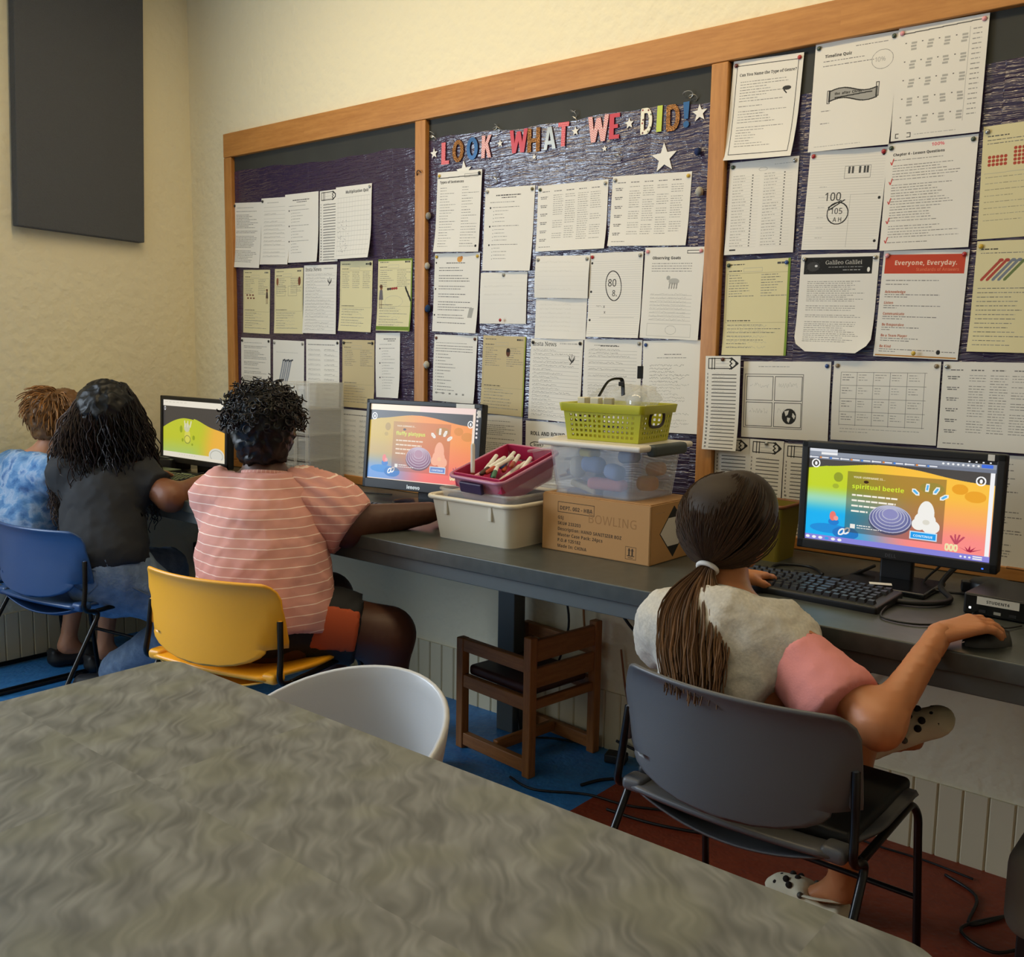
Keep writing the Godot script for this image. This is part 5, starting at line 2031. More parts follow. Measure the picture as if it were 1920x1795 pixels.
# ------------------------------------------------------------------ bins, basket, carton
func build_bins():
	# white tub
	var t := thing("white_bin", "cream white plastic storage bin on the counter left of the carton", "storage bin", Vector3(1.452, DESK, 0.44))
	tub(t, 0.32, 0.34, 0.125, 0.03, 0.90, M.bin, "body", 0.004)
	part("rim", rim_mesh(0.332, 0.352, 0.122, 0.007, 0.035), M.bin, t)
	for k in 2:
		part("rib", box_mesh(Vector3(-0.09 + k * 0.17, 0.095, 0.1665), Vector3(0.014, 0.045, 0.008), 0.003), M.bin, t)
	# flat clear lid and a clear tray under the marker box
	var u := thing("clear_tray", "shallow clear plastic tray set in the white bin under the marker box", "tray", Vector3(1.452, DESK + 0.100, 0.44))
	tub(u, 0.285, 0.30, 0.045, 0.03, 0.95, M.film, "body", 0.003)
	part("rim", rim_mesh(0.288, 0.303, 0.044, 0.004, 0.03), M.film, u)
	part("dark_contents", box_mesh(Vector3(0, 0.016, 0), Vector3(0.25, 0.026, 0.26), 0.01), mat(Color("4a4654"), 0.7), u, "dark things inside")
	# tilted pink marker box
	var bs := Basis(Vector3.UP, deg_to_rad(-2)) * Basis(Vector3(1, 0, 0), deg_to_rad(16)) * Basis(Vector3(0, 0, 1), deg_to_rad(-2))
	var at := Vector3(1.475, DESK + 0.151, 0.462)
	t = thing("marker_box", "pink clear plastic box of markers tilted on the white bin", "box", at)
	t.basis = bs
	tub(t, 0.20, 0.26, 0.075, 0.022, 0.88, M.pink_clear, "body", 0.003)
	part("rim", rim_mesh(0.208, 0.268, 0.074, 0.0055, 0.026), mat(Color("b87a94"), 0.4), t)
	var ib := part("inner_basket", box_mesh(Vector3(0, 0.034, 0), Vector3(0.165, 0.004, 0.22)), M.pink, t, "bright pink inner basket")
	for s in [-1, 1]:
		part("basket_side", box_mesh(Vector3(s * 0.090, 0.060, 0), Vector3(0.004, 0.045, 0.24), 0.0015), M.pink, ib)
		part("basket_side", box_mesh(Vector3(0, 0.060, s * 0.120), Vector3(0.18, 0.045, 0.004), 0.0015), M.pink, ib)
	part("clip", box_mesh(Vector3(-0.01, 0.050, 0.138), Vector3(0.085, 0.032, 0.012), 0.004), M.purple, t, "dark purple clip")
	# markers
	var r := RandomNumberGenerator.new()
	r.seed = 31
	var caps := ["8a3a1c", "1d4a9a", "d8d2c4", "c2562a", "27303a", "d8d2c4", "d9a0a8", "1f5fb0", "9a4420", "d8d2c4", "3a6a4a", "b8452c", "4a2a18"]
	var said := ["brown", "blue", "white", "orange", "black", "plain white", "pale pink", "bright blue", "rust brown", "chalk white", "green", "red", "dark brown"]
	for i in 13:
		var o := thing("marker", "white marker with a %s cap in the tilted pink box" % said[i], "marker", Vector3.ZERO, 0.0, "markers heaped in the pink box")
		var p := Vector3(r.randf_range(-0.055, 0.055), 0.052 + (i / 12.0) * 0.030, r.randf_range(-0.045, 0.045))
		var yaw := r.randf_range(-0.5, 0.5) + 0.25
		var pitch := r.randf_range(-0.1, 0.12)
		if i == 0:
			p = Vector3(-0.07, 0.085, 0.06)
			pitch = 1.2
			yaw = 0.3
		o.transform = t.transform * Transform3D(Basis(Vector3.UP, yaw) * Basis(Vector3(1, 0, 0), pitch), p)
		var b := MB.new()
		b.lathe([Vector2(0.001, -0.062), Vector2(0.004, -0.061), Vector2(0.0062, -0.056), Vector2(0.0064, 0.025)], 12, Vector3.ZERO, Basis(Vector3(1, 0, 0), PI / 2))
		part("barrel", b.done(), M.white, o)
		b = MB.new()
		b.lathe([Vector2(0.0066, 0.024), Vector2(0.0070, 0.026), Vector2(0.0070, 0.058), Vector2(0.0055, 0.064), Vector2(0.001, 0.065)], 12, Vector3.ZERO, Basis(Vector3(1, 0, 0), PI / 2))
		part("cap", b.done(), mat(Color(caps[i]), 0.45), o)
	# clear box tilted behind, holding pencils
	t = thing("pencil_box", "tilted clear plastic box of pencils wedged behind the pink marker box", "box", Vector3(1.60, DESK + 0.185, 0.25))
	t.basis = Basis(Vector3.UP, deg_to_rad(-8)) * Basis(Vector3(0, 0, 1), deg_to_rad(12)) * Basis(Vector3(1, 0, 0), deg_to_rad(8))
	tub(t, 0.20, 0.24, 0.105, 0.02, 0.9, M.clear, "body", 0.003)
	part("rim", rim_mesh(0.206, 0.246, 0.104, 0.005, 0.022), M.film, t)
	for i in 7:
		var o := put("pencil", tube_mesh([Vector3(-0.07, 0, 0), Vector3(0.07, 0, 0)], 0.0045, 6), mat([Color("b98a3a"), Color("5a6a9a"), Color("8a4a2a"), Color("a9a59a"), Color("4a4a50"), Color("b98a3a"), Color("8f8a7c")][i], 0.5))
		o.transform = t.transform * Transform3D(Basis(Vector3.UP, 0.9 + i * 0.35), Vector3(0.01 * sin(i * 2.0), 0.010 + i * 0.007, 0.01 * cos(i * 2.3)))
		tag(o, "%s pencil lying in the tilted clear box" % ["ochre", "slate blue", "rust brown", "pale grey", "charcoal", "yellow", "greyish"][i], "pencil", "pencils in the clear box")
	# carton
	t = thing("carton", "brown cardboard carton printed DEPT. 002 - HBA on the counter", "carton", Vector3(1.818, DESK, 0.395))
	var cw := 0.352
	var chh := 0.158
	var cd := 0.232
	var bb := MB.new()
	bb.rbox(Vector3(0, chh / 2, 0), Vector3(cw, chh, cd), 0.003, Basis(), 1)
	part("body", bb.done(), M.card, t)
	part("top_flap", box_mesh(Vector3(0, chh + 0.0012, cd * 0.25), Vector3(cw - 0.006, 0.0024, cd * 0.48), 0.0008), M.card, t)
	part("top_flap", box_mesh(Vector3(0, chh + 0.0012, -cd * 0.25), Vector3(cw - 0.006, 0.0024, cd * 0.48), 0.0008), M.card, t)
	var p := Pad.new(640, 288, Color("b98a55"))
	var ink := Color("3a2a18")
	p.frame(94, 30, 226, 56, ink, 3)
	write(p, 106, 72, "DEPT. 002 - HBA", 27, ink, "bold")
	var ls := ["GSJ", "SKU# 233203", "Description: HAND SANITIZER 8OZ", "Master Case Pack: 24pcs", "P.O.# 125182", "Made In: CHINA"]
	for k in 6:
		write(p, 94, 122 + k * 30, ls[k], 23, ink, "bold", 1.04)
	var hand := Color("9c7040")
	write(p, 280, 120, "BOWLING", 62, hand, "sans", 1.05)
	p.frame(508, 210, 62, 64, ink, 2)
	for k in 2:
		p.line(Vector2(530 + k * 18, 222), Vector2(530 + k * 18, 250), ink, 7)
		p.fill(PackedVector2Array([Vector2(522 + k * 18, 230), Vector2(530 + k * 18, 218), Vector2(539 + k * 18, 230)]), ink)
	p.rect(518, 254, 42, 4, ink)
	p.rect(524, 264, 28, 3, ink)
	var pm := mat(Color.WHITE, 0.8)
	pm.albedo_texture = tex(p.im)
	bb = MB.new()
	bb.quad(Vector3(-cw / 2 + 0.003, 0.003, cd / 2 + 0.0004), Vector3(cw / 2 - 0.003, 0.003, cd / 2 + 0.0004), Vector3(cw / 2 - 0.003, chh - 0.003, cd / 2 + 0.0004), Vector3(-cw / 2 + 0.003, chh - 0.003, cd / 2 + 0.0004))
	part("printed_front", bb.done(), pm, t)
	# diamond mark on the right end
	p = Pad.new(256, 176, Color("b98a55"))
	var dm := [Vector2(128, 10), Vector2(206, 88), Vector2(128, 166), Vector2(50, 88)]
	p.fill(PackedVector2Array(dm), Color("d8cfc2"))
	p.fill(PackedVector2Array([dm[0], Vector2(162, 44), Vector2(94, 44)]), Color("1c1a18"))
	p.fill(PackedVector2Array([dm[2], Vector2(94, 132), Vector2(162, 132)]), Color("1c1a18"))
	p.poly(dm, Color("1c1a18"), 2, true)
	print_line(p, 24, 22, 56, Color("8a6238"), rng)
	pm = mat(Color.WHITE, 0.8)
	pm.albedo_texture = tex(p.im)
	bb = MB.new()
	var ex := cw / 2 + 0.0004
	bb.quad(Vector3(ex, 0.003, cd / 2 - 0.003), Vector3(ex, 0.003, -cd / 2 + 0.003), Vector3(ex, chh - 0.003, -cd / 2 + 0.003), Vector3(ex, chh - 0.003, cd / 2 - 0.003))
	part("printed_end", bb.done(), pm, t, "end with a black and white diamond mark")
	# clear box of craft things on the carton
	var top := DESK + chh + 0.0026
	t = thing("clear_storage_box", "clear plastic storage box full of craft things on the carton", "storage box", Vector3(1.795, top, 0.385))
	tub(t, 0.30, 0.24, 0.135, 0.03, 0.90, M.clear, "body", 0.003)
	part("lid", box_mesh(Vector3(0, 0.140, 0), Vector3(0.335, 0.016, 0.275), 0.007), M.lid, t, "pale translucent lid")
	part("handle", box_mesh(Vector3(0.166, 0.134, 0.0), Vector3(0.03, 0.032, 0.17), 0.010), mat(Color("3a413f"), 0.5), t, "dark grey clip handle")
	part("handle", box_mesh(Vector3(-0.166, 0.134, 0.0), Vector3(0.03, 0.032, 0.12), 0.010), M.lid, t)
	r.seed = 8
	var cc := [["7f90b8", "blue-grey sponge"], ["8797bd", "pale blue sponge"], ["d58a80", "pink foam roll"], ["c8803c", "orange felt bundle"], ["c87a38", "orange cloth roll"], ["c9b84a", "yellow craft scrap"], ["d9cdb4", "cream cloth wad"], ["4a5660", "slate felt piece"], ["cbb890", "buff paper roll"], ["6f7fa8", "dull blue foam block"]]
	var where := [[-0.03, 0.075, 0.085, 0.07, 0.028], [0.04, 0.06, 0.085, 0.06, 0.026], [0.02, 0.025, 0.088, 0.11, 0.02], [0.105, 0.03, 0.02, 0.06, 0.026], [0.10, 0.065, -0.03, 0.055, 0.024], [-0.05, 0.105, 0.075, 0.05, 0.014], [-0.10, 0.06, 0.06, 0.045, 0.04], [-0.02, 0.030, 0.05, 0.05, 0.022], [-0.05, 0.012, 0.085, 0.09, 0.011], [0.05, 0.10, 0.03, 0.06, 0.024]]
	for i in 10:
		var q = where[i]
		var b := MB.new()
		b.rbox(Vector3.ZERO, Vector3(q[3], q[4] * 1.6, 0.045), q[4] * 0.7, Basis(), 3)
		var o := put("craft_item", b.done(true), mat(Color(cc[i][0]), 0.85), null, Transform3D(Basis(Vector3(0, 0, 1), r.randf_range(-0.25, 0.15)) * Basis(Vector3.UP, r.randf_range(-0.3, 0.3)), t.position + Vector3(q[0], q[1] + 0.006, q[2] - 0.025)))
		tag(o, "%s inside the clear storage box" % cc[i][1], "craft supply", "craft things in the clear storage box")
	# a crumpled plastic bag inside
	var bb2 := MB.new()
	bb2.ball(Vector3.ZERO, Vector3(0.052, 0.050, 0.085), 12)
	for k in bb2.v.size():
		var d := bb2.v[k]
		bb2.v[k] += d.normalized() * 0.014 * noise.get_noise_3d(d.x * 45, d.y * 45, d.z * 45)
	var bag := put("plastic_bag", bb2.done(true), M.film, null, Transform3D(Basis(), t.position + Vector3(-0.075, 0.066, 0.0)))
	tag(bag, "crumpled clear plastic bag inside the left of the storage box", "plastic bag")
	# yellow-green basket on the lid
	basket(Vector3(1.795, top + 0.1485, 0.375))

# a basket whose walls are pierced with rows of square holes
func basket(at: Vector3):
	var t := thing("lime_basket", "yellow-green plastic basket with square holes on the clear box lid", "basket", at, deg_to_rad(4))
	var w := 0.245
	var d := 0.19
	var h := 0.10
	var k := 0.90
	for side in 4:
		var n := 14 if side % 2 == 0 else 11
		var half_w := w / 2 if side % 2 == 0 else d / 2
		var off := d / 2 if side % 2 == 0 else w / 2
		var b := MB.new()
		var bs := Basis(Vector3.UP, PI / 2 * side)
		var place := func(s: float, y: float, o: float) -> Vector3:
			var f := lerpf(k, 1.0, y / h)
			return bs * Vector3(s * half_w * f, y, off * f + o)
		var ys := [0.0, 0.010]
		for j in 5:
			ys.append(0.010 + j * 0.0135 + 0.007)
			ys.append(0.010 + (j + 1) * 0.0135)
		ys.append(h)
		var xs := [-1.0]
		for i in n:
			xs.append(-0.88 + 1.76 * (i + 0.25) / n)
			xs.append(-0.88 + 1.76 * (i + 0.78) / n)
		xs.append(1.0)
		for j in ys.size() - 1:
			for i in xs.size() - 1:
				var open: bool = i % 2 == 1 and j % 2 == 1 and j > 0 and j < ys.size() - 2
				# the grip opening in the short sides
				if side % 2 == 1:
					var mx: float = (xs[i] + xs[i + 1]) / 2
					if ys[j] > 0.035 and ys[j] < h and absf(mx) < 0.62:
						open = ys[j] > 0.042 and ys[j + 1] < 0.081 and absf(mx) < 0.42
				if open:
					continue
				b.quad(place.call(xs[i], ys[j], 0.0), place.call(xs[i + 1], ys[j], 0.0), place.call(xs[i + 1], ys[j + 1], 0.0), place.call(xs[i], ys[j + 1], 0.0))
				b.quad(place.call(xs[i + 1], ys[j], -0.002), place.call(xs[i], ys[j], -0.002), place.call(xs[i], ys[j + 1], -0.002), place.call(xs[i + 1], ys[j + 1], -0.002))
		part("side_panel", b.done(), M.lime, t)
		if side % 2 == 1:
			var pts := []
			for q in 29:
				var a := TAU * q / 28.0
				var sx := signf(cos(a)) * pow(absf(cos(a)), 0.7) * 0.44
				pts.append(place.call(sx, 0.062 + 0.021 * signf(sin(a)) * pow(absf(sin(a)), 0.7), 0.0015))
			part("grip_ring", tube_mesh(pts, 0.0042, 8, false), mat(Color("2a1712"), 0.5), t, "dark brown grip ring")
	part("bottom", box_mesh(Vector3(0, 0.002, 0), Vector3(w * k, 0.003, d * k)), M.lime, t)
	# turned-out rim band
	var b2 := MB.new()
	var rows := []
	for q in [[h - 0.022, 0.003], [h - 0.022, 0.009], [h, 0.010], [h + 0.0015, 0.006], [h - 0.002, 0.0]]:
		rows.append(round_rect(w * lerpf(k, 1.0, q[0] / h) + q[1] * 2, d * lerpf(k, 1.0, q[0] / h) + q[1] * 2, 0.012, q[0]))
	b2.skin(rows, true)
	part("rim", b2.done(), M.lime, t)
	# goggles and strap on top, pale blocks at the left
	var g := thing("safety_goggles", "clear plastic safety goggles with a black strap heaped in the yellow-green basket", "goggles", at + Vector3(-0.01, 0.075, 0.0), 0.35)
	b2 = MB.new()
	rows = []
	for j in 8:
		var ring := PackedVector3Array()
		for q in 20:
			var a := TAU * q / 20
			var ww := 0.082 + 0.004 * sin(a * 2)
			ring.append(Vector3(ww * cos(a) * (1.0 - 0.06 * j / 7.0), 0.040 + 0.038 * sin(a) * (1.0 - 0.10 * j / 7.0) + 0.012 * cos(a), 0.03 - j * 0.009 - 0.018 * cos(a) * cos(a)))
		rows.append(ring)
	b2.skin(rows, true)
	part("frame", b2.done(), M.film, g)
	b2 = MB.new()
	b2.fan(rows[7])
	part("lens", b2.done(), M.clear, g, "clear curved lens")
	part("strap", tube_mesh(curve([Vector3(-0.035, 0.045, 0.05), Vector3(-0.008, 0.086, 0.058), Vector3(0.02, 0.094, 0.05), Vector3(0.028, 0.085, 0.045), Vector3(0.035, 0.05, 0.062)], 6), 0.007, 6, true, 0.25), M.black, g, "black strap")
	part("strap_end", box_mesh(Vector3(0.074, 0.112, 0.035), Vector3(0.016, 0.034, 0.004), 0.001, ), M.black, g, "black strap end")
	part("buckle", box_mesh(Vector3(0.028, 0.080, 0.056), Vector3(0.016, 0.012, 0.006), 0.002), M.dark, g)
	var g2 := thing("clear_cup", "clear plastic rounded cup at the right of the basket top", "cup", at + Vector3(0.082, 0.09, 0.03))
	b2 = MB.new()
	b2.ball(Vector3(0, 0.012, 0), Vector3(0.032, 0.036, 0.032), 12)
	part("bowl", b2.done(), M.clear, g2)
	part("rim", tube_mesh(curve([Vector3(0.034, 0, 0), Vector3(0, 0, 0.034), Vector3(-0.034, 0, 0), Vector3(0, 0, -0.034), Vector3(0.034, 0, 0)], 6), 0.0025, 6, false), M.film, g2)
	for i in 3:
		var o := put("pale_block", box_mesh(Vector3.ZERO, Vector3(0.026, 0.05, 0.03), 0.003), mat([Color("cfc7ac"), Color("d8d2bc"), Color("c9c0a0")][i], 0.7), null, Transform3D(Basis(Vector3.UP, 0.2 * i), at + Vector3(-0.085 + i * 0.036, 0.090, 0.045 - i * 0.008)))
		tag(o, ["cream block at the far left of the yellow-green basket", "pale block second from the left in the yellow-green basket", "buff block beside the goggles in the yellow-green basket"][i], "block", "pale blocks in the basket")
	for i in 2:
		var f := put("clear_bag", crumple(Vector3(0.06 - i * 0.015, 0.034, 0.05), 5 + i), M.film, null, Transform3D(Basis(Vector3(0, 0, 1), 0.3), at + Vector3(0.005 + i * 0.06, 0.115, -0.03 + i * 0.01)))
		tag(f, ["crumpled clear wrapper standing up behind the goggle strap", "small crumpled clear wrapper near the strap end in the basket"][i], "wrapper", "clear wrappers in the basket")

func crumple(s: Vector3, sd: int) -> ArrayMesh:
	var b := MB.new()
	b.ball(Vector3.ZERO, s, 10)
	for k in b.v.size():
		var d := b.v[k]
		b.v[k] += d.normalized() * 0.016 * noise.get_noise_3d(d.x * 50 + sd * 9, d.y * 50, d.z * 50)
	return b.done(true)
# ------------------------------------------------------------------ under the counter
func build_under_desk():
	# low wooden armchair for a small child
	var a := deg_to_rad(83.0)
	var t := thing("child_armchair", "small low wooden armchair with dark red seat under the counter", "chair", Vector3(1.353, 0, 0.186), a)
	var hw := 0.150
	for s in [-1, 1]:
		part("back_post", wood_bar(Vector3(s * hw, 0.226, 0.152), Vector3(0.032, 0.452, 0.032)), M.pine, t)
		part("front_post", wood_bar(Vector3(s * hw, 0.19, -0.168), Vector3(0.032, 0.38, 0.032)), M.pine, t)
		part("arm_rail", wood_bar(Vector3(s * hw, 0.358, -0.008), Vector3(0.026, 0.044, 0.29)), M.pine, t)
		part("seat_rail", wood_bar(Vector3(s * hw, 0.235, -0.008), Vector3(0.024, 0.044, 0.29)), M.pine, t)
		part("floor_rail", wood_bar(Vector3(s * hw, 0.034, -0.008), Vector3(0.024, 0.044, 0.29)), M.pine, t)
	part("back_slat", wood_bar(Vector3(0, 0.405, 0.155), Vector3(0.27, 0.070, 0.018)), M.pine, t)
	part("back_slat", wood_bar(Vector3(0, 0.318, 0.155), Vector3(0.27, 0.064, 0.018)), M.pine, t)
	part("rear_rail", wood_bar(Vector3(0, 0.230, 0.150), Vector3(0.27, 0.03, 0.02)), M.pine, t)
	part("cross_rail", wood_bar(Vector3(0, 0.045, -0.02), Vector3(0.27, 0.036, 0.022)), M.pine, t)
	part("seat", box_mesh(Vector3(0, 0.267, -0.012), Vector3(0.268, 0.036, 0.29), 0.012), mat(Color("3c1a14"), 0.5), t, "dark red padded seat")
	# cables hanging and trailing
	cable("hanging_cable", "black cable hanging under the counter left of the wooden armchair back", [Vector3(1.38, 0.66, 0.05), Vector3(1.36, 0.58, 0.05), Vector3(1.385, 0.52, 0.045), Vector3(1.40, 0.40, 0.04), Vector3(1.36, 0.25, 0.05)], 0.004)
	cable("hanging_cable", "tan cable hanging under the counter above the wooden armchair", [Vector3(1.44, 0.66, 0.04), Vector3(1.455, 0.55, 0.04), Vector3(1.46, 0.40, 0.03), Vector3(1.50, 0.2, 0.03)], 0.004, M.tan_cable)
	cable("hanging_cable", "thick black cable slanting from the wooden armchair to the grey chair", [Vector3(1.50, 0.66, 0.05), Vector3(1.56, 0.56, 0.05), Vector3(1.66, 0.44, 0.04), Vector3(1.80, 0.37, 0.04), Vector3(1.95, 0.34, 0.05)], 0.005)
	cable("wall_cable", "brown-orange cord curving down the wall right of the wooden armchair", [Vector3(1.60, 0.36, 0.02), Vector3(1.625, 0.22, 0.02), Vector3(1.67, 0.10, 0.025), Vector3(1.73, 0.06, 0.03), Vector3(1.80, 0.05, 0.03)], 0.0035, M.orange_cable)
	cable("looped_cable", "thin black cable looping onto the blue floor inside the wooden armchair", [Vector3(1.255, 0.24, 0.10), Vector3(1.235, 0.13, 0.10), Vector3(1.24, 0.03, 0.10), Vector3(1.28, 0.006, 0.12), Vector3(1.36, 0.006, 0.07), Vector3(1.45, 0.006, 0.04)], 0.0032)
	cable("floor_cable", "black cable crossing the seam from blue floor to red floor", [Vector3(1.45, 0.005, 0.40), Vector3(1.56, 0.005, 0.42), Vector3(1.70, 0.005, 0.34), Vector3(1.83, 0.005, 0.32), Vector3(1.98, 0.005, 0.25), Vector3(2.2, 0.005, 0.16)], 0.004)
	cable("floor_cable", "black cable arching along the edge of the red floor by the seam", [Vector3(1.65, 0.005, 0.30), Vector3(1.68, 0.005, 0.22), Vector3(1.75, 0.005, 0.16), Vector3(1.86, 0.005, 0.12), Vector3(2.0, 0.005, 0.10)], 0.005)
	cable("floor_cable", "black cable nearest the table on the red floor under the grey chair", [Vector3(1.80, 0.005, 0.38), Vector3(1.93, 0.005, 0.37), Vector3(2.06, 0.005, 0.33), Vector3(2.22, 0.005, 0.25)], 0.0045)
	cable("wall_cable", "black cable along the wall foot behind the grey chair", [Vector3(1.60, 0.05, 0.03), Vector3(1.72, 0.035, 0.03), Vector3(1.79, 0.05, 0.03), Vector3(1.90, 0.05, 0.03)], 0.005)
	cable("knee_cable", "black cable slanting up under the counter beyond the pink sleeve", [Vector3(2.33, 0.38, 0.03), Vector3(2.40, 0.46, 0.03), Vector3(2.47, 0.53, 0.04), Vector3(2.52, 0.62, 0.06)], 0.005)
	cable("tangled_cable", "tangled black cable on the red floor by the grey stool", [Vector3(2.66, 0.004, 0.10), Vector3(2.75, 0.005, 0.16), Vector3(2.77, 0.006, 0.30), Vector3(2.83, 0.006, 0.20), Vector3(2.76, 0.006, 0.33), Vector3(2.84, 0.006, 0.38), Vector3(2.90, 0.006, 0.30)], 0.004)
	cable("seam_cable", "dark cable lying along the foot of the wall on the red floor", [Vector3(2.35, 0.004, 0.06), Vector3(2.48, 0.004, 0.065), Vector3(2.60, 0.004, 0.06), Vector3(2.72, 0.004, 0.075)], 0.003)
	var brick := put("power_brick", box_mesh(Vector3.ZERO, Vector3(0.07, 0.03, 0.05), 0.006), M.black, null, Transform3D(Basis(Vector3.UP, 0.3), Vector3(1.63, 0.016, 0.075)))
	tag(brick, "black power brick on the blue floor right of the wooden armchair", "power brick")
	var out := thing("outlet_box", "black outlet box on the wall under the counter left of the pink shirt", "outlet", Vector3(-0.80, 0.33, 0.0))
	part("body", box_mesh(Vector3(0, 0, 0.02), Vector3(0.14, 0.10, 0.04), 0.006), M.black, out)
	part("face_plate", box_mesh(Vector3(0, 0, 0.0415), Vector3(0.10, 0.06, 0.003), 0.001), M.dark, out)
	# orange bag on the floor at the left
	var bag := thing("orange_bag", "orange-red bag on the floor behind the bare ankles", "bag", Vector3(-0.36, 0.0, 0.30), 0.3)
	var b := MB.new()
	b.rbox(Vector3(0, 0.085, 0), Vector3(0.27, 0.17, 0.15), 0.05, Basis(), 4)
	for k in b.v.size():
		var d := b.v[k]
		b.v[k] += Vector3(0, 1, 0) * 0.02 * noise.get_noise_3d(d.x * 14, d.y * 14, d.z * 14) * clampf(d.y * 10, 0, 1)
	part("body", b.done(true), mat(Color("a83c12"), 0.7), bag)
	part("handle", tube_mesh(curve([Vector3(-0.06, 0.16, 0), Vector3(-0.03, 0.20, 0.0), Vector3(0.03, 0.20, 0), Vector3(0.06, 0.16, 0)], 5), 0.006, 6), M.dark, bag)
	# stool at the right edge
	var st := thing("grey_stool", "grey padded stool with black legs at the right edge by the wall", "stool", Vector3(3.085, 0, 0.50))
	b = MB.new()
	b.rbox(Vector3(0, 0.305, 0), Vector3(0.36, 0.19, 0.36), 0.045, Basis(), 4)
	part("cushion", b.done(true), mat(Color("6c685c"), 0.85), st)
	part("top_pad", box_mesh(Vector3(0, 0.395, 0), Vector3(0.31, 0.05, 0.31), 0.024), mat(Color("38323a"), 0.9), st, "dark top pad")
	for sx in [-1, 1]:
		for sz in [-1, 1]:
			part("leg", box_mesh(Vector3(sx * 0.135, 0.11, sz * 0.135), Vector3(0.035, 0.22, 0.035), 0.004), M.black, st)

func wood_bar(c: Vector3, s: Vector3) -> ArrayMesh:
	var b := MB.new()
	b.rbox(c, s, 0.004, Basis(), 1)
	var ax := 0 if s.x > s.y and s.x > s.z else (1 if s.y > s.z else 2)
	for i in b.v.size():
		var p := b.v[i]
		b.uv[i] = Vector2(p[ax] * 1.3 + c.x * 3.0, (p[(ax + 1) % 3] + p[(ax + 2) % 3]) * 3.0 + c.y)
	return b.done(true)

# ------------------------------------------------------------------ chairs
# a shell of two skins: f(u, v) gives the middle surface, thick is its thickness
func shell(rows: Array, thick: float) -> ArrayMesh:
	var nr := rows.size()
	var nc: int = rows[0].size()
	var nn := []
	for i in nr:
		var r := PackedVector3Array()
		for j in nc:
			var a: Vector3 = rows[i][mini(j + 1, nc - 1)] - rows[i][maxi(j - 1, 0)]
			var c: Vector3 = rows[mini(i + 1, nr - 1)][j] - rows[maxi(i - 1, 0)][j]
			var n := a.cross(c)
			r.append(n.normalized() if n.length() > 1e-9 else Vector3(0, 0, 1))
		nn.append(r)
	var top := []
	var bot := []
	for i in nr:
		var a := PackedVector3Array()
		var c := PackedVector3Array()
		for j in nc:
			a.append(rows[i][j] + nn[i][j] * thick / 2)
			c.append(rows[i][j] - nn[i][j] * thick / 2)
		top.append(a)
		bot.append(c)
	var b := MB.new()
	b.skin(top)
	b.skin(bot, false, true)
	# rounded edge
	var ring := []
	for j in nc:
		ring.append([0, j])
	for i in range(1, nr):
		ring.append([i, nc - 1])
	for j in range(nc - 2, -1, -1):
		ring.append([nr - 1, j])
	for i in range(nr - 2, 0, -1):
		ring.append([i, 0])
	var c0 := PackedVector3Array()
	for i in nr:
		for j in nc:
			c0.append(rows[i][j])
	var loops := [PackedVector3Array(), PackedVector3Array(), PackedVector3Array()]
	for k in ring.size():
		var q = ring[k]
		var m := ring.size()
		var e: Vector3 = rows[ring[(k + 1) % m][0]][ring[(k + 1) % m][1]] - rows[ring[(k - 1 + m) % m][0]][ring[(k - 1 + m) % m][1]]
		var o: Vector3 = e.cross(nn[q[0]][q[1]])
		o = o.normalized() if o.length() > 1e-9 else Vector3.ZERO
		loops[0].append(top[q[0]][q[1]])
		loops[1].append(rows[q[0]][q[1]] + o * thick * 0.4)
		loops[2].append(bot[q[0]][q[1]])
	b.skin(loops, true, true)
	return b.done(true)

func back_shell() -> ArrayMesh:
	var rows := []
	var ys := [0.702, 0.699, 0.692, 0.68, 0.66, 0.635, 0.61, 0.585, 0.56, 0.54, 0.5245, 0.5235, 0.515, 0.503, 0.49, 0.478, 0.470, 0.466]
	for y in ys:
		var hw: float
		if y > 0.65:
			hw = 0.242 - 0.045 * (1.0 - sqrt(maxf(0.0, 1.0 - pow((y - 0.65) / 0.053, 2.0))))
		elif y > 0.524:
			hw = 0.243
		else:
			hw = 0.205 * sqrt(maxf(0.004, 1.0 - pow((0.524 - y) / 0.0585, 2.0)))
		# half width of the bowl at this height; outside it the wings fold forward
		var bowl := 0.26 if y > 0.69 else 0.20 + 0.06 * clampf((y - 0.524) / 0.16, 0.0, 1.0)
		var row := PackedVector3Array()
		for k in 25:
			var u := -1.0 + 2.0 * k / 24.0
			var x := hw * u
			var z := 0.150 + 0.052 * (1.0 - pow(minf(1.0, absf(x) / 0.243), 2.0)) + 0.012 * clampf((0.60 - y) / 0.13, 0.0, 1.0)
			z += 0.018 * pow(clampf((y - 0.66) / 0.04, 0.0, 1.0), 2.0)
			if absf(x) > bowl:
				z -= 0.8 * (absf(x) - bowl)
			row.append(Vector3(x, y, z))
		rows.append(row)
	return shell(rows, 0.010)

func seat_shell() -> ArrayMesh:
	var rows := []
	for i in 15:
		var v := i / 14.0
		var z := lerpf(0.172, -0.205, v)
		var hw := lerpf(0.205, 0.245, smoothstep(0.0, 0.5, v))
		if v > 0.9:
			hw -= 0.02 * pow((v - 0.9) / 0.1, 2.0)
		var row := PackedVector3Array()
		for k in 19:
			var u := -1.0 + 2.0 * k / 18.0
			var bowl := 0.020 * (1.0 - u * u) * sin(clampf(v * 1.15, 0.0, 1.0) * PI)
			var y := lerpf(0.440, 0.452, v) - bowl
			if v > 0.86:
				y -= 0.020 * pow((v - 0.86) / 0.14, 2.0)
			# rear edge bows out a little
			row.append(Vector3(hw * u, y, z + (0.014 * (1.0 - u * u) if i == 0 else 0.010 * (1.0 - u * u) * (1.0 - v))))
		rows.append(row)
	return shell(rows, 0.016)

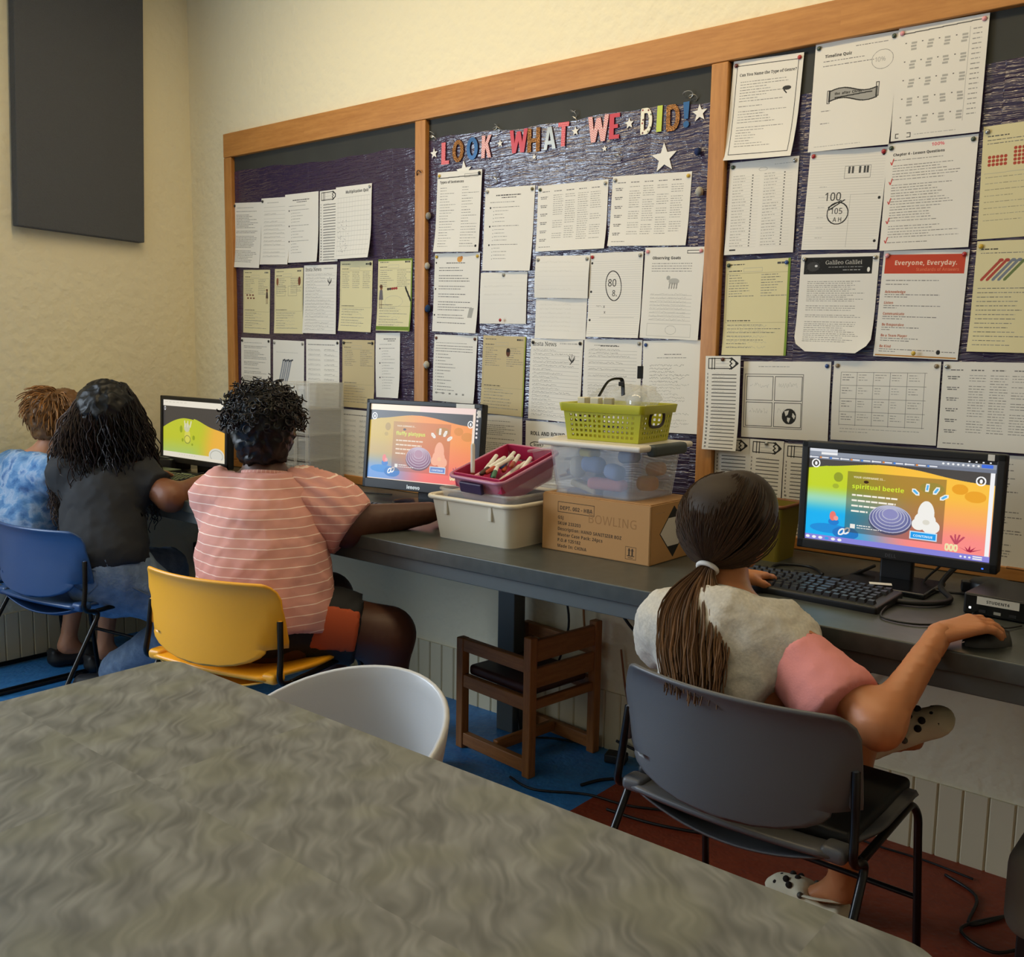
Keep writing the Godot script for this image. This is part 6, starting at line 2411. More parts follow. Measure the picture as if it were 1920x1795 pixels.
func belly_shell() -> ArrayMesh:
	var rows := []
	for i in 9:
		var v := i / 8.0
		var row := PackedVector3Array()
		for k in 15:
			var u := -1.0 + 2.0 * k / 14.0
			var dip := 0.050 * (1.0 - u * u) * pow(sin(lerpf(0.35, 1.0, v) * PI), 0.7) if v < 1.0 else 0.0
			row.append(Vector3(0.198 * u, 0.432 - dip * (0.75 if i == 0 else 1.0), lerpf(0.166 + 0.010 * (1.0 - u * u), -0.12, v)))
		rows.append(row)
	return shell(rows, 0.006)

var chair_meshes := {}
func stack_chair(called_color: String, at: Vector3, yaw: float, label: String, pad := false) -> Node3D:
	var t := thing("stacking_chair", label, "chair", at, deg_to_rad(yaw), "plastic stacking chairs at the counter")
	if chair_meshes.is_empty():
		chair_meshes.back = back_shell()
		chair_meshes.seat = seat_shell()
		chair_meshes.belly = belly_shell()
		for s in [-1, 1]:
			var up := bent([Vector3(s * 0.238, 0.60, 0.150), Vector3(s * 0.246, 0.50, 0.158), Vector3(s * 0.250, 0.432, 0.172), Vector3(s * 0.252, 0.424, 0.108), Vector3(s * 0.258, 0.21, 0.243), Vector3(s * 0.266, 0.0, 0.372)], 0.03)
			chair_meshes["rear%d" % s] = tube_mesh(up, 0.0085, 10)
			var fr := bent([Vector3(s * 0.246, 0.424, 0.118), Vector3(s * 0.240, 0.430, -0.165), Vector3(s * 0.246, 0.400, -0.195), Vector3(s * 0.252, 0.0, -0.245)], 0.02)
			chair_meshes["front%d" % s] = tube_mesh(fr, 0.0085, 10)
			var fb := MB.new()
			fb.lathe([Vector2(0.001, 0.0), Vector2(0.011, 0.0), Vector2(0.012, 0.012), Vector2(0.009, 0.02)], 12)
			chair_meshes.foot = fb.done()
		chair_meshes.stretch = tube_mesh([Vector3(-0.249, 0.206, -0.2195), Vector3(0.249, 0.206, -0.2195)], 0.0065, 8)
	var m: Material = M["shell_" + called_color]
	part("backrest", chair_meshes.back, m, t)
	for s in [-1, 1]:
		part("back_sleeve", box_mesh(Vector3(s * 0.237, 0.566, 0.146), Vector3(0.016, 0.075, 0.020), 0.0075), m, t)
	var seat := part("seat", chair_meshes.seat, m, t)
	part("seat_pan", chair_meshes.belly, m, seat)
	for s in [-1, 1]:
		part("corner_tab", box_mesh(Vector3(s * 0.212, 0.442, 0.150), Vector3(0.05, 0.030, 0.05), 0.012), m, seat)
	if pad:
		part("seat_pad", box_mesh(Vector3(0, 0.456, -0.035), Vector3(0.455, 0.030, 0.33), 0.012), M.pad, t, "black seat pad")
	for s in [-1, 1]:
		part("rear_leg", chair_meshes["rear%d" % s], M.black_metal, t)
		part("front_leg", chair_meshes["front%d" % s], M.black_metal, t)
		for q in [Vector3(s * 0.266, 0, 0.372), Vector3(s * 0.252, 0, -0.245)]:
			part("foot", chair_meshes.foot, M.black, t, "", Transform3D(Basis(), q))
	part("stretcher", chair_meshes.stretch, M.black_metal, t)
	return t

func build_chairs():
	stack_chair("grey", Vector3(2.487, 0, 0.841), -0.8, "dark grey plastic chair with a black seat under the ponytailed person", true)
	stack_chair("yellow", Vector3(0.95, 0, 0.991), 12.0, "bright yellow plastic chair under the person in pink stripes")
	stack_chair("blue", Vector3(-0.113, 0, 0.97), 9.0, "dark blue plastic chair under the long-haired person in black")
	# sled chair that the fair-haired boy sits on, mostly hidden
	var t := thing("sled_chair", "blue chair with black sled frame by the left wall, mostly hidden", "chair", Vector3(-0.625, 0, 0.95), 0.0)
	for s in [-1, 1]:
		var pts := bent([Vector3(s * 0.165, 0.62, 0.24), Vector3(s * 0.165, 0.44, 0.20), Vector3(s * 0.165, 0.43, -0.20), Vector3(s * 0.165, 0.012, -0.235), Vector3(s * 0.165, 0.012, 0.25), Vector3(s * 0.165, 0.44, 0.19)], 0.035)
		part("sled_frame", tube_mesh(pts, 0.0095, 10), M.black_metal, t)
	var rows := []
	for i in 8:
		var row := PackedVector3Array()
		for k in 9:
			var u := -1.0 + k / 4.0
			row.append(Vector3(u * 0.19, 0.448 - 0.012 * (1 - u * u), lerpf(0.2, -0.21, i / 7.0)))
		rows.append(row)
	part("seat", shell(rows, 0.012), M.shell_blue, t)
	rows = []
	for i in 6:
		var row := PackedVector3Array()
		for k in 9:
			var u := -1.0 + k / 4.0
			row.append(Vector3(u * 0.19, lerpf(0.66, 0.54, i / 5.0), 0.235 + 0.02 * (1 - u * u)))
		rows.append(row)
	part("backrest", shell(rows, 0.010), M.shell_blue, t)
	# pale tub chair pushed under the table
	t = thing("tub_chair", "pale grey plastic tub chair pushed in under the marbled table", "chair", Vector3(2.02, 0, 1.62), PI)
	rows = []
	for j in 12:
		var v := j / 11.0
		var row := PackedVector3Array()
		for k in 33:
			var a := lerpf(-1.95, 1.95, k / 32.0)
			var rise := pow(maxf(0.0, cos(a * 0.78)), 0.8)
			var top := lerpf(0.58, 0.722, rise)
			var y := lerpf(top, 0.45, v)
			var r := lerpf(0.222, 0.165, pow(v, 1.3))
			row.append(Vector3(r * sin(a), y, r * cos(a) * 1.0))
		rows.append(row)
	part("tub_shell", shell(rows, 0.012), M.shell_white, t)
	var b := MB.new()
	b.lathe([Vector2(0.001, 0.44), Vector2(0.12, 0.442), Vector2(0.165, 0.452), Vector2(0.172, 0.466)], 32)
	part("seat", b.done(), M.shell_white, t)
	for s in [[-1, -1], [1, -1], [-1, 1], [1, 1]]:
		part("leg", tube_mesh([Vector3(s[0] * 0.09, 0.445, s[1] * 0.09), Vector3(s[0] * 0.19, 0.0, s[1] * 0.18)], PackedFloat32Array([0.012, 0.010]), 10), M.black_metal, t)

# ------------------------------------------------------------------ the table in front
func build_table():
	var x0 := 1.64
	var x1 := 3.062
	var z0 := 1.66
	var z1 := 2.46
	var t := thing("marbled_table", "large grey marbled laminate table in the foreground", "table", Vector3((x0 + x1) / 2, 0, (z0 + z1) / 2))
	var w := x1 - x0
	var d := z1 - z0
	var b := MB.new()
	var rows := []
	var n := 0
	for q in [[0.0, -0.004], [0.002, 0.0], [0.004, 0.0]]:
		pass
	var top := round_rect(w - 0.006, d - 0.006, 0.045, TABLE, 8)
	b.fan(top, true)
	for i in b.v.size():
		b.uv[i] = Vector2(b.v[i].x / 0.80, b.v[i].z / 0.80)
	for i in b.uv.size():
		b.uv[i] = Vector2(b.uv[i].x * 0.95 + 0.3, b.uv[i].y * 0.95 + 0.1)
	part("tabletop", b.done(), M.marble, t)
	b = MB.new()
	rows = [round_rect(w - 0.006, d - 0.006, 0.045, TABLE, 8), round_rect(w, d, 0.047, TABLE - 0.003, 8), round_rect(w, d, 0.047, TABLE - 0.030, 8), round_rect(w - 0.02, d - 0.02, 0.04, TABLE - 0.032, 8)]
	b.skin(rows, true)
	b.fan(rows[3], false)
	part("edge_band", b.done(), M.edge, t)
	for s in [[-1, -1], [1, -1], [-1, 1], [1, 1]]:
		part("leg", tube_mesh([Vector3(s[0] * (w / 2 - 0.08), TABLE - 0.032, s[1] * (d / 2 - 0.08)), Vector3(s[0] * (w / 2 - 0.08), 0.0, s[1] * (d / 2 - 0.08))], 0.02, 12), M.black_metal, t)
# ------------------------------------------------------------------ people
# the frame of a head or body: x = its right, y = up, z = its back
func facing(f: Vector3, tilt := 0.0, lean := 0.0) -> Basis:
	var z := -f.normalized()
	var x := Vector3.UP.cross(z).normalized()
	var b := Basis(x, Vector3.UP, z)
	return b * Basis(Vector3(1, 0, 0), tilt) * Basis(Vector3(0, 0, 1), lean)

func head_bones(c: Vector3, b: Basis, s: float) -> Array:
	var q := func(x: float, y: float, z: float) -> Vector3: return c + b * (Vector3(x, y, z) * s)
	return [
		[q.call(0, 0.025, 0.022), q.call(0, 0.03, -0.022), 0.080 * s, 0.074 * s],
		[q.call(0, -0.035, -0.030), q.call(0, -0.078, -0.058), 0.054 * s, 0.028 * s],
		[q.call(-0.03, -0.05, -0.02), q.call(0.03, -0.05, -0.02), 0.036 * s, 0.036 * s],
		[q.call(0, -0.004, -0.094), q.call(0, -0.034, -0.108), 0.007 * s, 0.012 * s, b.x, 0.9, 0.012 * s],
		[q.call(-0.016, -0.058, -0.088), q.call(0.016, -0.058, -0.088), 0.009 * s, 0.009 * s, b.x, 1.0, 0.012 * s],
		[q.call(0.080, 0.008, 0.004), q.call(0.080, -0.024, -0.002), 0.017 * s, 0.011 * s, b.x, 2.2, 0.012 * s],
		[q.call(-0.080, 0.008, 0.004), q.call(-0.080, -0.024, -0.002), 0.017 * s, 0.011 * s, b.x, 2.2, 0.012 * s],
	]

func eyes(t: Node3D, c: Vector3, b: Basis, s: float, at: Vector3):
	if not M.has("eye"):
		M.eye = mat(Color("e6e0d6"), 0.2)
		M.iris = mat(Color("2a1a12"), 0.2)
		M.lip = mat(Color("8a4a3e"), 0.5)
	for k in [-1, 1]:
		var m := MB.new()
		m.ball(c + b * (Vector3(k * 0.031, 0.004, -0.083) * s) - at, Vector3.ONE * 0.012 * s, 6)
		var e := part("eye", m.done(), M.eye, t)
		m = MB.new()
		m.ball(c + b * (Vector3(k * 0.031, 0.004, -0.091) * s) - at, Vector3.ONE * 0.0062 * s, 5)
		part("iris", m.done(), M.iris, e)
	part("mouth", tube_mesh([c + b * (Vector3(-0.022, -0.057, -0.094) * s) - at, c + b * (Vector3(0, -0.058, -0.099) * s) - at, c + b * (Vector3(0.022, -0.057, -0.094) * s) - at], 0.004 * s, 6), M.lip, t)

# five fingers rooted in the palm; d is where they point, n the back of the hand, s the side of the thumb
func hand_bones(wrist: Vector3, d: Vector3, n: Vector3, s: Vector3, size: float, curl := 0.5) -> Array:
	d = d.normalized()
	s = (s - d * s.dot(d)).normalized()
	n = (n - d * n.dot(d) - s * n.dot(s)).normalized()
	var out := []
	var palm := 0.085 * size
	var lens := [0.068, 0.076, 0.070, 0.055]
	for i in 4:
		var off := (0.028 - i * 0.0185) * size
		var kn: Vector3 = wrist + d * palm * [0.98, 1.0, 0.96, 0.88][i] + s * off + n * 0.004 * size
		out.append([wrist + s * off * 0.55, kn, 0.0165 * size, 0.0120 * size, n, 1.15, 0.012 * size])
		var l: float = lens[i] * size
		var d1 := (d * cos(curl * 0.5) - n * sin(curl * 0.5) + s * (0.10 - i * 0.07)).normalized()
		var d2 := (d * cos(curl * 1.3) - n * sin(curl * 1.3) + s * (0.06 - i * 0.04)).normalized()
		var d3 := (d * cos(curl * 2.0) - n * sin(curl * 2.0)).normalized()
		var p1: Vector3 = kn + d1 * l * 0.46
		var p2: Vector3 = p1 + d2 * l * 0.30
		var p3: Vector3 = p2 + d3 * l * 0.22
		out.append([kn, p1, 0.0098 * size, 0.0088 * size, n, 1.0, 0.004])
		out.append([p1, p2, 0.0088 * size, 0.0080 * size, n, 1.0, 0.004])
		out.append([p2, p3, 0.0080 * size, 0.0068 * size, n, 1.0, 0.004])
	var tb := wrist + d * 0.022 * size + s * 0.024 * size - n * 0.006 * size
	var t1 := tb + (d * 0.75 + s * 0.55 - n * 0.25).normalized() * 0.040 * size
	var t2 := t1 + (d * 0.95 + s * 0.15 - n * 0.3).normalized() * 0.030 * size
	out.append([wrist + d * 0.01 * size, tb, 0.017 * size, 0.015 * size, n, 1.0, 0.012 * size])
	out.append([tb, t1, 0.0140 * size, 0.0108 * size, n, 1.0, 0.006])
	out.append([t1, t2, 0.0105 * size, 0.0080 * size, n, 1.0, 0.004])
	return out

func moved(bones: Array, by: Vector3) -> Array:
	var out := []
	for q in bones:
		var c: Array = q.duplicate()
		c[0] -= by
		c[1] -= by
		out.append(c)
	return out

func skin_mat(c: Color) -> StandardMaterial3D:
	var m := mat(c, 0.5)
	m.subsurf_scatter_enabled = true
	m.subsurf_scatter_strength = 0.08
	return m

# one continuous body: coarse grid for trunk and limbs, finer ones for head and hands
func body(t: Node3D, at: Vector3, trunk: Array, head: Array, hands: Array, m: Material):
	var b := flesh(moved(trunk, at), 0.013, 0.04)
	flesh(moved(head, at), 0.006, 0.022, [], 0.0, 20.0, b)
	for h in hands:
		flesh(moved(h, at), 0.0042, 0.008, [], 0.0, 20.0, b)
	part("body", b.done(), m, t)

func cloth(called: String, t: Node3D, at: Vector3, bones: Array, m: Material, cuts := [], k := 0.035, lump := 0.010, freq := 14.0, cell := 0.0125, label := "") -> MeshInstance3D:
	var c2 := []
	for c in cuts:
		var d: Array = c.duplicate()
		d[0] -= at
		c2.append(d)
	return part(called, flesh(moved(bones, at), cell, k, c2, lump, freq).done(), m, t, label)

# strands: tapering tubes joined in one mesh; each strand is a list of points
class Strands:
	var mb := MB.new()
	var out: Node3D
	func add(path: Array, r0: float, r1: float, sides := 4):
		var n := path.size()
		var rr := PackedFloat32Array()
		for i in n:
			var u := float(i) / (n - 1)
			rr.append(lerpf(r0, r1, u) * (0.35 + 0.65 * sin(clampf(u * 3.0, 0.0, 1.0) * PI / 2)))
		mb.tube(path, rr, sides, false)

func hair_mat(c: Color, rough := 0.42) -> StandardMaterial3D:
	var m := mat(c, rough)
	m.vertex_color_use_as_albedo = true
	m.metallic_specular = 0.4
	return m

func build_people():
	person_ponytail()
	person_stripes()
	person_black()
	person_boy()

func person_ponytail():
	var at := Vector3(2.44, 0.47, 0.84)
	var t := thing("person", "person with a brown ponytail in a grey shirt with pink sleeves using a mouse", "person", at, 0.0)
	var sk := skin_mat(Color("b9774a"))
	var hb := facing(Vector3(0.14, -0.12, -0.98), 0.10, -0.05)
	var hc := Vector3(2.345, 0.960, 0.757)
	var lsh := Vector3(2.255, 0.755, 0.855)
	var rsh := Vector3(2.520, 0.765, 0.835)
	var elb := Vector3(2.735, 0.668, 0.925)
	var wr := Vector3(2.775, 0.805, 0.735)
	var lel := Vector3(2.19, 0.66, 0.71)
	var lwr := Vector3(2.29, 0.815, 0.60)
	var hz := Vector3(0, 0, 1)
	var trunk := [
		[Vector3(2.45, 0.53, 0.85), Vector3(2.41, 0.66, 0.87), 0.125, 0.120, hz, 1.35],
		[Vector3(2.41, 0.66, 0.87), Vector3(2.39, 0.735, 0.855), 0.125, 0.120, hz, 1.35],
		[lsh, rsh, 0.050, 0.050],
		[Vector3(2.388, 0.79, 0.835), hc + hb * Vector3(0, -0.05, 0.015), 0.046, 0.042],
		[rsh, elb, 0.044, 0.036], [elb, wr, 0.037, 0.024],
		[lsh, lel, 0.044, 0.034], [lel, lwr, 0.034, 0.024],
		[Vector3(2.38, 0.53, 0.84), Vector3(2.31, 0.54, 0.50), 0.078, 0.055],
		[Vector3(2.51, 0.53, 0.84), Vector3(2.56, 0.55, 0.52), 0.078, 0.055],
		# one shin crosses over, its ankle out to the right; the other stands on the floor
		[Vector3(2.31, 0.54, 0.50), Vector3(2.555, 0.445, 0.46), 0.050, 0.032],
		[Vector3(2.56, 0.55, 0.52), Vector3(2.545, 0.30, 0.55), 0.052, 0.045],
		[Vector3(2.545, 0.30, 0.55), Vector3(2.535, 0.09, 0.48), 0.045, 0.030],
		[Vector3(2.535, 0.09, 0.48), Vector3(2.46, 0.035, 0.475), 0.030, 0.024],
		[Vector3(2.555, 0.445, 0.46), Vector3(2.66, 0.475, 0.45), 0.030, 0.024],
	]
	var hand_r := hand_bones(wr, Vector3(0.63, 0.18, -0.73), Vector3(0.0, 0.95, 0.25), Vector3(-0.7, 0.1, -0.7), 0.92, 0.55)
	var hand_l := hand_bones(lwr, Vector3(0.2, -0.1, -1), Vector3(0, 1, 0), Vector3(1, 0, 0), 0.82, 0.35)
	body(t, at, trunk, head_bones(hc, hb, 0.94), [hand_r, hand_l], sk)
	eyes(t, hc, hb, 0.94, at)
	var grey := mat(Color("d2ccbe"), 0.9)
	grey.albedo_texture = noise_tex(0.06, [Color("dedede"), Color.WHITE], 256)
	tri_map(grey, Vector3(7, 7, 7))
	bumpy(grey, noise_tex(0.2, [], 256, true, 3.0, 2, FastNoiseLite.TYPE_VALUE), 0.2)
	var up := Vector3(0, 1, 0)
	cloth("shirt", t, at, [
		[Vector3(2.455, 0.50, 0.855), Vector3(2.425, 0.62, 0.875), 0.160, 0.152, hz, 1.42],
		[Vector3(2.425, 0.62, 0.875), Vector3(2.395, 0.725, 0.870), 0.156, 0.140, hz, 1.42],
		[Vector3(2.30, 0.752, 0.862), Vector3(2.475, 0.765, 0.850), 0.068, 0.066],
		[lsh, Vector3(2.205, 0.69, 0.80), 0.066, 0.062],
		[rsh, Vector3(2.55, 0.735, 0.85), 0.058, 0.060],
		[Vector3(2.39, 0.77, 0.850), Vector3(2.388, 0.815, 0.832), 0.085, 0.062],
	], grey, [[Vector3(2.387, 0.832, 0.822), Vector3(0.0, 1.0, -0.45), 0.12], [Vector3(2.565, 0.73, 0.86), Vector3(0.86, -0.48, 0.15), 0.14]], 0.05, 0.010, 13.0)
	part("collar", tube_mesh(ring_path(Vector3(2.387, 0.832, 0.824) - at, Vector3(0.0, 1.0, -0.45), 0.052, 0.050), 0.0065, 8, false), grey, t)
	var pink := mat(Color("d98a84"), 0.9)
	bumpy(pink, noise_tex(0.2, [], 256, true, 3.0, 2, FastNoiseLite.TYPE_VALUE), 0.2)
	tri_map(pink, Vector3(7, 7, 7))
	var s0 := Vector3(2.520, 0.755, 0.845)
	var dir := (Vector3(2.70, 0.652, 0.915) - s0).normalized()
	cloth("sleeve", t, at, [[s0, s0 + dir * 0.15, 0.058, 0.080], [s0 + dir * 0.06 + Vector3(-0.01, -0.03, 0.015), s0 + dir * 0.17 + Vector3(0, -0.020, 0.01), 0.045, 0.066]], pink, [[s0 + dir * 0.032, -dir], [s0 + dir * 0.176, dir]], 0.03, 0.004, 16.0, 0.009, "pink sleeve")
	cloth("sleeve", t, at, [[Vector3(2.235, 0.735, 0.84), Vector3(2.19, 0.67, 0.735), 0.060, 0.062]], pink, [[Vector3(2.22, 0.715, 0.81), Vector3(0.3, 0.5, 0.7)], [Vector3(2.195, 0.675, 0.74), Vector3(-0.2, -0.4, -0.8)]], 0.03, 0.006, 16.0, 0.009, "pink sleeve")
	cloth("shorts", t, at, [
		[Vector3(2.45, 0.52, 0.86), Vector3(2.45, 0.53, 0.80), 0.135, 0.130, up, 1.35],
		[Vector3(2.385, 0.535, 0.82), Vector3(2.33, 0.54, 0.62), 0.086, 0.078],
		[Vector3(2.51, 0.535, 0.82), Vector3(2.545, 0.55, 0.64), 0.086, 0.078],
	], mat(Color("1a1a1f"), 0.85), [], 0.03, 0.006, 14.0)
	# hair: smooth cap, then strands swept to the tie
	var hm := hair_mat(Color("ffffff"), 0.6)
	var tie := Vector3(2.343, 0.888, 0.853)
	var hair := MB.new()
	hair.tint = Color(0.030, 0.017, 0.010)
	flesh(moved([
		[hc + hb * Vector3(0, 0.026, 0.024), hc + hb * Vector3(0, 0.038, -0.024), 0.091, 0.082],
		[hc + hb * Vector3(0, -0.03, 0.030), hc + hb * Vector3(0, 0.02, 0.035), 0.076, 0.080],
		[hc + hb * Vector3(0, -0.045, 0.060), tie, 0.040, 0.016],
	], at), 0.007, 0.025, [[hc + hb * Vector3(0, 0.0, -0.045) - at, hb * Vector3(0, -0.60, -1.0)], [hc + hb * Vector3(0, -0.082, 0.0) - at, hb * Vector3(0, -1, 0.35)]], 0.0, 20.0, hair)
	var st := Strands.new()
	st.mb = hair
	var r := RandomNumberGenerator.new()
	r.seed = 4
	var lt := tie - at
	for i in 260:
		var a := r.randf_range(-2.2, 2.2)
		var e := r.randf_range(-0.35, 1.45)
		var d0 := hb * Vector3(sin(a) * cos(e), sin(e), cos(a) * cos(e) * 0.9)
		var p0 := hc - at + hb * Vector3(0, 0.022, 0.012) + d0 * 0.0905
		if (hb.inverse() * d0).z < -0.45:
			continue
		var g := r.randf_range(0.6, 1.5)
		hair.tint = Color(0.042 * g, 0.023 * g, 0.012 * g)
		var path := []
		for k in 9:
			var u := k / 8.0
			var q := p0.lerp(lt, u)
			var cc := hc - at + hb * Vector3(0, 0.010, 0.016)
			var rad := lerpf(0.108, (lt - cc).length(), u * u)
			q = cc + (q - cc).normalized() * maxf(rad, (q - cc).length()) if u < 0.97 else lt + Vector3(r.randf_range(-0.01, 0.01), r.randf_range(-0.008, 0.008), 0)
			path.append(q)
		st.add(path, 0.0022, 0.0018)
	# the tail: waves that spread and fall over the chair back
	var spine := [lt, lt + Vector3(0.0, -0.045, 0.045), lt + Vector3(0.022, -0.11, 0.095), lt + Vector3(0.047, -0.148, 0.140), lt + Vector3(0.072, -0.205, 0.178)]
	for i in 420:
		var a := r.randf_range(0, TAU)
		var rad := sqrt(r.randf())
		var g := r.randf_range(0.6, 1.7) * (1.0 + 0.5 * rad)
		var len := r.randf_range(0.78, 1.06)
		var ph := r.randf_range(0, TAU)
		var path := []
		for k in 15:
			var u := k / 14.0 * len
			var c := sample(spine, u)
			var w := 0.016 + 0.062 * smoothstep(0.0, 0.45, u) - 0.014 * smoothstep(0.7, 1.0, u)
			var gg := g * lerpf(0.9, 1.7, smoothstep(0.25, 0.75, u)) if true else g
			hair.tint = Color(0.052 * gg, 0.028 * gg, 0.0135 * gg)
			path.append(c + Vector3(cos(a) * rad * w + 0.006 * sin(u * 13.0 + ph) * u, 0.004 * sin(u * 9 + ph), sin(a) * rad * w * 0.5 + 0.004 * cos(u * 11.0 + ph) * u))
		st.add(path, 0.0028, 0.0012)
	part("hair", hair.done(), hm, t)
	part("hair_tie", tube_mesh(ring_path(lt + Vector3(0, -0.004, 0.002), (spine[1] - spine[0]).normalized(), 0.0205, 0.018), 0.0052, 8, false), mat(Color("e6e2da"), 0.7), t, "white hair tie")
	# clogs
	clog(t, Vector3(2.535, 0.012, 0.488) - at, Vector3(-0.98, 0.0, -0.12), Vector3(0, 1, 0), 0.185)
	clog(t, Vector3(2.575, 0.437, 0.475) - at, Vector3(0.80, 0.52, -0.25), Vector3(-0.45, 0.55, 0.70), 0.185)

func sample(pts: Array, u: float) -> Vector3:
	var f := clampf(u, 0.0, 1.0) * (pts.size() - 1)
	var i := mini(int(f), pts.size() - 2)
	return pts[i].cubic_interpolate(pts[i + 1], pts[maxi(i - 1, 0)], pts[mini(i + 2, pts.size() - 1)], f - i) + (pts[-1] - pts[-2]) * maxf(0.0, u - 1.0) * (pts.size() - 1)

func ring_path(c: Vector3, n: Vector3, rx: float, rz: float) -> Array:
	n = n.normalized()
	var x := Vector3(1, 0, 0)
	x = (x - n * x.dot(n)).normalized()
	var z := x.cross(n)
	var out := []
	for k in 26:
		var a := TAU * k / 24
		out.append(c + x * cos(a) * rx + z * sin(a) * rz)
	return out

# a foam clog: heel at p, toe along d, sole turned away from n
func clog(t: Node3D, p: Vector3, d: Vector3, n: Vector3, len: float):
	d = d.normalized()
	n = (n - d * n.dot(d)).normalized()
	var s := d.cross(n)
	var q := func(x: float, y: float, z: float) -> Vector3: return p + d * x * len + n * y * len + s * z * len
	var m := mat(Color("d6cdb0"), 0.6)
	var shoe := MB.new()
	flesh([
		[q.call(0.10, 0.05, 0), q.call(0.45, 0.05, 0), 0.20 * len, 0.185 * len, n, 2.6],
		[q.call(0.45, 0.06, 0), q.call(0.86, 0.06, 0.02), 0.185 * len, 0.215 * len, n, 2.4],
		[q.call(0.60, 0.15, 0.01), q.call(0.84, 0.10, 0.02), 0.19 * len, 0.18 * len, n, 1.25],
		[q.call(0.02, 0.10, 0.14), q.call(0.50, 0.17, 0.17), 0.045 * len, 0.05 * len],
		[q.call(0.02, 0.10, -0.14), q.call(0.50, 0.17, -0.17), 0.045 * len, 0.05 * len],
		[q.call(0.0, 0.11, -0.12), q.call(0.0, 0.11, 0.12), 0.05 * len, 0.05 * len],
	], 0.0065, 0.02, [], 0.0, 20.0, shoe)
	var sh := part("clog", shoe.done(), m, t, "cream foam clog with round holes")
	part("heel_strap", tube_mesh(curve([q.call(0.46, 0.20, 0.205), q.call(0.2, 0.25, 0.20), q.call(-0.06, 0.26, 0.0), q.call(0.2, 0.25, -0.20), q.call(0.46, 0.20, -0.205)], 6), 0.035 * len, 6, true, 0.4), m, sh)
	var hole := mat(Color("1c130e"), 0.9)
	for h in [[0.62, 0.335, 0.0], [0.74, 0.31, 0.09], [0.74, 0.31, -0.09], [0.86, 0.255, 0.02], [0.66, 0.285, 0.155], [0.66, 0.285, -0.155], [0.88, 0.2, 0.13], [0.88, 0.2, -0.10]]:
		var b := MB.new()
		b.ball(q.call(h[0], h[1] - 0.05, h[2]), Vector3.ONE * 0.045 * len, 6)
		part("vent_hole", b.done(), hole, sh)
	for k in [-1, 1]:
		var b := MB.new()
		b.ball(q.call(0.46, 0.20, 0.215 * k), Vector3.ONE * 0.042 * len, 6)
		part("strap_rivet", b.done(), mat(Color("4a463c"), 0.5), sh)

func stripes() -> StandardMaterial3D:
	var p := Pad.new(64, 256, Color("cf9488"))
	for y in 256:
		for x in 64:
			if y % 32 < 3:
				p.im.set_pixel(x, y, Color("f0d6c8"))
	var m := mat(Color.WHITE, 0.9)
	m.albedo_texture = tex(p.im)
	m.uv1_scale = Vector3(1.0, 4.9, 1.0)
	return m

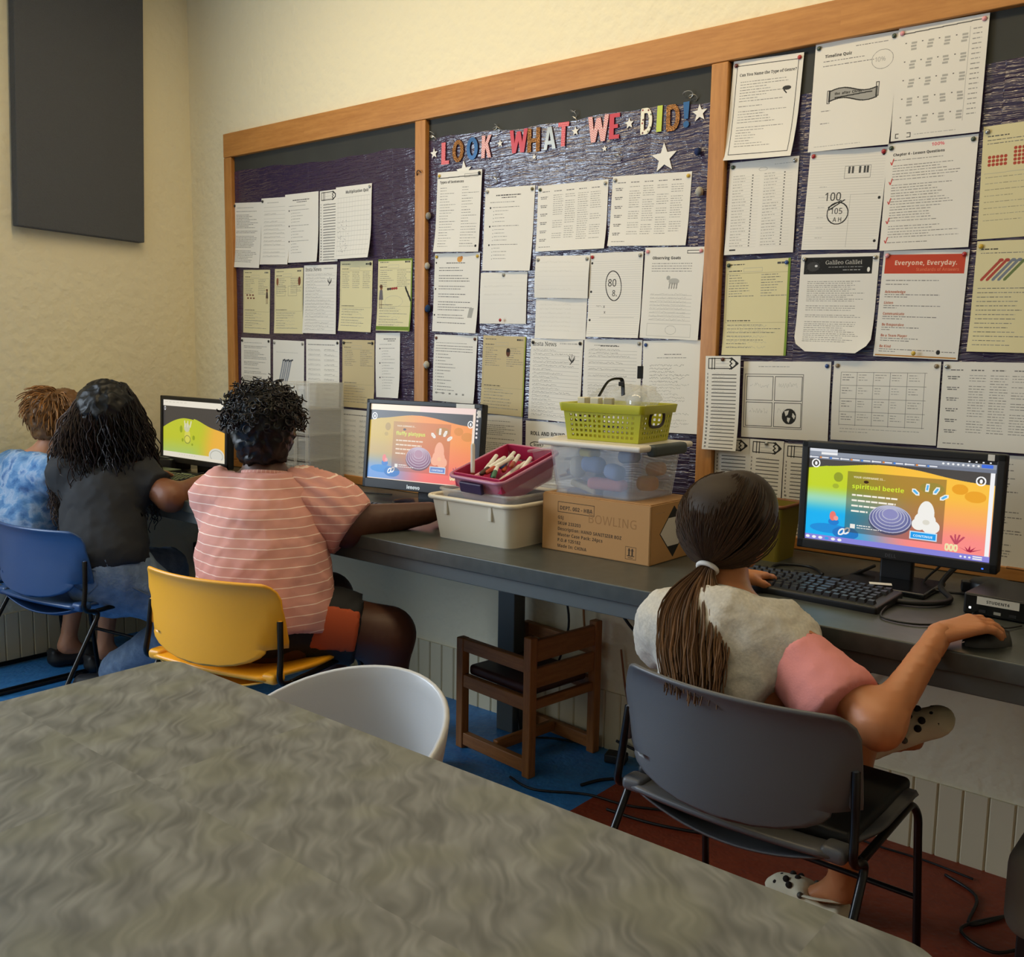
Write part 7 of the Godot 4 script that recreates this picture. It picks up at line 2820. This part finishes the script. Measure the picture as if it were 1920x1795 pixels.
func person_stripes():
	var at := Vector3(0.96, 0.46, 0.94)
	var t := thing("person", "person with short black curls in a pink striped shirt on the yellow chair", "person", at, 0.0)
	var sk := skin_mat(Color("4a2816"))
	var f := Vector3(-0.42, 0, -0.91)
	var bb := facing(f)
	var hb := facing(Vector3(-0.80, -0.10, -0.60), 0.06, 0.0)
	var hc := Vector3(0.853, 1.068, 0.868)
	var lsh := Vector3(0.775, 0.872, 0.965)
	var rsh := Vector3(0.975, 0.880, 0.800)
	var elb := Vector3(1.075, 0.800, 0.735)
	var wr := Vector3(1.205, 0.826, 0.515)
	var lel := Vector3(0.62, 0.80, 0.80)
	var lwr := Vector3(0.66, 0.83, 0.56)
	var trunk := [
		[Vector3(0.985, 0.55, 0.95), Vector3(0.93, 0.70, 0.93), 0.17, 0.16, f, 1.15],
		[Vector3(0.93, 0.70, 0.93), Vector3(0.885, 0.83, 0.895), 0.155, 0.13, f, 1.2],
		[lsh, rsh, 0.07, 0.07],
		[Vector3(0.885, 0.90, 0.885), hc + hb * Vector3(0, -0.05, 0.01), 0.062, 0.058],
		[rsh, elb, 0.066, 0.062], [elb, wr, 0.060, 0.034],
		[lsh, lel, 0.062, 0.055], [lel, lwr, 0.052, 0.032],
		[Vector3(1.05, 0.53, 0.90), Vector3(1.215, 0.485, 0.70), 0.105, 0.078],
		[Vector3(1.215, 0.475, 0.70), Vector3(1.19, 0.12, 0.68), 0.074, 0.042],
		[Vector3(0.88, 0.53, 0.92), Vector3(0.78, 0.50, 0.56), 0.100, 0.075],
		[Vector3(0.78, 0.49, 0.56), Vector3(0.80, 0.12, 0.56), 0.070, 0.042],
		[Vector3(1.19, 0.10, 0.68), Vector3(1.20, 0.045, 0.56), 0.042, 0.032],
		[Vector3(0.80, 0.10, 0.56), Vector3(0.79, 0.045, 0.44), 0.042, 0.032],
	]
	body(t, at, trunk, head_bones(hc, hb, 1.0), [
		hand_bones(wr, Vector3(0.25, -0.05, -0.95), Vector3(0, 1, 0.1), Vector3(-1, 0, -0.2), 1.0, 0.35),
		hand_bones(lwr, Vector3(0.2, -0.1, -0.95), Vector3(0, 1, 0.1), Vector3(1, 0, 0.2), 1.0, 0.35)], sk)
	eyes(t, hc, hb, 1.0, at)
	var sm := stripes()
	cloth("shirt", t, at, [
		[Vector3(1.00, 0.535, 0.965), Vector3(0.955, 0.64, 0.945), 0.196, 0.190, f, 1.12],
		[Vector3(0.955, 0.64, 0.945), Vector3(0.92, 0.74, 0.925), 0.186, 0.184, f, 1.12],
		[Vector3(0.92, 0.74, 0.925), Vector3(0.89, 0.835, 0.895), 0.180, 0.150, f, 1.2],
		[lsh + Vector3(0.02, 0, -0.01), rsh + Vector3(-0.02, 0, 0.01), 0.086, 0.082],
		[lsh, lsh.lerp(lel, 0.55), 0.086, 0.080],
		[Vector3(0.886, 0.895, 0.886), Vector3(0.882, 0.935, 0.882), 0.098, 0.080],
	], sm, [[Vector3(0.88, 0.950, 0.880), Vector3(-0.1, 1, -0.15), 0.13], [Vector3(0.99, 0.515, 0.96), Vector3(0.1, -1, 0.1)]], 0.05, 0.012, 9.0, 0.0125)
	part("collar", tube_mesh(ring_path(Vector3(0.88, 0.949, 0.880) - at, Vector3(-0.1, 1, -0.15), 0.070, 0.068), 0.008, 8, false), sm, t)
	# gathered puff sleeve, its stripes turned with the arm
	var dir := (elb - rsh).normalized()
	var se := sm.duplicate()
	var sl := MB.new()
	flesh(moved([
		[rsh + Vector3(-0.012, 0.008, 0.01), rsh + dir * 0.09, 0.086, 0.104],
		[rsh + dir * 0.07, rsh + dir * 0.135 + Vector3(0.015, -0.005, 0.0), 0.100, 0.092],
	], at), 0.011, 0.04, [[rsh + dir * 0.165 - at, dir]], 0.0, 20.0, sl)
	var ax := dir.cross(Vector3.UP).normalized()
	var ay := ax.cross(dir)
	for k in sl.v.size():
		var q := sl.v[k] - (rsh - at)
		var a := atan2(q.dot(ax), q.dot(ay))
		var u := clampf(q.dot(dir) / 0.16, 0.0, 1.0)
		var rad := q - dir * q.dot(dir)
		sl.v[k] += rad.normalized() * 0.0055 * sin(a * 15.0) * (1.0 - 0.7 * u)
	part("sleeve", sl.done(), se, t, "gathered puff sleeve")
	var black := mat(Color("111113"), 0.8)
	var hem := Vector3(1.215, 0.485, 0.70) - Vector3(1.05, 0.53, 0.90)
	cloth("shorts", t, at, [
		[Vector3(0.985, 0.545, 0.965), Vector3(0.97, 0.53, 0.90), 0.178, 0.168, Vector3(0, 1, 0), 1.55],
		[Vector3(1.045, 0.54, 0.91), Vector3(1.05, 0.53, 0.90) + hem * 0.62, 0.118, 0.108],
		[Vector3(0.89, 0.54, 0.92), Vector3(0.82, 0.52, 0.70), 0.112, 0.098],
	], black, [[Vector3(1.05, 0.53, 0.90) + hem * 0.66, hem, 0.2]], 0.03, 0.006, 14.0)
	# orange side stripe, a band wrapped along the right leg
	var hd := hem.normalized()
	var h0 := Vector3(1.05, 0.53, 0.90)
	var wdir := Vector3(0.72, 0.20, 0.66)
	wdir = (wdir - hd * wdir.dot(hd)).normalized()
	var wsd := hd.cross(wdir)
	cloth("side_panel", t, at, [[Vector3(1.045, 0.54, 0.91), h0 + hem * 0.62, 0.1225, 0.1125]], mat(Color("a8461c"), 0.8), [[h0, -wdir * 0.55 + wsd * 0.83], [h0, -wdir * 0.55 - wsd * 0.83], [h0 + hem * 0.64, hem], [h0 - hem * 0.05, -hem]], 0.03, 0.0, 14.0, 0.009, "orange side panel of the shorts")
	for p in [Vector3(1.20, 0, 0.60), Vector3(0.79, 0, 0.48)]:
		var sb := MB.new()
		flesh(moved([[p + Vector3(0, 0.035, 0.06), p + Vector3(0, 0.035, -0.09), 0.045, 0.040, Vector3(0, 1, 0), 1.1], [p + Vector3(0, 0.06, 0.05), p + Vector3(0, 0.05, -0.02), 0.045, 0.040]], at), 0.009, 0.02, [[p + Vector3(0, 0.004, 0) - at, Vector3(0, -1, 0)]], 0.0, 20.0, sb)
		part("shoe", sb.done(), M.dark, t)
	# curls
	var hair := MB.new()
	hair.tint = Color(0.006, 0.005, 0.005)
	flesh(moved([
		[hc + hb * Vector3(0, 0.040, 0.024), hc + hb * Vector3(0, 0.045, -0.030), 0.096, 0.088],
		[hc + hb * Vector3(0, -0.02, 0.030), hc + hb * Vector3(0, 0.03, 0.030), 0.082, 0.088],
		[hc + hb * Vector3(0, -0.07, 0.034), hc + hb * Vector3(0, -0.02, 0.03), 0.060, 0.07],
	], at), 0.008, 0.025, [[hc + hb * Vector3(0, 0.0, -0.035) - at, hb * Vector3(0, -0.75, -1.0)], [hc + hb * Vector3(0, -0.098, 0.0) - at, hb * Vector3(0, -1, 0.2)]], 0.012, 30.0, hair)
	var st := Strands.new()
	st.mb = hair
	var r := RandomNumberGenerator.new()
	r.seed = 12
	for i in 620:
		var a := r.randf_range(-PI, PI)
		var e := asin(r.randf_range(-0.62, 1.0))
		var l := Vector3(sin(a) * cos(e), sin(e), cos(a) * cos(e))
		if l.z < -0.5 and l.y < 0.45:
			continue
		var d0 := hb * l
		var low := l.y < -0.1
		var p0 := hc - at + hb * Vector3(0, 0.030, 0.012) + d0 * (0.100 if not low else 0.088)
		var g := r.randf_range(0.6, 2.2)
		hair.tint = Color(0.010 * g, 0.008 * g, 0.0075 * g)
		var ax1 := d0.cross(Vector3(0.3, 0.9, 0.2)).normalized()
		var ax2 := d0.cross(ax1)
		var top := clampf(l.y + 0.15, 0.0, 1.0)
		var rr := r.randf_range(0.006, 0.011) * (1.0 if not low else 0.6)
		var len := r.randf_range(0.014, 0.030) * (1.0 + 0.9 * top) * (0.4 if low else 1.0)
		var ph := r.randf_range(0, TAU)
		var path := []
		for k in 14:
			var u := k / 13.0
			var w := rr * minf(1.0, u * 3.0)
			path.append(p0 + d0 * len * u + (ax1 * cos(u * 8.5 + ph) + ax2 * sin(u * 8.5 + ph)) * w - Vector3(0, 0.008 * u * u, 0))
		st.add(path, 0.0030, 0.0018)
	part("hair", hair.done(), hair_mat(Color.WHITE, 0.4), t)

func person_black():
	var at := Vector3(-0.02, 0.46, 0.95)
	var t := thing("person", "person with long dark wavy hair in a black top and light blue jeans", "person", at, 0.0)
	var sk := skin_mat(Color("7a4a2c"))
	var f := Vector3(-0.5, 0, -0.87)
	var hb := facing(Vector3(-0.62, -0.15, -0.77), 0.08, 0.0)
	var hc := Vector3(-0.10, 1.062, 0.845)
	var lsh := Vector3(-0.135, 0.862, 0.985)
	var rsh := Vector3(0.005, 0.862, 0.805)
	var elb := Vector3(0.155, 0.785, 0.760)
	var wr := Vector3(0.085, 0.822, 0.575)
	var lel := Vector3(-0.30, 0.80, 0.86)
	var lwr := Vector3(-0.28, 0.83, 0.64)
	var knee := Vector3(0.19, 0.335, 0.70)
	var ank := Vector3(-0.13, 0.10, 0.83)
	var trunk := [
		[Vector3(0.03, 0.55, 0.95), Vector3(-0.02, 0.70, 0.93), 0.125, 0.110, f, 1.2],
		[Vector3(-0.02, 0.70, 0.93), Vector3(-0.045, 0.82, 0.90), 0.112, 0.105, f, 1.3],
		[lsh, rsh, 0.055, 0.055],
		[Vector3(-0.05, 0.87, 0.885), hc + hb * Vector3(0, -0.05, 0.01), 0.050, 0.048],
		[rsh, elb, 0.050, 0.046], [elb, wr, 0.046, 0.028],
		[lsh, lel, 0.050, 0.042], [lel, lwr, 0.040, 0.027],
		[Vector3(0.06, 0.51, 0.92), knee, 0.092, 0.064], [knee, ank, 0.060, 0.042],
		[Vector3(-0.06, 0.51, 0.92), Vector3(-0.12, 0.46, 0.62), 0.088, 0.062], [Vector3(-0.12, 0.46, 0.62), Vector3(-0.10, 0.12, 0.58), 0.06, 0.04],
	]
	body(t, at, trunk, head_bones(hc, hb, 0.98), [
		hand_bones(wr, Vector3(-0.35, -0.05, -0.9), Vector3(0, 1, 0.1), Vector3(-1, 0, 0.3), 0.95, 0.35),
		hand_bones(lwr, Vector3(0.1, -0.1, -1), Vector3(0, 1, 0), Vector3(1, 0, 0), 0.95, 0.35)], sk)
	eyes(t, hc, hb, 0.98, at)
	var top := mat(Color("1c1e22"), 0.85)
	cloth("shirt", t, at, [
		[Vector3(0.05, 0.575, 0.955), Vector3(0.005, 0.66, 0.935), 0.150, 0.140, f, 1.15],
		[Vector3(0.005, 0.66, 0.935), Vector3(-0.03, 0.76, 0.92), 0.140, 0.134, f, 1.2],
		[Vector3(-0.03, 0.76, 0.92), Vector3(-0.05, 0.83, 0.895), 0.134, 0.115, f, 1.25],
		[lsh, rsh, 0.070, 0.070],
		[rsh, rsh.lerp(elb, 0.62), 0.070, 0.064],
		[lsh, lsh.lerp(lel, 0.62), 0.070, 0.064],
		[Vector3(-0.05, 0.87, 0.885), Vector3(-0.052, 0.90, 0.88), 0.075, 0.065],
	], top, [[Vector3(-0.05, 0.915, 0.88), Vector3(0, 1, -0.2), 0.12], [rsh.lerp(elb, 0.66), elb - rsh, 0.11], [Vector3(0.03, 0.548, 0.95), Vector3(0.15, -1, 0.0)]], 0.045, 0.008, 11.0)
	var jean := mat(Color("8296ad"), 0.85)
	jean.albedo_texture = noise_tex(0.025, [Color("b4bcc6"), Color.WHITE], 256, false, 1, 5)
	tri_map(jean, Vector3(3, 3, 3))
	bumpy(jean, noise_tex(0.22, [], 256, true, 4.0, 2, FastNoiseLite.TYPE_VALUE), 0.3)
	var jm := cloth("jeans", t, at, [
		[Vector3(0.045, 0.54, 0.955), Vector3(0.04, 0.51, 0.93), 0.150, 0.150, f, 1.1],
		[Vector3(0.065, 0.52, 0.93), knee, 0.108, 0.080], [knee, ank, 0.076, 0.070],
		[Vector3(-0.055, 0.515, 0.92), Vector3(-0.12, 0.465, 0.63), 0.100, 0.076], [Vector3(-0.12, 0.46, 0.62), Vector3(-0.10, 0.16, 0.59), 0.074, 0.06],
	], jean, [[Vector3(0.045, 0.605, 0.955), Vector3(0, 1, 0), 0.3]], 0.035, 0.007, 13.0)
	# pocket outline and belt seam
	var side := Vector3(0.87, 0, 0.45).normalized()
	part("seam", tube_mesh(curve([Vector3(0.165, 0.600, 1.02) - at, Vector3(0.175, 0.53, 0.985) - at, Vector3(0.215, 0.44, 0.86) - at, Vector3(0.245, 0.36, 0.74) - at], 5), 0.0022, 5), mat(Color("5a6a80"), 0.9), jm)
	part("back_pocket", tube_mesh([Vector3(0.075, 0.565, 1.098) - at, Vector3(0.085, 0.505, 1.088) - at, Vector3(0.118, 0.478, 1.060) - at, Vector3(0.150, 0.512, 1.042) - at, Vector3(0.148, 0.565, 1.045) - at, Vector3(0.075, 0.565, 1.098) - at], 0.0022, 5), mat(Color("5a6a80"), 0.9), jm)
	for p in [[ank + Vector3(-0.03, -0.06, 0.02), Vector3(-0.09, 0.0, 0.06)], [Vector3(-0.10, 0.045, 0.55), Vector3(0, 0, -0.10)]]:
		var sb := MB.new()
		flesh(moved([[p[0], p[0] + p[1], 0.042, 0.036]], at), 0.009, 0.02, [[Vector3(0, 0.004, 0) - at, Vector3(0, -1, 0)]], 0.0, 20.0, sb)
		part("shoe", sb.done(), M.dark, t)
	# long waves
	var hair := MB.new()
	hair.tint = Color(0.006, 0.0045, 0.005)
	flesh(moved([
		[hc + hb * Vector3(0, 0.036, 0.022), hc + hb * Vector3(0, 0.045, -0.026), 0.097, 0.090],
		[hc + hb * Vector3(0, -0.03, 0.034), hc + hb * Vector3(0, 0.03, 0.03), 0.092, 0.092],
		[hc + hb * Vector3(0, -0.03, 0.034), hc + hb * Vector3(0, -0.17, 0.060), 0.095, 0.085],
		[hc + hb * Vector3(-0.02, -0.15, 0.055), hc + hb * Vector3(-0.03, -0.22, 0.075), 0.085, 0.060],
	], at), 0.009, 0.03, [[hc + hb * Vector3(0, 0.0, -0.040) - at, hb * Vector3(0, -0.55, -1.0)]], 0.012, 24.0, hair)
	var st := Strands.new()
	st.mb = hair
	var r := RandomNumberGenerator.new()
	r.seed = 77
	for i in 760:
		var a := r.randf_range(-2.5, 2.5)
		var e := r.randf_range(-0.1, 1.57)
		var l := Vector3(sin(a) * cos(e), sin(e), cos(a) * cos(e))
		var p0 := hc - at + hb * Vector3(0, 0.030, 0.0) + hb * l * 0.106
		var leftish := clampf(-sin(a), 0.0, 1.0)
		var out := hb * Vector3(sin(a), 0, cos(a) * 0.8 + 0.12).normalized()
		var drop := r.randf_range(0.24, 0.42) + 0.03 * leftish
		var spread := r.randf_range(0.03, 0.075) + 0.055 * leftish
		var ph := r.randf_range(0, TAU)
		var fr := r.randf_range(26.0, 40.0)
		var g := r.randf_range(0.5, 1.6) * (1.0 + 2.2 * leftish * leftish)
		var path := []
		for k in 24:
			var u := k / 23.0
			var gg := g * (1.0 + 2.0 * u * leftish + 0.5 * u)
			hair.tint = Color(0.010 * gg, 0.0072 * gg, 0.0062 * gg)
			var c := p0 + out * (0.012 * sin(minf(u * 3.0, 1.0) * PI * 0.5) + spread * smoothstep(0.12, 0.7, u) * 0.8) - Vector3(0, drop * smoothstep(0.0, 1.0, u) * (0.55 + 0.45 * u) + 0.10 * u * cos(e) * 0.2, 0)
			var w := 0.008 * smoothstep(0.15, 0.6, u)
			path.append(c + out * w * sin(u * fr + ph) + out.cross(Vector3.UP) * w * cos(u * fr + ph))
		st.add(path, 0.0030, 0.0014)
	part("hair", hair.done(), hair_mat(Color.WHITE, 0.42), t)

func person_boy():
	var at := Vector3(-0.60, 0.46, 0.93)
	var t := thing("person", "person with short fair tousled hair in a blue tie-dye shirt by the wall", "person", at, 0.0)
	var sk := skin_mat(Color("c98f6e"))
	var f := Vector3(0.15, 0, -0.99)
	var hb := facing(Vector3(0.25, -0.15, -0.95), 0.12, 0.0)
	var hc := Vector3(-0.535, 1.025, 0.825)
	var lsh := Vector3(-0.715, 0.825, 0.925)
	var rsh := Vector3(-0.455, 0.830, 0.905)
	var lel := Vector3(-0.755, 0.70, 0.78)
	var rel := Vector3(-0.40, 0.72, 0.76)
	var lwr := Vector3(-0.66, 0.825, 0.60)
	var rwr := Vector3(-0.45, 0.825, 0.60)
	var hz := Vector3(0, 0, 1)
	var trunk := [
		[Vector3(-0.60, 0.53, 0.95), Vector3(-0.595, 0.68, 0.945), 0.115, 0.110, hz, 1.25],
		[Vector3(-0.595, 0.68, 0.945), Vector3(-0.585, 0.80, 0.92), 0.112, 0.105, hz, 1.3],
		[lsh, rsh, 0.050, 0.050],
		[Vector3(-0.575, 0.86, 0.90), hc + hb * Vector3(0, -0.05, 0.01), 0.046, 0.044],
		[lsh, lel, 0.045, 0.036], [lel, lwr, 0.034, 0.024], [rsh, rel, 0.045, 0.036], [rel, rwr, 0.034, 0.024],
		[Vector3(-0.66, 0.52, 0.92), Vector3(-0.66, 0.49, 0.68), 0.080, 0.058], [Vector3(-0.66, 0.48, 0.68), Vector3(-0.625, 0.09, 0.785), 0.052, 0.030],
		[Vector3(-0.53, 0.52, 0.92), Vector3(-0.47, 0.49, 0.66), 0.080, 0.058], [Vector3(-0.47, 0.48, 0.66), Vector3(-0.440, 0.09, 0.720), 0.052, 0.030],
		[Vector3(-0.625, 0.075, 0.785), Vector3(-0.59, 0.035, 0.70), 0.032, 0.026],
		[Vector3(-0.440, 0.075, 0.720), Vector3(-0.395, 0.035, 0.625), 0.032, 0.026],
	]
	body(t, at, trunk, head_bones(hc, hb, 0.93), [
		hand_bones(lwr, Vector3(0.1, -0.1, -1), Vector3(0, 1, 0), Vector3(1, 0, 0), 0.85, 0.35),
		hand_bones(rwr, Vector3(-0.1, -0.1, -1), Vector3(0, 1, 0), Vector3(-1, 0, 0), 0.85, 0.35)], sk)
	eyes(t, hc, hb, 0.93, at)
	var dye := mat(Color.WHITE, 0.9)
	dye.albedo_texture = noise_tex(0.018, [Color("2a4a80"), Color("4a7ab4"), Color("6f9ccc"), Color("a9bfdc"), Color("5f86bc"), Color("2c4474")], 256, false, 1, 4, FastNoiseLite.TYPE_SIMPLEX_SMOOTH, 30.0)
	tri_map(dye, Vector3(2.6, 2.6, 2.6))
	cloth("shirt", t, at, [
		[Vector3(-0.60, 0.50, 0.955), Vector3(-0.598, 0.64, 0.95), 0.160, 0.150, hz, 1.35],
		[Vector3(-0.598, 0.64, 0.95), Vector3(-0.588, 0.78, 0.925), 0.150, 0.138, hz, 1.35],
		[lsh, rsh, 0.068, 0.066],
		[lsh, lsh.lerp(lel, 0.9), 0.066, 0.056], [rsh, rsh.lerp(rel, 0.7), 0.066, 0.058],
		[Vector3(-0.58, 0.85, 0.905), Vector3(-0.577, 0.885, 0.895), 0.075, 0.060],
	], dye, [[Vector3(-0.577, 0.898, 0.89), Vector3(0, 1, -0.2), 0.12]], 0.045, 0.009, 11.0)
	cloth("shorts", t, at, [
		[Vector3(-0.60, 0.51, 0.95), Vector3(-0.60, 0.51, 0.90), 0.130, 0.125, Vector3(0, 1, 0), 1.4],
		[Vector3(-0.66, 0.525, 0.90), Vector3(-0.66, 0.50, 0.72), 0.09, 0.085],
		[Vector3(-0.53, 0.525, 0.90), Vector3(-0.48, 0.50, 0.70), 0.09, 0.085],
	], mat(Color("22252e"), 0.85), [], 0.03, 0.005, 14.0)
	for q in [[Vector3(-0.628, 0, 0.79), Vector3(0.36, 0, -0.93)], [Vector3(-0.445, 0, 0.728), Vector3(0.42, 0, -0.91)]]:
		var p: Vector3 = q[0]
		var d: Vector3 = q[1]
		var sb := MB.new()
		flesh(moved([
			[p + Vector3(0, 0.030, 0) - d * 0.030, p + d * 0.14 + Vector3(0, 0.026, 0), 0.044, 0.040, Vector3(0, 1, 0), 1.35],
			[p + d * 0.085 + Vector3(0, 0.045, 0), p + d * 0.14 + Vector3(0, 0.030, 0), 0.042, 0.036],
			[p - d * 0.052 + Vector3(-0.02, 0.06, 0), p - d * 0.052 + Vector3(0.02, 0.06, 0), 0.014, 0.014],
		], at), 0.008, 0.02, [[Vector3(0, 0.003, 0) - at, Vector3(0, -1, 0)]], 0.0, 20.0, sb)
		part("shoe", sb.done(), mat(Color("17181b"), 0.5), t, "black slip-on shoe")
	var hair := MB.new()
	hair.tint = Color(0.16, 0.075, 0.028)
	flesh(moved([
		[hc + hb * Vector3(0, 0.034, 0.022), hc + hb * Vector3(0, 0.045, -0.030), 0.088, 0.080],
		[hc + hb * Vector3(0, -0.03, 0.030), hc + hb * Vector3(0, 0.02, 0.03), 0.074, 0.080],
	], at), 0.008, 0.025, [[hc + hb * Vector3(0, 0.0, -0.035) - at, hb * Vector3(0, -0.75, -1.0)], [hc + hb * Vector3(0, -0.075, 0.0) - at, hb * Vector3(0, -1, 0.2)]], 0.010, 30.0, hair)
	var st := Strands.new()
	st.mb = hair
	var r := RandomNumberGenerator.new()
	r.seed = 21
	for i in 420:
		var a := r.randf_range(-PI, PI)
		var e := asin(r.randf_range(-0.55, 1.0))
		var l := Vector3(sin(a) * cos(e), sin(e), cos(a) * cos(e))
		if l.z < -0.5 and l.y < 0.4:
			continue
		var d0 := hb * l
		var p0 := hc - at + hb * Vector3(0, 0.028, 0.010) + d0 * 0.088
		var g := r.randf_range(0.6, 1.8)
		hair.tint = Color(0.26 * g, 0.13 * g, 0.05 * g)
		var down := (Vector3(0, -1, 0) + d0 * d0.y).normalized() if l.y < 0.9 else hb * Vector3(0.3, 0, 1).normalized()
		var swirl := hb * Vector3(r.randf_range(-0.8, 0.8), 0, r.randf_range(-0.2, 0.6))
		var len := r.randf_range(0.035, 0.065)
		var path := []
		for k in 9:
			var u := k / 8.0
			path.append(p0 + (down + swirl * 0.5) * len * u + d0 * 0.018 * sin(u * PI * 0.8) + swirl * 0.006 * sin(u * 7.0))
		st.add(path, 0.0038, 0.0012)
	part("hair", hair.done(), hair_mat(Color.WHITE, 0.4), t)
